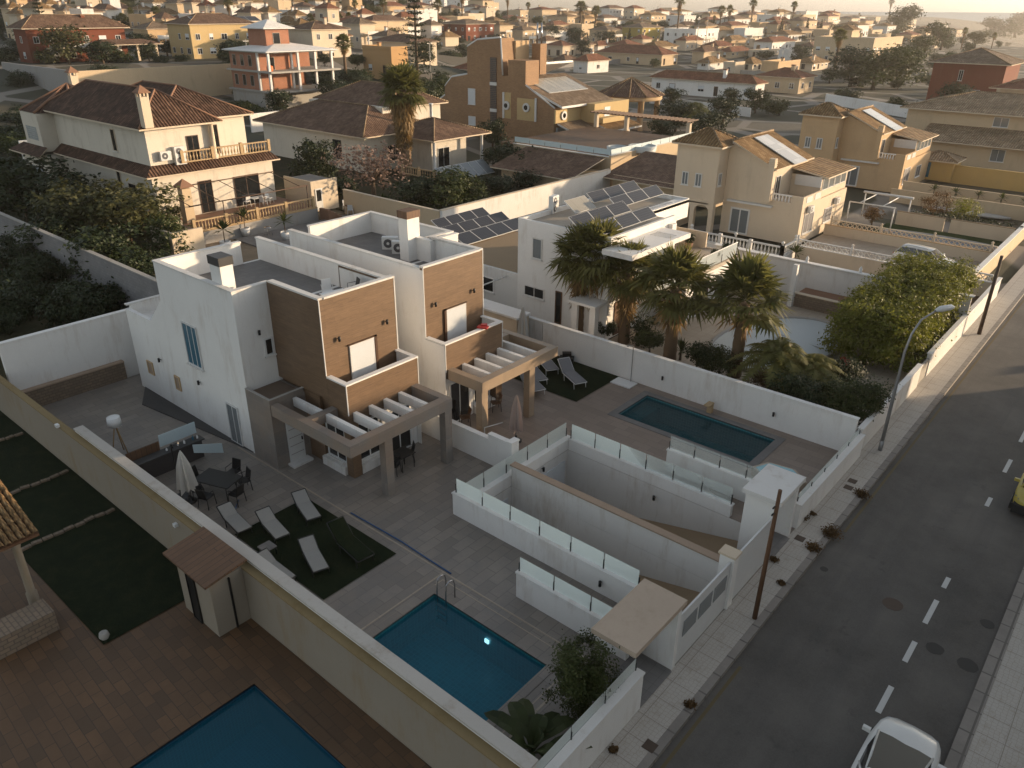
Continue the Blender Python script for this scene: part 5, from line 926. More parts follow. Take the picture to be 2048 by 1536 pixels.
# ------------------------------------------------------------------ beige tower house and its ochre twin
def tower_house(dy, wm, rm, label, full, yl, wall2='beige'):
    D = dy; o = thing('tower_house', label, 'house', (-27,66+D,0)); W = M[wm]; m_ = MB()
    m_.box(-34.4,-30.4,62.7+D,66.2+D,2.6,7.55); m_.box(-33.9,-30.9,62.7+D,62.75+D,2.6,2.7); m_.box(-34.4,-34.0,62.7+D,66.2+D,0,2.6).box(-32.6,-32.2,62.7+D,63.1+D,0,2.6).box(-30.8,-30.4,62.7+D,63.2+D,0,2.6)
    for x0, x1 in ((-34.0,-32.6),(-32.2,-30.8)):   # arches
        xc, hw = (x0+x1)/2, (x1-x0)/2; a_ = [(x0,2.6),(x0,1.9)]+[(xc-hw*math.cos(math.pi*k/8), 1.9+.62*math.sin(math.pi*k/8)) for k in range(1,8)]+[(x1,1.9),(x1,2.6)]; m_.wallpoly(a_, 'y', 62.7+D, 62.9+D)
    m_.box(-30.39,-23.3,64.5+D,75+D,0,3.3); m_.box(-30.39,-26.2,64.5+D,72+D,3.3,5.6); m_.wallpoly([(-30.39,5.6),(-26.2,5.6),(-26.2,5.95),(-28.2,6.9),(-30.39,7.75)], 'y', 64.5+D, 72+D); m_.box(-26.19,-23.5,68.6+D,75+D,3.3,5.1)
    m_.box(-26.2,-23.3,64.5+D,64.65+D,3.3,3.45).box(-24.3,-23.3,64.5+D,64.65+D,3.45,4.05).box(-23.45,-23.3,64.65+D,68.6+D,3.3,4.05)
    m_.build('wall', W, o); roof(o, -34.4,-30.4,62.7+D,66.2+D,7.56,1.15,rm,.4)
    shed(o, [(-30.0,64.1+D,7.95),(-25.8,64.1+D,6.05),(-25.8,72.3+D,6.05),(-30.0,72.3+D,7.95)][::1], rm); shed(o, [(-34.2,66.2+D,6.6),(-30.0,66.2+D,8.05),(-30.0,72.3+D,8.05),(-34.2,72.3+D,6.6)], rm)
    m_ = MB(); m_.tube([(-30.0,64.1+D,8.0),(-30.0,72.3+D,8.0)], .1, 5); m_.build('ridge_tiles', M['tile_pale'], o)
    shed(o, [(-26.4,68.4+D,5.7),(-22.9,68.4+D,5.15),(-22.9,75.2+D,5.15),(-26.4,75.2+D,5.7)], rm)
    panels(o, (-29.6,67.5+D,7.9), (0,2.7,0), (2.0,0,-.91), 1, 2, 'solar_white', 'solar_panel')
    window(o,'y',62.7+D,-33.7,-33.05,4.0,5.15,-1,mats=('frame_white','pane_pale'),fr=.08); window(o,'y',62.7+D,-32.4,-31.75,4.0,5.15,-1,mats=('frame_white','pane_pale'),fr=.08)
    window(o,'x',-30.4,63.0+D,63.6+D,4.2,5.3,1,mats=('frame_white','pane_pale'),fr=.08)
    window(o,'y',64.5+D,-29.55,-27.75,.1,2.35,-1,mats=('frame_white','pane_pale'),fr=.14,sill=False,mull=1,name='patio_door'); window(o,'y',64.5+D,-25.9,-25.4,3.5,5.2,-1,mats=('frame_white','pane'),fr=.07,mull=0,name='door',sill=False) if False else None
    m_ = MB().box(-29.9,-27.3+1.5,64.15+D,64.49+D,2.85,3.0); m_.build('awning_box', M['frame_white'], o)
    c_ = MB().box(-26.5,-26.0,64.0+D,64.49+D,3.3,6.9); c2 = c_.build('chimney', W, o); 
    for z in (6.3,6.45,6.6): MB().box(-26.54,-25.96,63.96+D,64.51+D,z,z+.06).build('vent_ring', M['cream'], c2)
    window(o,'x',-26.2,65.2+D,66.2+D,3.35,5.3,1,mats=('frame_white','pane'),name='balcony_door',sill=False)
    b_ = MB(); 
    for k in range(6): b_.lathe((-26.0+k*.29,64.57+D,3.45), [(.05,0),(.09,.15),(.04,.4),(.06,.5)], 6)
    b_.box(-26.19,-24.31,64.49+D,64.66+D,3.95,4.05); b_.build('balcony_baluster', M['frame_white'], o)
    for a, b in ((65.2,66.5),(67.0,68.3)): MB().box(-23.32,-23.27,a+D,b+D,3.45,3.95).build('balcony_screen', M['frame_white'], o)
    gl = MB().box(-25.8,-23.48,68.5+D,68.61+D,4.2,5.1); gl.build('glazed_side', M['frame_white'], o)
    for k in range(4): window(o,'x',-23.5,68.9+k*1.45+D,70.2+k*1.45+D,3.9,5.0,1,mats=('frame_white','pane_pale'),mull=0,sill=False)
    for a, b, z0, z1 in ((65.3,67.4,.8,2.5),(70.0,71.8,.9,2.2)): window(o,'x',-23.3,a+D,b+D,z0,z1,1,mats=('frame_white','grille'))
    return o
tower_house(0, 'cream', 'tile_gold', 'cream house with square tower, arches and pale solar panels behind white balustrade', True, 0)
tower_house(27.9, 'peach', 'tile_gold', 'peach coloured twin of the cream tower house, farther up the street', True, 0)
for (y, z, t_) in ((66.0,2.6,'left'),(72.3,2.3,'right')): ac_unit((-23.1,y,z), R(90), f'{t_} air conditioner on the street side of the cream tower house', W=.8, Hh=.55, D=.3)
wall('terrace_wall', [(-30,-22,58.3,58.5,-.2,.55),(-22.2,-22,58.5,61,-.2,.55)], 'white2', 'low white base wall below the white balustrade of the cream tower house')
balustrade([(-30,58.4),(-22.1,58.4),(-22.1,61.0)], .62, .8, 'frame_white', 'white balustrade with round finials in front of the cream tower house', .3)
for i, (x, y) in enumerate(((-30,58.4),(-26.05,58.4),(-22.1,58.4),(-22.1,61))): solo('finial', MB().lathe((x,y,1.54), [(.08,0),(.06,.06),(.14,.16),(.14,.24),(.0,.34)], 8), M['frame_white'], ['leftmost','second','third','rightmost'][i]+' round finial on the white balustrade of the cream tower house', 'finial', group='finials on the white balustrade')
wall('garden_wall', [(-21.8,-8.0,60.6,60.8,-.2,1.1)], 'cream', 'cream garden wall with pierced blocks along the driveway, near side'); 
def pierced(x0, x1, y, z, label, mat='white2'):
    o = thing('pierced_screen', label, 'screen', ((x0+x1)/2, y, z)); m_ = MB(); n = int((x1-x0)/.4)
    for i in range(n):
        a = x0+(x1-x0)*i/n; b = x0+(x1-x0)*(i+1)/n; m_.tube([(a,y,z),(b,y,z+.42)], .035, 4, cap=False).tube([(a,y,z+.42),(b,y,z)], .035, 4, cap=False)
    m_.build('lattice', M[mat], o); MB().box(x0,x1,y-.08,y+.08,z+.42,z+.5).build('top_rail', M[mat], o)
    for i in range(int((x1-x0)/4.2)+1): MB().lathe((x0+i*4.2,y,z), [(.1,0),(.1,.6),(.06,.66),(.12,.74),(0,.86)], 8).build('post', M[mat], o)
    return o
pierced(-21.8,-8.0,60.7,1.16,'white pierced block screen on top of the near driveway wall'); pierced(-22.5,-9.5,70.0,.9,'pink pierced block screen on top of the wall beside the oval pool','cream')
wall('garden_wall', [(-23,-9.4,69.9,70.1,-.2,.85)], 'cream', 'pinkish garden wall between the driveway and the oval pool', capmat='peach'); sheet('path', -22, -7.8, 52.0, 60.6, .01, M['terracotta_paving']); sheet('driveway', -23, -9.5, 60.8, 69.9, .01, M['terrace_warm']); sheet('lawn', -20, -9.6, 70.1, 78, .015, M['lawn_green'])
x, y = G(1618,520); flowerpot((x, 58.0, 0), 1.5, 'yucca', 'potted yucca on the path between the two walls beside the tower house')
def oval_pool(c, a, b, label, z=.02, tile='pool_deep'):
    o = thing('swimming_pool', label, 'swimming pool', (c[0], c[1], 0)); n = 28; P_ = [(math.cos(i*6.283/n), math.sin(i*6.283/n)) for i in range(n)]
    MB().prism([(c[0]+p[0]*(a+.35), c[1]+p[1]*(b+.35)) for p in P_], z-.05, z+.06).build('coping', M['concrete'], o); m_ = MB().prism([(c[0]+p[0]*a, c[1]+p[1]*b) for p in P_], z, z+.07); m_.build('water_surface', M[tile], o); return o
oval_pool((-14.5,74.9), 5.0, 1.0, 'long oval dark blue pool with pale rim beside the green lawn'); oval_pool((-15.2,87.8), 3.4, .7, 'narrow pale pool beside the two clipped shrubs', tile='solar_white')
wall('garden_wall', [(-19.3,-15.2,78.0,78.2,-.2,1.2),(-14.7,-9.7,78.0,78.2,-.2,1.2)], 'cream', 'cream wall behind the oval pool with dark hedge strip', capmat='brownwall'); solo('hedge', crown(random.Random(15), [((-18+i*.75,78.7,1.2), .5, .8) for i in range(12)], 2600, .14, 12, .22), M['leaf_dark'], 'dark clipped hedge strip along the cream wall of the oval pool', 'hedge')
o = thing('garden_pergola', 'white metal pergola frame beside the oval pool', 'pergola', (-20.6,76,0)); F = M['frame_white']
for x, y in ((-22.5,74),(-18.6,74),(-18.6,79),(-22.7,79)): MB().tube([(x,y,0),(x,y,2.3)], .06, 6).build('post', F, o)
for a, b, r_ in (((-22.5,74,2.3),(-18.5,74,2.3),.06),((-22.9,79,2.35),(-18.4,79,2.35),.12),((-21.6,74,2.32),(-21.6,79,2.32),.05),((-19.6,74,2.32),(-19.6,79,2.32),.05)): MB().tube([a,b], r_, 6).build('beam', F, o)
bushbig((-20.9,76.5,0), 1.2, 1.4, 'leaf_brown', 1500, .14, 'low reddish bush under the white metal pergola', seed=16)
bushbig((*G(1868,430), 0), 1.3, 2.5, 'leaf_brown', 2200, .15, 'round golden brown shrub, left of the pair by the narrow pool', seed=17, lobes=[((0,0,1.2),1.25,.95)]); bushbig((*G(1922,438), 0), 1.4, 2.0, 'leaf_gold', 2200, .15, 'round yellow green shrub, right of the pair by the narrow pool', seed=18, lobes=[((-.3,0,1.0),1.1,.85),((.5,0,1.0),1.0,.85)])
wall('garden_wall', [(-23,-9.8,88.6,88.8,-.2,1.1)], 'beige', 'beige wall behind the two clipped shrubs', capmat='beige'); wall('garden_wall', [(-23,-9.8,92.6,92.8,-.2,1.3)], 'beige', 'upper beige wall behind the row of potted plants', capmat='beige')
for i in range(5): flowerpot((-19.5+i*2.1,91.3,0), 1.3, 'yucca', f'{["first","second","third","fourth","fifth"][i]} plant from the left in the white trough row behind the clipped shrubs')
wall('front_wall', [(-9.5,-9.2,61.5,100,-.2,1.2)], 'beige', 'beige front wall along the far pavement')
# car in the driveway (white estate)
def car(loc, ang, paint, label, L=4.3, W=1.75, H=1.45, rack=False, name='parked_car', wt_=.1, bump=False):
    o = thing(name, label, 'car', loc); b = Vector(loc)
    def X(x, y, z): ca, sa = math.cos(ang), math.sin(ang); return (b.x+x*ca-y*sa, b.y+x*sa+y*ca, b.z+z)
    h = W/2; st = [(-L/2,.35,.75,.80,.84),(-L/2+.12,.25,.95,.93,.90),(-L*.3,.2,.98,1,.96),(0,.2,.96,1,.98),(L*.22,.2,.92,1,.97),(L*.38,.2,.86,.95,.88),(L*.45,.22,.79,.84,.76),(L/2-.04,.3,.7,.66,.6),(L/2,.36,.6,.5,.46)]
    m_ = MB(); rings = []
    for x, zb, zt, wb, wt in st: rings.append([X(x,-h*wb,zb+.05),X(x,-h*wb,(zb+zt)/2),X(x,-h*wt,zt-.04),X(x,-h*wt*.86,zt),X(x,0,zt+.03),X(x,h*wt*.86,zt),X(x,h*wt,zt-.04),X(x,h*wb,(zb+zt)/2),X(x,h*wb,zb+.05)])
    v = [p for r_ in rings for p in r_]; k = 9; m_.raw(v, [(i*k+j, i*k+(j+1)%k, (i+1)*k+(j+1)%k, (i+1)*k+j) for i in range(len(st)-1) for j in range(k)], 0, True); m_.raw(rings[0], [tuple(range(k))[::-1]]); m_.raw(rings[-1], [tuple(range(k))]); m_.build('body', M[paint], o)
    # cabin: base outline & roof outline
    B = [(-L/2+.15,.80,.93),(-L*.1,.86,.96),(L*.1,.86,.95),(L*.27,.78,.90)]; Rf = [(-L*.38,.60,H-.06),(min(-L*.18,L*(wt_-.1)),.64,H),(L*(wt_-.06),.63,H-.02),(L*wt_,.57,H-.05)]
    def side(s):
        m2 = MB(); 
        for i in range(3): m2.face([X(B[i][0],s*h*B[i][1],B[i][2]),X(B[i+1][0],s*h*B[i+1][1],B[i+1][2]),X(Rf[i+1][0],s*h*Rf[i+1][1],Rf[i+1][2]-.05),X(Rf[i][0],s*h*Rf[i][1],Rf[i][2]-.05)][::s])
        return m2
    for s in (-1,1): side(s).build('side_window', M['pane'], o)
    m2 = MB(); a, c = B[3], Rf[3]; n=4; q0=[X(a[0]+.09*(1-(2*i/n-1)**2),h*a[1]*(2*i/n-1),a[2]) for i in range(n+1)]; q1=[X(c[0]+.05*(1-(2*i/n-1)**2),h*c[1]*(2*i/n-1),c[2]) for i in range(n+1)]; m2.raw(q0+q1, [(i,i+1,n+2+i,n+1+i) for i in range(n)], 0, True); m2.build('windscreen', M['windscreen'], o)
    m2 = MB(); a, c = B[0], Rf[0]; m2.face([X(a[0],h*a[1],a[2]),X(a[0],-h*a[1],a[2]),X(c[0],-h*c[1],c[2]),X(c[0],h*c[1],c[2])]); m2.build('rear_window', M['pane'], o)
    m2 = MB(); rr = []
    for x, w_, z in [(Rf[0][0]-.05,.60,Rf[0][2])]+Rf[1:3]+[(Rf[3][0]+.03,.57,Rf[3][2])]: rr.append([X(x,-h*w_*1.06,z-.07),X(x,-h*w_*.9,z+.005),X(x,0,z+.03),X(x,h*w_*.9,z+.005),X(x,h*w_*1.06,z-.07)])
    m2.raw([p for r_ in rr for p in r_], [(i*5+j,i*5+j+1,(i+1)*5+j+1,(i+1)*5+j) for i in range(3) for j in range(4)], 0, True); m2.build('roof', M[paint], o)
    m2 = MB()
    for s in (-1,1): m2.tube([X(B[3][0],s*h*B[3][1],B[3][2]),X(Rf[3][0],s*h*Rf[3][1],Rf[3][2]-.03)], .035, 5); m2.tube([X(B[0][0],s*h*B[0][1],B[0][2]),X(Rf[0][0],s*h*Rf[0][1],Rf[0][2]-.03)], .045, 5); m2.tube([X(B[1][0]+.2,s*h*B[1][1],B[1][2]),X(Rf[1][0]+.15,s*h*Rf[1][1],Rf[1][2]-.03)], .03, 5)
    m2.build('pillar', M[paint], o); m2 = MB(); m2.face([X(L*.27,-h*.7,.9),X(L*.27,h*.7,.9),X(L*.12,h*.72,.93),X(L*.12,-h*.72,.93)]); m2.face([X(L*.12,-h*.72,.93),X(L*.12,h*.72,.93),X(L*.1,h*.72,.6),X(L*.1,-h*.72,.6)]); m2.build('dashboard', M['dash'], o)
    m2 = MB(); m2.face([X(L*.12,-h*.78,.62),X(L*.12,h*.78,.62),X(-L*.42,h*.78,.7),X(-L*.42,-h*.78,.7)]); m2.build('interior', M['carinterior'], o)
    for y in (-.36,.36): m2 = MB(); c_ = X(-.15,y,.62); m2.obox((c_[0],c_[1],c_[2]), ang, .5, .48, .12).obox((*X(-.4,y,.7)[:2], b.z+.7), ang, .14, .46, .5); m2.build('seat', M['carinterior'], o)
    for s in (-1,1):
        p = Vector(X(L*.2, s*(h+.06), .98)); MB().obox((p.x,p.y,p.z), ang, .1, .2, .12).build('wing_mirror', M[paint], o)
        MB().obox((*X(L/2-.28, s*h*.72, 0)[:2], b.z+.6), ang+s*-.5, .3, .16, .12).build('headlight', M['pane_pale'], o); MB().obox((*X(-L/2+.04, s*h*.74, 0)[:2], b.z+.7), ang, .1, .16, .14).build('tail_light', M['red'], o)
        for x in (-L*.3, L*.31):
            w0 = Vector(X(x, s*(h-.2), .31)); w1 = Vector(X(x, s*(h+.01), .31)); wl = MB().tube([w0,w1], .31, 14).build('wheel', M['rubber'], o); MB().tube([w1, w1+(w1-w0)*.06], .2, 10).build('rim', M['galv'], wl)
    if bump: q = X(L/2-.06,0,.16); MB().obox((q[0],q[1],q[2]), ang, .34, W*.86, .36).obox((*X(0,0,0)[:2], b.z+.14), ang, L*.9, W+.03, .26).build('bumper', M['rubber'], o)
    if rack:
        for s in (-1,1): MB().tube([X(-L*.33,s*h*.56,H),X(-L*.3,s*h*.56,H+.06),X(L*.02,s*h*.56,H+.06),X(L*.04,s*h*.56,H)], .018, 5).build('roof_rail', M['galv'], o)
    return o
car((-13.4,65.4,0), R(-8), 'carpaint_white', 'white estate car parked in the driveway behind the cream pierced wall', rack=True, L=4.5, H=1.5)
car((-1.22,16.33,-.15), R(90), 'carpaint_white', 'white car parked on the road at the bottom edge of the photo', L=4.25, W=1.72, wt_=-.16)
car((-.72,34.35,-.15), R(-90), 'carpaint_yellow', 'yellow car with black bumper cut off by the right edge', L=3.4, W=1.56, bump=True)
# ------------------------------------------------------------------ houses across the street, outside the frame, that shade the plots
for i, (x0, y0, y1, h, s_) in enumerate(((6,2,16,9.5,0),(6.5,19,34,11,1),(6,37.5,50,11.5,0),(7,53,60.5,10,1))):
    o = thing('street_house', ['','second ','third ','fourth '][i]+'block across the street beyond the right edge', 'house', (x0+6,y0,0)); MB().box(x0,x0+11,y0,y1,-.2,h).build('wall', M[['cream','white','beige','cream'][i]], o); roof(o, x0,x0+11,y0,y1,h,1.6,'tile_brown')
    for k in range(3):
        for z in (1.2,4.4,7.4): window(o,'x',x0,y0+2+k*4,y0+3.4+k*4,z,z+1.4,-1)
# far right beige houses with galleries
o = thing('gallery_house', 'long beige house with two tiers of pale tiled roofs on the right', 'house', (-20,120,0)); m_ = MB().box(-28,-6,115.6,121,0,3.1).box(-31.5,-4,121,134,0,6.1); m_.build('wall', M['beige'], o)
shed(o, [(-28.3,114.4,2.9),(-5.5,114.4,2.9),(-5.5,121.0,4.3),(-28.3,121.0,4.3)], 'tile_pale'); roof(o, -31.5,-4,121,134,6.1,2.0,'tile_pale',.9)
for x in (-20,-13): window(o,'y',121,x-.9,x+.9,4.5,5.7,-1,mats=('frame_white','pane_pale'))
for x in (-18.5,-11): window(o,'y',115.6,x-.8,x+.8,1.0,2.5,-1,mats=('frame_white','pane_pale'))
wall('garden_wall', [(-22,-9.8,103.8,104.1,-.2,1.8)], 'ochre', 'long ochre garden wall in front of the long beige house', capmat='ochre')
o = thing('garden_hut', 'small ochre hut with tiled roof beside the long ochre wall', 'hut', (-23.5,104,0)); MB().box(-24.6,-20.6,103,106.5,0,2.3).build('wall', M['ochre'], o); roof(o,-24.6,-20.6,103,106.5,2.3,.8,'tile_pale',.4); window(o,'y',103,-23.6,-23.0,.3,2.0,-1,mats=('pane_blue','pane_blue'),name='door',mull=0,sill=False)
o = thing('terrace_house', 'beige house with deep tiled veranda at the right edge, behind the gallery house', 'house', (-14,160,0)); MB().box(-27,-5,152,168,0,7).build('wall', M['cream'], o); roof(o,-27,-5,152,168,7,2.6,'tile_red',1.0)
for x in (-26.5,-22,-17): railcol(o,x,151.2,0,6.9,.25,'cream')
o = thing('red_house', 'dark red house with tiled roof near the right edge', 'house', (-38,190,0)); MB().box(-45,-32,184,198,0,8.8).build('wall', M['terracotta_red'], o); roof(o,-45,-32,184,198,8.8,2.6,'tile_grey',.9); window(o,'y',184,-38.5,-35.5,.5,4,-1,mats=('frame_white','pane_pale'),sill=False); window(o,'y',184,-40,-39.2,5.5,7.5,-1)
# ------------------------------------------------------------------ walls and yards behind
wall('boundary_wall', [(-47.9,-47.6,46.6,72.4,-.2,2.2)], 'white2', 'long white wall behind the solar house running to the tan wall', capmat='cream')
wall('boundary_wall', [(-61,-47.9,46.5,46.75,-.2,2.1)], 'beige', 'cream garden wall between the villa terrace and the flowering tree', capmat='cream')
wall('retaining_wall', [(-49.4,-49.1,74.6,94.3,-.2,3.2),(-63.5,-49.4,74.6,74.9,-.2,3.0)], 'beige', 'tall tan wall below the brick house terrace', capmat='white2'); 
wall('boundary_wall', [(-75,-40.6,20.1,20.35,-.2,2.9)], 'cmu', 'long grey block wall beside the dark scrub lot', capmat='concrete'); 
wall('gate_pillar', [(-41.2,-40.4,19.2,20.0,-.2,3.9)], 'white', 'white pillar at the end of the grey block wall', capmat='white')
struct('scrubland', MB().box(-140,-40.5,-40,9.2,-.19,-.15).box(-140,-40.5,9.2,20.05,-.19,-.15), M['scrub']); struct('dirt_yard', MB().box(-64,-40.5,20.4,34,-.19,-.1), M['dusty']); struct('dark_garden', MB().box(-130,-66,-20,60,-.19,-.12), M['scrub']); struct('garden_ground', MB().box(-100,-48,47,74.4,-.19,-.1), M['garden_soil'])
struct('paved_yard', MB().box(-60,-40.5,34,46.4,-.19,.0), M['terrace_tile'])
# brick house
o = thing('brick_house', 'tall ochre brick house with glass block tower and round windows', 'house', (-78,98,0)); x1, y0 = -69.9, 91.0; m_ = MB()
m_.wallpoly([(-98,0),(-69.9,0),(-69.9,5.2),(-74.2,7.6),(-75.2,7.9),(-75.2,11.2),(-78.5,11.2),(-78.5,9.0),(-79.6,9.0),(-80,14.0),(-84.5,13.6),(-86.6,12.6),(-86.6,8.8),(-90,8.2),(-91.5,6.8),(-91.5,5.5),(-98,1.8)][::-1], 'y', y0, y0+3.0)
m_.box(-92,-70.2,y0+3.0,y0+15,0,5.6); m_.build('wall', M['brick_ochre'], o); MB().box(-84.5,-79.6,y0+3.0,y0+6,8,13.6).build('stair_tower', M['peach'], o)
shed(o, [(-78,y0+.1,8.9),(-68.6,y0+.1,5.6),(-68.6,y0+13,5.6),(-78,y0+13,8.9)], 'tile_grey', .3, eave='frame_white'); shed(o, [(-92,y0+3,5.8),(-78,y0+3,10.6),(-78,y0+15,10.6),(-92,y0+15,5.8)], 'tile_grey', .3, eave='frame_white')
m_ = MB()
for a, b in (((-69.9,5.2),(-75.2,7.9)),((-79.6,9.0),(-80,14.0)),((-80,14.0),(-84.5,13.6)),((-84.5,13.6),(-86.6,12.6)),((-86.6,8.8),(-90,8.2)),((-90,8.2),(-91.5,6.8)),((-91.5,5.5),(-98,1.8))): m_.tube([(a[0],y0+.1,a[1]+.08),(b[0],y0+.1,b[1]+.08)], .16, 4)
m_.build('coping', M['frame_white'], o); g_ = MB().box(-81.9,-80.7,y0-.12,y0,1,11.4); gg = g_.build('glass_blocks', M['glassblock_dark'], o)
for z in (3.9,7.6): MB().box(-81.95,-80.65,y0-.15,y0-.001,z,z+.45).build('white_band', M['frame_white'], gg)
for z0, z1 in ((1.6,2.9),(4.6,6.9)): window(o,'y',y0,-86.5,-85.0,z0,z1,-1,mats=('frame_white','shutter'),mull=0)
panels(o, (-76.6,y0+2,8.5), (0,1.35,0), (4.2,0,-1.48), 7, 1, 'solar_pale')
m_ = MB().box(-69.89,-67.2,y0+6,y0+15,3.0,5.6).box(-69.89,-69.6,y0,y0+6,3.2,5.0); m_.build('front_bay', M['yellowish'], o); MB().box(-79.4,-77.9,y0-.05,y0-.001,3.2,6.8).box(-76.7,-73.2,y0-.05,y0-.001,3.2,6.2).build('render_panel', M['yellowish'], o)
for x in (-78.7,-74.9):
    MB().tube([(x,y0-.06,5.0),(x,y0-.25,5.0)], .62, 18).build('round_window_frame', M['frame_white'], o); MB().tube([(x,y0-.26,5.0),(x,y0-.28,5.0)], .34, 16).build('round_pane', M['pane'], o)
MB().tube([(-69.6,y0+1.8,4.2),(-69.4,y0+1.8,4.2)], .62, 18).build('round_window_frame', M['frame_white'], o); MB().tube([(-69.39,y0+1.8,4.2),(-69.37,y0+1.8,4.2)], .34, 16).build('round_pane', M['pane'], o)
MB().box(-79.4,-79.1,y0-.2,y0-.06,3.2,6.8).box(-73.3,-73.0,y0-.2,y0-.06,3.2,6.4).build('pilaster', M['frame_white'], o)
shed(o, [(-69.5,y0+.3,3.3),(-66.2,y0+.3,2.2),(-66.2,y0+6.5,2.2),(-69.5,y0+6.5,3.3)], 'tile_grey', .25, eave='frame_white'); shed(o, [(-67.2,y0+6.6,2.9),(-64.6,y0+6.6,2.1),(-64.6,y0+15,2.1),(-67.2,y0+15,2.9)], 'tile_gold', .25, eave='frame_white')
MB().box(-67.2,-65.9,y0+6.4,y0+13,3.0,3.7).build('balcony_parapet', M['yellowish'], o); window(o,'x',-67.2,y0+8.5,y0+10,3.2,5.0,1,mats=('frame_white','shutter'),sill=False)
for y in (y0+.4,y0+6,y0+14): MB().box(-66.6,-66.2,y-.2,y+.2,0,2.2).build('post', M['frame_white'], o)
MB().box(-69.85,-67.2,y0+6,y0+15,0,2.99).build('lower_wall', M['brick_ochre'], o); MB().box(-69.88,-69.6,y0+.5,y0+5.5,.6,2.6).build('striped_blind', M['glassblock'], o)
MB().box(-79.0,-77.4,y0+6,y0+7.5,9,13.2).build('chimney', M['brick_ochre'], o)
for x in (-78.6,-77.8): MB().tube([(x,y0+6.7,13.2),(x,y0+6.7,16)], .12, 6).build('flue', M['steel'], o)
glass_rail('terrace_railing', [(-63.4,74.8),(-49.3,74.8),(-49.3,94)], 3.2, .6, 'pale panel railing around the raised brick house terrace', mat='frosted', pitch=2.2)
struct('raised_terrace', MB().box(-66,-49.45,75.0,94.3,-.2,2.9), M['terracotta_paving'])
o = thing('wooden_pergola', 'brown wooden slatted pergola beside the brick house terrace', 'pergola', (-58,96,2.9))
for i in range(26): MB().box(-65.5+i*.0+i*.6,-65.3+i*.6,93.5,96.5,4.9,5.05).build('slat', M['greywood'], o)
for x in (-65,-60,-50.5): MB().box(x-.25,x+.25,94.2,94.7,2.9,4.9).build('post', M['cream'], o)
MB().box(-66,-50,94.3,94.6,4.75,4.9).build('beam', M['greywood'], o)
for i, (px, py, r_) in enumerate(((1285,290,1.6),(1235,292,1.2))): x, y = P(px, py, 3.6).x, P(px, py, 3.6).y; solo('hot_tub', MB().lathe((x,y,2.9), [(r_,0),(r_*1.05,.65),(r_*.9,.7),(r_*.85,.5),(0,.5)], 14), M['cover_blue'], ['pale blue round paddling pool on the brick house terrace','smaller blue tub on the brick house terrace'][i], 'tub')
o = thing('tiled_outbuilding', 'low outbuilding with brown tiled roof below the brick house terrace', 'shed', (-54,72,0)); MB().box(-60,-50,68.5,74,0,1.6).build('wall', M['beige'], o); shed(o, [(-61,67.6,1.5),(-49.6,67.6,1.5),(-49.6,74.2,3.0),(-61,74.2,3.0)], 'tile_brown')
o = thing('tiled_outbuilding', 'low dark tiled roof between the tan wall and the cream tower house', 'shed', (-40,78,0)); MB().box(-47,-35,72,80,0,1.8).build('wall', M['beige'], o); shed(o, [(-48,71,1.6),(-34.6,71,1.6),(-34.6,80,3.2),(-48,80,3.2)], 'tile_brown')
o = thing('gazebo', 'round gazebo with conical tiled roof and arches behind the brick house', 'gazebo', (-76,128,0)); c = Vector((*G(1262,178,6.0), 0)); o.location = c; BASE[o] = c; n = 12; m_ = MB()
for k in range(n):
    a0, a1 = k*6.283/n, (k+1)*6.283/n; m_.face([(c.x+5.6*math.cos(a0),c.y+5.6*math.sin(a0),5.2),(c.x+5.6*math.cos(a1),c.y+5.6*math.sin(a1),5.2),(c.x,c.y,7.8)])
m_.build('roof', M['tile_brown'], o); ridgecaps(o, [((c.x+5.6*math.cos(k*6.283/n),c.y+5.6*math.sin(k*6.283/n),5.2),(c.x,c.y,7.8)) for k in range(n)], .12)
MB().lathe((c.x,c.y,4.5), [(5.1,0),(5.2,.05),(5.2,.65),(5.0,.65)], 24).build('ring_beam', M['peach'], o)
for k in range(8): railcol(o, c.x+4.8*math.cos(k*.785+.2), c.y+4.8*math.sin(k*.785+.2), 0, 4.6, .35, 'peach')
# ------------------------------------------------------------------ left villa
X1, Y0 = -66.3, 30.9; o = thing('terrace_villa', 'cream two storey villa with dark tiled hipped roofs and balustraded terrace on the left', 'house', (-75,38,0))
gy = PX(297,356,X1+.6)[0]; y_r = PX(551,317.6,X1+.6)[0]; 
struct('villa_terrace', MB().box(-90,-61.01,30.2,43.4,-.2,1.0), M['terracotta'])
ze = PX(297,356,X1+.6)[1]; zt = PX(276,258,X1)[1]; yA = gy+.5; yB = PX(544,328,X1)[0]; yC = PX(425,250,X1)[0]
m_ = MB().box(-84,X1,yA,yB,1.0,ze).box(-86,X1-.3,yA+.3,yC,ze,zt-.1).box(-84,X1-3.2,yC-.05,yB-.4,ze,zt-.1).box(-90,-84,yA-1.5,yA+8,0,ze-.3).box(-89,-85,yA-1.2,yA+7,ze,zt-.3); m_.build('wall', M['offwhite'], o)
m_ = MB()
for (x0, x1, y0_, y1_) in ((-84.9,X1+.7,yA-.7,yA),): pass
shed(o, [(-84.5,yA-.7,ze),(X1+.7,yA-.7,ze),(X1-.3,yA+.3,ze+.75),(-84.5,yA+.3,ze+.75)], 'tile_dark', .12, 'roof_skirt'); shed(o, [(-91,yA-2.4,ze-.2),(-83.4,yA-2.4,ze-.2),(-84.2,yA-1.2,ze+.5),(-90,yA-1.2,ze+.5)], 'tile_dark', .12, 'roof_skirt')
shed(o, [(X1+.7,yA-.7,ze),(X1+.7,yB+.5,ze),(X1-.3,yB+.0,ze+.7),(X1-.3,yA+.3,ze+.75)], 'tile_dark', .12, 'roof_skirt')
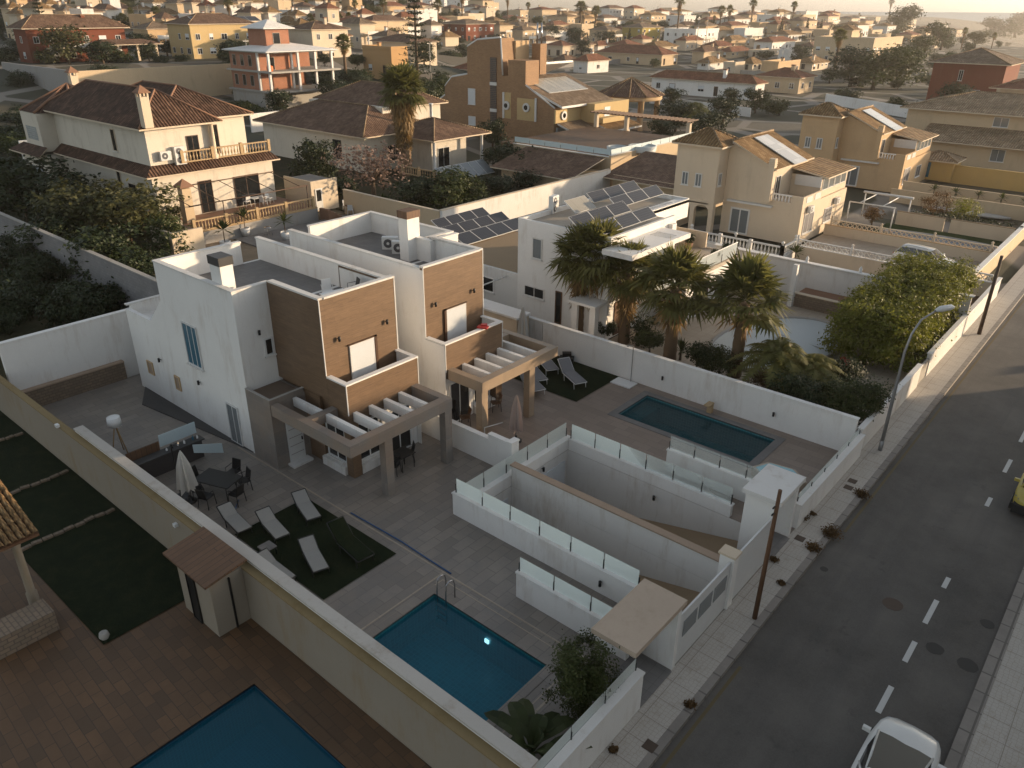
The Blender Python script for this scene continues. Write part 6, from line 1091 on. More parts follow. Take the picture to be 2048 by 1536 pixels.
rf = roof(o, -86, X1-.3, yA+.3, yC, zt, 2.6, 'tile_dark', .75, 'cream', True, 'terracotta'); rf2 = roof(o, -84, X1-3.2, yC-3, yB-.4, zt-.02, 2.45, 'tile_dark', .7, 'cream', True, 'terracotta'); m_ = MB(); cx, cy = -87, yA+3; n = 8
for k in range(n):
    a0, a1 = (k+.5)*6.283/n, (k+1.5)*6.283/n; m_.face([(cx+4.6*math.cos(a0),cy+4.6*math.sin(a0),zt-.25),(cx+4.6*math.cos(a1),cy+4.6*math.sin(a1),zt-.25),(cx,cy,zt+2.0)])
tr_ = m_.build('turret_roof', M['tile_dark'], o); ridgecaps(tr_, [((cx+4.6*math.cos((k+.5)*6.283/n),cy+4.6*math.sin((k+.5)*6.283/n),zt-.25),(cx,cy,zt+2.0)) for k in range(n)], .14, 'terracotta')
panels(o, (-79.5,yC-2.2+.0,zt+2.3), (1.9,0,0), (0,1.5,-.0), 3, 1, 'solar') if False else None
def villa_ch(x, y, z0, z1, t_):
    c_ = MB().box(x-.36,x+.36,y-.36,y+.36,z0,z1); a = c_.build('chimney', M['cream'], o); r_ = MB(); r_.hip(x-.42,x+.42,y-.42,y+.42,z1+.35,.55,.1,.06); r_.build('cap', M['terracotta'], a)
    for dx, dy in ((-.3,-.3),(.3,-.3),(.3,.3),(-.3,.3)): MB().box(x+dx-.07,x+dx+.07,y+dy-.07,y+dy+.07,z1,z1+.3).build('cap_post', M['cream'], a)
p = P(293,240,zt+.7); villa_ch(p.x, p.y, zt+.1, zt+2.5, ''); p = P(157,205,zt); villa_ch(p.x, p.y, zt, zt+2.6, '')
yp = PX(358,600/1,X1)[0]; y_ = PX(360,430,-64.2)[0]
c_ = MB().box(-64.9,-64.1,PX(385,425,-64.1)[0]-.6,PX(385,425,-64.1)[0]+.2,1.0,3.9).build('chimney', M['beige'], o); 
qy = PX(385,425,-64.1)[0]-.2; r_ = MB(); r_.hip(-65.0,-64.0,qy-.5,qy+.5,4.1,.6,.12,.08); r_.build('cap', M['terracotta'], c_)
for (a, b) in (((395,363),(431.5,419.5)),((465.5,354),(524,408))):
    ya, za = PX(*a, X1); yb, zb = PX(*b, X1); window(o,'x',X1,ya,yb,1.05,min(za,ze-.4),1,mats=('frame_brown','pane'),sill=False,name='patio_door')
for (a, b) in (((371,272),(400,302)),((418,260),(436,285))):
    ya, za = PX(*a, X1-.3); yb, zb = PX(*b, X1-.3); window(o,'x',X1-.3 if a[0] < 400 else X1-3.2,ya if a[0] < 400 else yC+1.0,yb if a[0] < 400 else yC+2.2,ze+.5,za,1,mats=('frame_brown','pane'))
for px, py, w_, h_, nm, mt in ((228,280,.8,1.9,'window','pane'),(268,385,1.5,1.6,'window','pane'),(240,360,.7,1.6,'window','pane')):
    x, z = PY(px, py, yA if py > 300 else yA+.3); window(o,'y',yA if py > 300 else yA+.3,x-w_/2,x+w_/2,z-h_/2,z+h_/2,-1,mats=('cream',mt),mull=0)
MB().box(-88.5,-85.6,yA-1.52,yA-1.501,1.6,3.4).build('glass_blocks', M['glassblock'], o); MB().box(-88.3,-85.8,yA-1.22,yA-1.201,ze+1,zt-1.6).build('glass_blocks', M['glassblock'], o)
by0 = PX(371,330,-65.2)[0]; by1 = PX(527,285,-65.2)[0]
balustrade([(X1+.1,by0+.3),(X1+.1,yB-.2)], ze+.72, .95, 'sandstone', 'yellowish balcony balustrade on the upper floor of the left villa', .3)
for yy in (yC-.2,): railcol(o, X1, yy, ze+.7, zt-.1, .22, 'cream')
balustrade([(-60.9,31.0),(-60.9,42.9)], 1.0, .95, 'sandstone', 'long yellowish stone balustrade along the terrace of the left villa', .29)
wall('retaining_wall', [(-61.0,-60.7,30.5,43.2,-.2,.96)], 'grey_render', 'grey rendered wall below the terrace balustrade of the left villa', capmat='sandstone', ct=.04)
yac = PX(347,300,X1-.3); ac_unit((X1-.05, yac[0]+.35, yac[1]-1.2), R(90), 'double air conditioner on the upper wall of the left villa', True, .95, .75); yac = PX(330,305,X1-.3); ac_unit((X1-.05, yac[0]-.15, yac[1]-.6), R(90), 'single air conditioner on the upper wall of the left villa', False, .95, .75)
o = thing('terrace_pergola', 'dark metal awning frame over the terrace of the left villa', 'pergola', (-63,37,1)); m0 = M['frame_brown']
for a, b in (((-66.2,yA+.4,3.7),(-66.2,yB,3.7)),((-61.5,yA+.4,3.0),(-61.5,42.9,3.0))): MB().tube([a,b], .05, 5).build('beam', m0, o)
for k in range(5): y = yA+.6+k*(yB-yA-1)/4; MB().tube([(-66.2,y,3.7),(-61.5,y,3.0)], .035, 5).build('rafter', m0, o)
for y in (yA+3.5,yA+7.5,42.8): MB().tube([(-61.5,y,1),(-61.5,y,3.0)], .05, 5).build('post', m0, o)
for i, (px, py) in enumerate(((495,395),(512,385),(540,388),(528,395))): x, y = G(px, py+18, 1.0); put('ch_w', (x, y, 1.0), i*1.7, 1.15, ['leftmost','back','rightmost','front'][i]+' white plastic chair on the terrace of the left villa', 'white plastic chairs on the villa terrace')
x, y = G(518,410,1.0); table((x, y, 1.0), 1.5, .9, .75, 'plastic_white', 'plastic_white', 'white plastic table on the terrace of the left villa', rz=R(90))
for i, (px, py, s_) in enumerate(((452,498,1.5),(492,470,1.45),(572,478,1.4),(768,432,1.3))): x, y = G(px, py, 0); flowerpot((x, y, 0), s_*1.25, 'yucca', ['potted yucca in a white pot, leftmost below the villa balustrade','potted yucca second from the left below the villa balustrade','potted yucca at the right end below the villa balustrade','potted palm beside the cream wall near the white garden chairs'][i], 'plastic_white')
x, y = G(537,470); table((x,y,0), .7, .7, .7, 'steel', 'galv', 'small metal table between the potted yuccas', rnd=True)
x, y = G(702,425); table((x,y,0), 1.1, 1.1, .72, 'timber', 'plastic_white', 'round wooden table with white legs on the grey yard', rnd=True)
for i, (dx, dy) in enumerate(((-.9,.2),(.5,.9),(.7,-.6))): put('ch_w', (x+dx, y+dy, 0), math.atan2(dy, dx), 1.15, ['left','back right','front right'][i]+' white chair at the round table on the grey yard', 'white chairs round the garden table')
o = thing('yard_hut', 'small cream hut with white door beside the villa steps', 'hut', (-61.5,45,0)); hx, hy = G(652,418); MB().box(hx-4.4,hx,hy-1.5,hy+1.6,-.1,2.6).box(hx-4.4,hx,hy-1.5,hy-1.35,2.6,2.85).box(hx-.15,hx,hy-1.35,hy+1.6,2.6,2.85).build('wall', M['cream'], o); MB().box(hx-4.3,hx-.16,hy-1.3,hy+1.5,2.601,2.62).build('roof', M['terrace_tile'], o); window(o,'x',hx,hy-1.1,hy-.3,.05,2.1,1,mats=('frame_white','pane'),mull=0,sill=False,name='door',fr=.12); MB().box(hx+.001,hx+.05,hy-1.0,hy-.4,.1,.9).build('door_panel', M['frame_white'], o)
o = thing('steps', 'terracotta steps with balustrade at the right end of the villa terrace', 'steps', (-60,44,0))
for k in range(5): MB().box(-60.6+.0,-59.2+.0,43.3+.3*k,43.6+.3*k,-.1,.95-.19*k).build('step', M['terracotta'], o)
x, y = G(402,455,2.8); o = thing('pool_hut', 'small cream hut with flat sunken roof below the left villa', 'hut', (x,y,0)); MB().box(x-3.2,x,y-2.4,y+.1,-.1,2.45).box(x-3.2,x,y-2.4,y-2.2,2.45,2.8).box(x-.2,x,y-2.2,y+.1,2.45,2.8).box(x-3.2,x-3.0,y-2.2,y+.1,2.45,2.8).build('wall', M['cream'], o); MB().box(x-3.0,x-.2,y-2.2,y+.1,2.451,2.47).build('roof', M['dark_top'], o)
# ------------------------------------------------------------------ middle bungalow with brown roof
o = thing('bungalow', 'pale bungalow with wide brown hipped roofs behind the tall shaggy palm', 'house', (-82,68,0)); cx, cy = -74.6, 60.6; m_ = MB().box(-95.5,cx,cy,cy+11,-.1,4.2).box(-93,-78,cy+6,cy+16,4.2,6.6).box(cx-.01,-69.5,cy+6,cy+12,-.1,3.9)
m_.build('wall', M['offwhite'], o); roof(o,-95.5,cx,cy,cy+11,4.2,2.6,'tile_brown',.9); roof(o,-93,-78,cy+8,cy+16,6.6,2.2,'tile_brown',.8); roof(o,-77,-68,cy+5,cy+13.5,3.95,1.7,'tile_brown',.8)
window(o,'y',cy,-80.6,-79.0,1.0,3.3,-1,mats=('black','pane')); window(o,'x',cx,cy+3.5,cy+6,.9,2.8,1,mats=('cream','pane')); window(o,'x',-69.5,cy+7,cy+9,.3,2.6,1,mats=('frame_white','pane'))
for y in (cy+4.8,cy+13): railcol(o,-67.8,y,0,3.85,.2,'frame_white')
railcol(o,-73.5,cy+10,4.0,7.2,.22,'frame_white')
o2 = thing('greenhouse', 'sloping dark glass greenhouse panels beside the bungalow', 'greenhouse', (-62,60,0)); A = P(868,337,1.5); B = P(966,318,1.5); MB().box(min(A.x,B.x)-.3,max(A.x,B.x),A.y,B.y,0,.2).build('base', M['concrete'], o2); panels(o2, A, (B-A)/6, (1.9,0,-1.3), 6, 1, 'pane_pale', 'glass_sash'); balustrade([(-70,62.3),(-62,62.3)], .3, .9, 'sandstone', 'low sandstone balustrade beside the bungalow veranda', .4)
# ------------------------------------------------------------------ the town behind
RECTS = []
WN = {'cream':'cream','beige':'beige','white':'white','orange':'orange','olive':'olive green','terracotta_red':'dark red','yellowish':'yellow','ochre':'ochre','peach':'peach','white2':'off white'}
def free(x0, x1, y0, y1, pad=1.5): return not any(x0-pad < r_[1] and x1+pad > r_[0] and y0-pad < r_[3] and y1+pad > r_[2] for r_ in RECTS)
def far(c, h, L, Rr, wm, rm, label, name='house', roofh=1.8, ov=.6, nwin=None, maxd=22, group=None, floors=None, wmat=('frame_white','pane'), flat=False, sh=.4):
    p = PF(c[0], c[1], h) if c[1] < 45 else PT(c[0], c[1], h)
    if p is None: p = PT(c[0], c[1], h)
    x1, y0 = p.x, p.y; x0 = PY(L[0], L[1], y0)[0]; y1 = PX(Rr[0], Rr[1], x1)[0]
    x0 = max(x0, x1-maxd) if x0 < x1-3 else x1-8; y1 = min(y1, y0+maxd) if y1 > y0+3 else y0+8
    t = T((x0+x1)/2, (y0+y1)/2); z = p.z; o = thing(name, label, 'house', ((x0+x1)/2, (y0+y1)/2, t), group); RECTS.append((x0, x1, y0, y1))
    MB().box(x0,x1,y0,y1,t-2,z).build('wall', M[wm], o)
    if flat:
        m_ = MB().box(x0-.1,x1+.1,y0-.1,y0+.2,z+.001,z+.7).box(x1-.2,x1+.1,y0+.2,y1,z+.001,z+.7).box(x0-.1,x0+.2,y0+.2,y1,z+.001,z+.7); m_.build('parapet', M[wm], o); MB().box(x0+.2,x1-.2,y0+.2,y1,z+.001,z+.05).build('roof', M['terrace_warm'], o)
    else: roof(o, x0,x1,y0,y1,z,roofh,rm,ov,'cream', (c[1] > 45), 'tile_pale')
    rc = random.Random(int(c[0]*13+c[1]*3))
    if rc.random() < .6:
        cx, cy = x0+(x1-x0)*rc.uniform(.25,.8), y0+(y1-y0)*rc.uniform(.2,.8); ch = MB().box(cx-.35,cx+.35,cy-.35,cy+.35,z,z+(1.2 if flat else 2.4)).build('chimney', M[wm], o); MB().box(cx-.45,cx+.45,cy-.45,cy+.45,z+(1.2 if flat else 2.4),z+(1.4 if flat else 2.65)).build('cap', M['terracotta'], ch)
    if rc.random() < .45 and h > 4 and c[1] < 75:
        a_, b_ = y0+(y1-y0)*.15, y0+(y1-y0)*rc.uniform(.6,.9); pz = z-h+2.9; MB().box(x1+.01,x1+2.6,a_,b_,pz,pz+.25).build('balcony_slab', M['cream'], o); MB().box(x1+2.45,x1+2.6,a_,b_,pz+.25,pz+1.1).build('balcony_parapet', M['white2'], o)
        for q_ in (a_+.1,(a_+b_)/2,b_-.4): MB().box(x1+2.2,x1+2.5,q_,q_+.3,t-1,pz).build('column', M['white2'], o)
    if rc.random() < .3: cx, cy = (x0+x1)/2, (y0+y1)/2; MB().tube([(cx,cy,z+.5),(cx,cy,z+4.2)], .06, 4).tube([(cx-.8,cy,z+4.0),(cx+.8,cy,z+4.0)], .05, 4).build('aerial', M['galv'], o)
    fl = floors or max(1, int(h/3.1)); rn = random.Random(int(c[0]*7+c[1]))
    for f in range(fl):
        zb = z-h+.95+f*3.1
        for ax, a, b in (('y', x0, x1), ('x', y0, y1)):
            n = max(1, int((b-a)/3.4)); 
            for i in range(n):
                if rn.random() < .2: continue
                cc = a+(b-a)*(i+.5)/n; ww = rn.choice((.5,.6,.8)); tall = f == 0 and rn.random() < .3
                window(o, ax, y0 if ax == 'y' else x1, cc-ww, cc+ww, zb-(.7 if tall else 0), zb+1.35, -1 if ax == 'y' else 1, mats=wmat if not tall else ('timber','pane'), mull=1, sill=False, shutter=.6 if rn.random() < sh else 0, fr=.09)
    return o, (x0, x1, y0, y1, z, t)
# explicit landmarks
o, d = far((49,57),7,(24,52),(248,57),'terracotta_red','tile_brown','dark red house with wide brown roof and veranda behind the long cream wall', roofh=2.6, ov=1.0, maxd=34)
x0,x1,y0,y1,z,t = d; roof(o, x1+.4,x1+6,y0+(y1-y0)*.55,y1+5,t+3.3,1.0,'tile_brown',.5,'cream',False)
for k in range(4): MB().box(x1+5.5,x1+5.9,y0+(y1-y0)*.55+k*4.4,y0+(y1-y0)*.55+k*4.4+.5,t-1,t+3.2).build('column', M['cream'], o)
o, d = far((378,48),7.5,(333,45),(508,47),'yellowish','tile_brown','yellow house with many white windows and dark solar panels on its roof', roofh=2.2, maxd=28); x0,x1,y0,y1,z,t = d
for k in range(2): panels(o, (x1-1.2,y0+2+k*(y1-y0)*.5,z+.55), (0,3.2,0), (-2.6,0,1.0), 3, 1, 'solar')
X_ = -150; yl, zl = PX(147,139,X_); yr, zr = PX(466,127,X_); solo('boundary_wall', MB().box(X_-.5,X_,yl,yr,-1,zr), M['beige'], 'very long tall cream wall on the hill behind the left villa', 'wall'); xa = PY(0,118,yl)[0]; solo('boundary_wall', MB().box(max(xa,-260),X_-.51,yl,yl+.5,-1,zr), M['grey_render'], 'grey wall continuing left from the corner of the long cream wall', 'wall')
RECTS.append((X_-1, X_+1, yl, yr)); RECTS.append((-330, X_, yl-1, yl+1))
# unfinished brick house
p = P(528,103,10.5); x1, y0 = p.x, p.y; x0 = PY(457,99,y0)[0]; y1 = PX(655,101,x1)[0]; o = thing('unfinished_house', 'unfinished red block house with white slab roofs and bare columns', 'house', (x0, y0, 0)); RECTS.append((x0-2,x1+4,y0-2,y1+2)); ym = y0+(y1-y0)*.45
MB().box(x0,x1-2,y0,ym,3.6,10.5).box(x0,x1-6,ym,y1,3.6,10.5).build('wall', M['hollow_brick'], o)
for z in (3.5,6.9,10.2): MB().box(x0-.6,x1+(2.4 if z < 8 else 1.2),y0-.6,y1+1,z,z+.3).build('floor_slab', M['concrete'], o)
MB().box(x0,x1-1,y0-.3,y1+.5,-.2,3.49).build('basement', M['concrete'], o)
for z in (3.8,7.2):
    for (x, y) in ((x1+1.0,y0),(x1+1.0,ym),(x1+1.0,(ym+y1)/2),(x1+1.0,y1),(x1-1.6,ym+.4),(x1-2.2,y0-.1)): MB().box(x-.2,x+.2,y-.2,y+.2,z,z+3.0).build('column', M['frame_white'], o)
roof(o, x0,x1+1,y0,y1,10.52,1.3,'white',.9,'frame_white',False); m_ = MB().box(x0+2.5,x1-3.5,y0+3,y0+8,10.9,14.2); m_.build('rooftop_room', M['hollow_brick'], o); roof(o, x0+2.5,x1-3.5,y0+3,y0+8,14.2,1.4,'white',.9,'frame_white',False)
for z in (4.4,7.8):
    for k in range(3): window(o,'y',y0,x0+1+k*2.6,x0+2.1+k*2.6,z,z+1.9,-1,mats=('concrete','pane'),mull=0,sill=False)
window(o,'x',x1-3.5,y0+4.5,y0+6,11.5,13.4,1,mats=('concrete','pane'),mull=0,sill=False); window(o,'x',x1-2,y0+2,y0+3.2,7.2,9.4,1,mats=('concrete','pane'),mull=0,sill=False)
for k in range(3): MB().box(x1-5.9,x1-5.8,ym+1+k*2.6,ym+2.4+k*2.6,3.9,6.3).build('doorway', M['pane'], o)
solo('water_tank', MB().lathe((x1+.6,y0+.4,7.21), [(.5,0),(.6,.3),(.6,.8),(.3,1.0),(0,1.02)], 10), M['orange_plastic'], 'orange tank on the first floor slab of the unfinished house', 'tank')
solo('rubble_sack', MB().lathe((x1+3,y0+2,-.1), [(.8,0),(.9,.5),(.5,.9),(0,1)], 7), M['concrete'], 'white heap of sacks beside the unfinished house', 'sacks')
wall('boundary_wall', [(-100,-99.6,66,84,-.2,2.8)], 'white', 'bright white wall stub between the left villa and the bungalow', capmat='white'); wall('boundary_wall', [(-97,-96.6,36,44,-.2,3.0)], 'white', 'bright white wall left of the left villa', capmat='white') if False else None
pw = P(500,228,2.6); solo('boundary_wall', MB().box(pw.x-.3,pw.x,pw.y,pw.y+16,-.2,2.6), M['white'], 'bright white wall between the left villa and the unfinished house', 'wall'); pw = P(38,282,2.6); solo('boundary_wall', MB().box(pw.x-.3,pw.x,pw.y,pw.y+10,-.2,2.6), M['white'], 'bright white wall at the left side of the left villa', 'wall')
LM = [((623,59),6.4,(573,50),(695,57),'cream','tile_brown','cream house with brown hipped roof right behind the unfinished house'),
((745,42),6,(714,38),(815,38),'beige','tile_brown','beige house with long brown roof behind the dark conifer'),
((820,85),4.8,(745,82),(873,84),'cream','tile_brown','low cream house with brown roof just right of the dark conifer'),
((932,48),6.8,(879,47),(988,47),'terracotta_red','tile_grey','bright red brick house with grey hipped roof and a palm in front'),
((1040,52),4.6,(987,47),(1095,50),'beige','tile_grey','beige bungalow with dark roof behind the brick house tower'),
((1285,55),6.3,(1245,52),(1322,50),'olive','tile_grey','olive green house with white framed windows'),
((1600,156),3.5,(1515,152),(1629,154),'beige','tile_red','beige bungalow with red roof right of the long white bungalow'),
((1915,60),6.5,(1881,57),(1957,58),'beige','tile_grey','hazy beige house among the trees at the upper right'),
((1545,84),3.6,(1532,83),(1592,84),'white','tile_red','small white house with arches left of the dark round tree')]
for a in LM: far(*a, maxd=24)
o, d = far((782,100),5.6,(725,100),(815,99),'orange','tile_brown','bright orange house with flat tiled rim in front of the low cream house', flat=True)
far((965,141),3.2,(907,133),(1000,135),'cream','tile_red','small cream house with red roof left of the brick house')
far((1392,61),6.6,(1329,58),(1440,57),'white','tile_grey','white house with dark flat roof edge and balcony near the tall thin palm', flat=True)
far((1324,110),3.5,(1194,105),(1356,108),'beige','tile_red','wide beige bungalow with brownish red roof behind the gazebo', roofh=2.6, maxd=30)
far((1512,168),3.4,(1304,158),(1530,166),'white','tile_red','long white bungalow with red roof behind the dark garden', roofh=1.6, maxd=40)
o, d = far((1749,80),8.2,(1631,70),(1848,70),'beige','tile_gold','large beige house with flat terraces and a pyramid roof behind the dark trees', flat=True, maxd=34); x0,x1,y0,y1,z,t = d
MB().box(x0+5,x0+12,y0+4,y0+12,z,z+3).build('rooftop_room', M['beige'], o); roof(o, x0+5,x0+12,y0+4,y0+12,z+3,1.8,'tile_gold',.7)
# rows of flats and houses towards the skyline
rn = random.Random(77); SW = ['cream','beige','white2','white2','cream','cream','white2','beige','peach']; RM = ['tile_brown','tile_grey','tile_red','tile_gold']
side = lambda px: 'far left' if px < 250 else 'left' if px < 600 else 'middle left' if px < 900 else 'middle' if px < 1200 else 'middle right' if px < 1500 else 'right' if px < 1800 else 'far right'
rowname = ['nearest','second','third','fourth','fifth','sixth','skyline']
LAB = []
for r_ in ((-100,-62,88,110),(-37,-7.6,88,105),(-98,-66,58,80),(-33,-3,102,135),(-28,-4,150,169),(-46,-31,183,199),(-95,-59,26,47),(-37,-7.6,30,88),(-66,-49,66,98),(-82,-70,118,134),(-50,-34,70,82),(-45,-7,5,46)): RECTS.append(r_)
rows = [(120,3.4,1040,1190),(128,3.4,1380,1650),(104,3.6,1370,1640),(92,3.8,1080,1640),(80,4,1060,1640),(75,4,560,900),(60,5,200,330),(72,5,1380,1880),(60,5.8,1020,1950),(50,6,560,1960),(42,6.2,540,1900),(36,6.5,230,1880),(31,7,250,1850),(28,6,1000,1840),(24,6,1000,1820),(26,8,0,1830),(21,8,0,1790),(16,9,0,1700),(11,9,0,1010),(6,9,0,1010),(1,9,0,1010),(-5,9,0,1010)]
for ri, (py, h, a, b) in enumerate(rows):
    px = a + rn.uniform(0, 20)
    while px < b:
        wpx = rn.uniform(38, 78) if py > 24 else rn.uniform(30, 62); c = (px+wpx*rn.uniform(.35,.6), py+rn.uniform(-2.5,2.5)); hh = h*rn.choice((.6,.9,1,1,1.1))
        p = PF(c[0], c[1], hh)
        if p is None: px += wpx; continue
        x0 = PY(px, c[1]-1, p.y)[0]; y1 = PX(px+wpx, c[1]-1, p.x)[0]; dd = math.hypot(p.x, p.y)
        if not (p.x-30 < x0 < p.x-3): x0 = p.x-rn.uniform(9,16)
        if not (p.y+3 < y1 < p.y+30): y1 = p.y+rn.uniform(9,16)
        if dd < 1400 and p.x < -8 and dd > 105 and free(x0, p.x, p.y, y1, 1.6):
            wm = rn.choice(SW); rm = rn.choice(RM); 
            fl_ = rn.random() < .22; big_ = 'tall' if hh > h*.95 and h > 8 else 'large' if (y1-p.y) > 13 else 'small'; rf_ = 'flat' if fl_ else rm.split('_')[1]
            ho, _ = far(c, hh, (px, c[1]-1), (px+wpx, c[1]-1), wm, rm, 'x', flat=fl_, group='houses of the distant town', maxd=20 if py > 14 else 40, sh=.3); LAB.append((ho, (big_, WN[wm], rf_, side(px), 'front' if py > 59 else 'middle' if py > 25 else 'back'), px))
        px += wpx*rn.uniform(.72,1.0)
ORD = ['leftmost','second','third','fourth','fifth','sixth','seventh','eighth','ninth','tenth','eleventh','twelfth','thirteenth','fourteenth','fifteenth','sixteenth','seventeenth','eighteenth','nineteenth','twentieth']
def ordinal(i): return ORD[i] if i < 20 else f'{i+1}th'
for key in sorted({k for _, k, _ in LAB}):
    L1 = sorted([(p_, o_) for o_, k, p_ in LAB if k == key], key=lambda q: q[0]); sz, wn, rf_, sd_, ri = key
    for i, (p_, o_) in enumerate(L1): o_['label'] = (f'{ordinal(i)} ' if len(L1) > 1 else '') + f'{sz} {wn} house, {rf_} roof, {sd_} of the town, {ri} rows'
# ------------------------------------------------------------------ trees placed from the photograph
def tp(kind, px, py, hpx, label, base=1.0, group=None, rz=None, wide=1.0):   # foot pixel and height in pixels
    p = PT(px, py, 0); d = (p-CAM).dot(fw); H_ = hpx/FPX*d/.92; s = H_/base
    rz = (px*1.7) % 6.28 if rz is None else rz
    return put(kind, (p.x, p.y, T(p.x, p.y)-.15), rz, (s*wide, s*wide, s), label, group)
BH = {'bush0':1.25,'bush1':1.25,'bush2':1.25,'tree0':2.1,'tree1':2.1,'tree2':2.1,'cyp':2.2,'round':1.2,'roundg':1.2,'norf':9.3,'date':4.2,'fpalm0':6.1,'fpalm1':7.4,'fpalm2':5.1,'yucca':1.2,'agave':.6}
def T_(kind, px, py, hpx, label, **k): return tp(kind, px, py, hpx, label, BH[kind], **k)
PR['shag'] = Proto(fan_palm(9.6, 80, 60, 3.0, 330, .6, 0, 4.6), '', 'palm tree')
x, y = G(812,349); o = put('shag', (x, y, -.1), 0, 1.0, 'tall shaggy palm with thick skirt of dead fronds in front of the bungalow')
PR['pink'] = Proto(mk_tree('tree', 90, 'leaf_pink', 1500, .1), '', 'tree')
tp('pink', 748, 405, 120, 'bare tree with pinkish blossom left of the shaggy palm', 2.1, wide=1.3)
L_ = [('tree0',640,372,90,'dark round tree at the corner of the bungalow',1.1),('bush0',610,360,45,'dark low shrub beside the bungalow wall',1),('tree0',830,430,75,'dark citrus tree left of the yellow citrus behind the cream wall',1.4),('tree1',885,432,88,'dense citrus tree behind the cream wall above the villas',1.5),('tree1',930,425,70,'citrus tree nearest the white wall behind the villas',1.3),('bush0',690,395,40,'dark shrub beside the yard hut',1.3),
('tree0',985,300,60,'small dark tree at the foot of the brick house',1),('bush0',1010,345,55,'dark shrub below the tan wall, left one',1.2),('bush0',1050,350,50,'dark shrub below the tan wall, right one',1.2),('bush0',1000,385,35,'dark hedge plant beside the long white wall, left',1.5),('bush0',1060,372,35,'dark hedge plant beside the long white wall, middle',1.5),('bush0',1120,355,35,'dark hedge plant beside the long white wall, right',1.5),
('tree0',60,440,125,'dark tree at the left edge behind the grey block wall',1.5),('tree0',140,455,110,'dark tree in the scrub lot left of the villa',1.5),('tree2',190,500,130,'olive tree nearest the left villa, lit from the right',1.4),('tree2',270,500,125,'large olive tree in front of the left villa',1.5),('tree0',230,560,110,'dark tree behind the grey block wall near its right end',1.5),('tree1',335,535,100,'leafy tree beside the cream pool hut',1.1),('tree0',30,390,70,'dark shrub mass at the upper left edge of the scrub lot',1.6),('tree2',345,460,60,'small olive tree touching the balustrade of the left villa',1.2),('tree0',110,520,90,'dark low tree in the middle of the scrub lot',1.6),('tree0',300,590,90,'dark shrub in front of the white gate pillar',1.2),
('norf',100,118,128,'tall tiered pine in front of the dark red house at the upper left',.8),('tree2',140,135,75,'round grey green tree beside the tiered pine',1.2),('norf',836,185,195,'tall dark tiered pine behind the shaggy palm',.9),('date',1386,262,62,'sunlit date palm in the dark garden',1.1),
('fpalm0',693,168,80,'fan palm beside the unfinished house',1.2),('fpalm1',1665,160,85,'fan palm in front of the large beige house',1.1),('fpalm1',1352,90,85,'very tall thin palm beside the white house',.8),('fpalm1',1582,58,45,'tall palm on the skyline, third from the right',1),('fpalm1',1500,62,52,'tall palm on the skyline left of the pines',1),('fpalm0',1455,62,42,'palm on the skyline behind the white house, right of a pair',1),('fpalm0',1438,66,44,'palm on the skyline behind the white house, left of a pair',1),('fpalm1',925,62,70,'tall palm in front of the bright red brick house',.9),('fpalm0',877,62,52,'palm left of the bright red brick house',1),('fpalm2',1160,62,48,'fan palm behind the brick house, left of a pair',1.2),('fpalm2',1190,64,42,'fan palm behind the brick house, right of a pair',1.1),('fpalm1',1015,70,72,'tall thin palm rising behind the brick house tower',.6),('fpalm1',1775,46,40,'palm beside the large round tree on the skyline',.9),
('tree1',1793,72,55,'large round tree on the skyline at the right',1.3),('tree0',1700,172,72,'dark tree behind the peach tower house, left',1.5),('tree1',1745,178,78,'large dark clipped tree behind the peach tower house, middle',1.5),('tree1',1790,175,75,'dark tree behind the peach tower house, right',1.4),('tree0',1600,128,35,'round dark tree left of the large beige house',1.3),('tree1',1840,120,45,'dark tree right of the large beige house, near',1.4),('tree1',1880,100,50,'tree right of the large beige house, far',1.4),
('tree0',1350,262,55,'dark tree in the garden behind the raised terrace, first',1.5),('tree0',1410,285,60,'dark tree in the garden behind the raised terrace, second',1.5),('tree0',1445,250,55,'dark tree in the garden behind the raised terrace, third',1.4),('tree0',1320,285,45,'dark low shrub beside the gazebo',1.5),('tree1',1510,225,45,'dark bush before the long white bungalow, right',1.3),('tree0',1460,218,40,'dark bush before the long white bungalow, middle',1.3),('tree0',1345,215,38,'dark bush before the long white bungalow, left',1.3),
('tree1',905,205,45,'hedge tree behind the brick house, right',1.5),('tree1',870,205,50,'hedge tree behind the shaggy palm, left',1.5),('tree0',480,0,40,'',1),('tree1',1250,72,26,'low trees before the olive green house',1.5),('tree0',1100,88,34,'dark tree behind the brick house chimney',1.5),('tree0',1150,92,34,'dark tree right of the brick house chimney',1.6),('tree0',1210,95,30,'dark tree before the olive green house',1.6),
('tree0',335,112,30,'dark tree between the red house and the yellow house',1.5),('tree0',300,100,30,'dark bush right of the red house veranda',1.6),('tree0',925,120,30,'round tree before the bright red brick house',1.1),('cyp',1560,72,32,'dark cypress on the right, first of a group',1),('cyp',1612,70,32,'dark cypress on the right, second of a group',1),('cyp',1640,66,26,'dark cypress on the right, third of a group',1),('norf',1563,75,45,'broad pine before the skyline palm',1.3),
('tree1',1905,145,38,'tree before the red house at the right',1.4),('tree1',1990,80,40,'tree mass at the upper right edge, near',1.8),('tree1',2030,75,45,'tree mass at the upper right edge, far',1.8),('tree2',1950,95,30,'pale tree in the haze at the upper right',1.6)]
for k, px, py, hp, lab, wd in L_:
    if lab: T_(k, px, py, hp, lab, wide=wd)
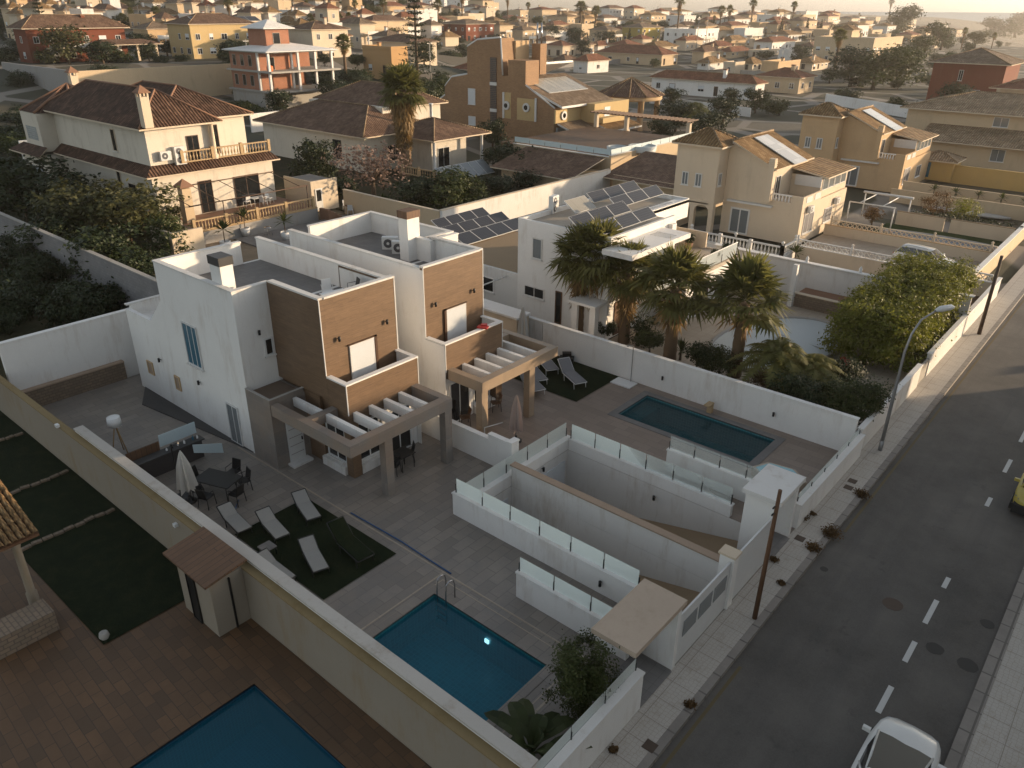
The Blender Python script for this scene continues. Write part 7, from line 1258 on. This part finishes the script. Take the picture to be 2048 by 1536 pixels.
# scattered garden trees between the far houses
KN = {'tree0':'dark tree','tree1':'green tree','tree2':'grey green tree','bush0':'dark bush','bush1':'green bush','cyp':'cypress','fpalm0':'palm','fpalm1':'tall palm','fpalm2':'short palm','round':'round shrub'}
cn = {}
TL = []; SB = []
for i in range(1170):
    px = rn.uniform(-20, 2068); py = 13 + 75*rn.random()**1.8 if px < 1750 else 40+60*rn.random()**1.3
    if i > 520: px, py = (rn.uniform(840,2000), rn.uniform(75,235)) if i < 620 else (rn.uniform(-20,760), rn.uniform(60,135)) if i < 740 else (rn.uniform(0,240), rn.uniform(480,660)) if i < 775 else (rn.uniform(0,1000), rn.uniform(14,60)) if i < 860 else (rn.uniform(-10,250), rn.uniform(185,330)) if i < 900 else (rn.uniform(0,1900), rn.uniform(19,80)) if i < 1110 else (rn.uniform(430,740), rn.uniform(165,245))
    vis = 1
    
    if px < 1150 and py < 20 and rn.random() < .3: continue
    p = PT(px, py, 0)
    if math.hypot(p.x, p.y) > 1300 or not free(p.x, p.x, p.y, p.y, 1.0) or (p.x > -12): continue
    if 739 < i < 775: SB.append((px, put('bush0', (p.x, p.y, -.2), rn.uniform(0,6), rn.uniform(.9,2.0), 'x', 'dark scrub bushes at the left edge'))); continue
    if 1000 < px < 1660 and 95 < py < 215 and rn.random() < .45: continue
    k = rn.choice(['tree0','tree0','tree1','tree1','tree2','bush0','bush1','cyp','fpalm0','fpalm1','fpalm2'] if i < 520 else ['tree0','tree1','tree2','bush0','bush1','cyp'] if py < 80 else ['tree0','bush0','bush1']); H_ = {'cyp':6,'fpalm0':8,'fpalm1':10,'fpalm2':6,'bush0':2.5,'bush1':2.5}.get(k, 5)*rn.uniform(.7,1.3); s = H_/BH[k]; wd = s*rn.uniform(1.0,1.7) if k[0] in 'tb' else s*rn.uniform(.8,1.1)
    to = put(k, (p.x, p.y, T(p.x, p.y)-.1), rn.uniform(0,6), (wd, wd, s), 'x', f'{KN[k]} planted in the distant town'); near = 'front' if py > 50 else 'middle' if py > 28 else 'back'; TL.append((to, (k, side(px), near), px))
for key in sorted({k for _, k, _ in TL}):
    L1 = sorted([(p_, o_) for o_, k, p_ in TL if k == key], key=lambda q: q[0])
    for i, (p_, o_) in enumerate(L1): o_['label'] = (f'{ordinal(i)} ' if len(L1) > 1 else '') + f'{KN[key[0]]} from the left in the {key[2]} {key[1]} of the distant town'
SB.sort(key=lambda q: q[0])
for i, (p_, o_) in enumerate(SB): o_['label'] = f'{ordinal(i)} low dark scrub bush from the left, behind the back patio wall'
# mid distance filler: low garden walls and wires poles
for i, (a, b, z, mt, lab) in enumerate((((560,300),(560,300),0,'',''),)): pass
for a, b, h, mt, lab in (((1196,250),(1330,262),1.2,'cream','low cream wall beside the gazebo garden'),((1300,205),(1500,232),1.4,'white2','white wall before the long white bungalow'),((1040,140),(1240,128),1.6,'grey_render','grey wall behind the brick house chimney'),((870,100),(1000,112),1.6,'grey_render','grey wall before the bright red brick house'),((1480,150),(1700,165),1.4,'concrete','grey wall before the dark trees on the right'),((1650,205),(1880,245),1.8,'white','bright white wall behind the peach tower house')):
    A = P(*a, 0); B = P(*b, 0); an = math.atan2(B.y-A.y, B.x-A.x); m_ = MB().obox(((A.x+B.x)/2, (A.y+B.y)/2, -.2), an, (B-A).length, .25, h+.2); solo('garden_wall', m_, M[mt], lab, 'wall')
# power poles with wires
for px, py, hp, lab in ((862,178,80,'thin utility pole behind the bungalow'),(1410,95,60,'utility pole before the white house, right'),(1392,100,55,'utility pole before the white house, left'),(500,150,60,'thin utility pole left of the unfinished house')):
    p = PT(px, py, 0); d = (p-CAM).dot(fw); H_ = hp/FPX*d/.92; o = thing('utility_pole', lab, 'pole', (p.x, p.y, T(p.x,p.y))); MB().tube([(p.x,p.y,T(p.x,p.y)-.2),(p.x,p.y,T(p.x,p.y)+H_)], [.14,.09], 6).build('shaft', M['concrete'], o); MB().box(p.x-.06,p.x+.06,p.y-.7,p.y+.7,T(p.x,p.y)+H_-.5,T(p.x,p.y)+H_-.38).build('crossarm', M['galv'], o)
# ------------------------------------------------------------------ air
hz = MB().box(-1480,380,-55,1900,-60,45); n_ = N('haze_air'); n_.t.nodes.remove(n_.b); pv = n_.n('ShaderNodeVolumePrincipled'); pv.inputs['Color'].default_value = (.97,.9,.82,1); pv.inputs['Density'].default_value = .0002; pv.inputs['Anisotropy'].default_value = .45
n_.l(pv.outputs[0], n_.out.inputs['Volume']); tag(hz.build('haze', M['haze_air'], None, (0,0,0)), kind='stuff', label='thin warm evening haze over the whole town')
for k in list(PR):     # remove models that were never placed
    if not PR[k].used:
        for c in kids(PR[k].o): bpy.data.objects.remove(c)
        bpy.data.objects.remove(PR[k].o)
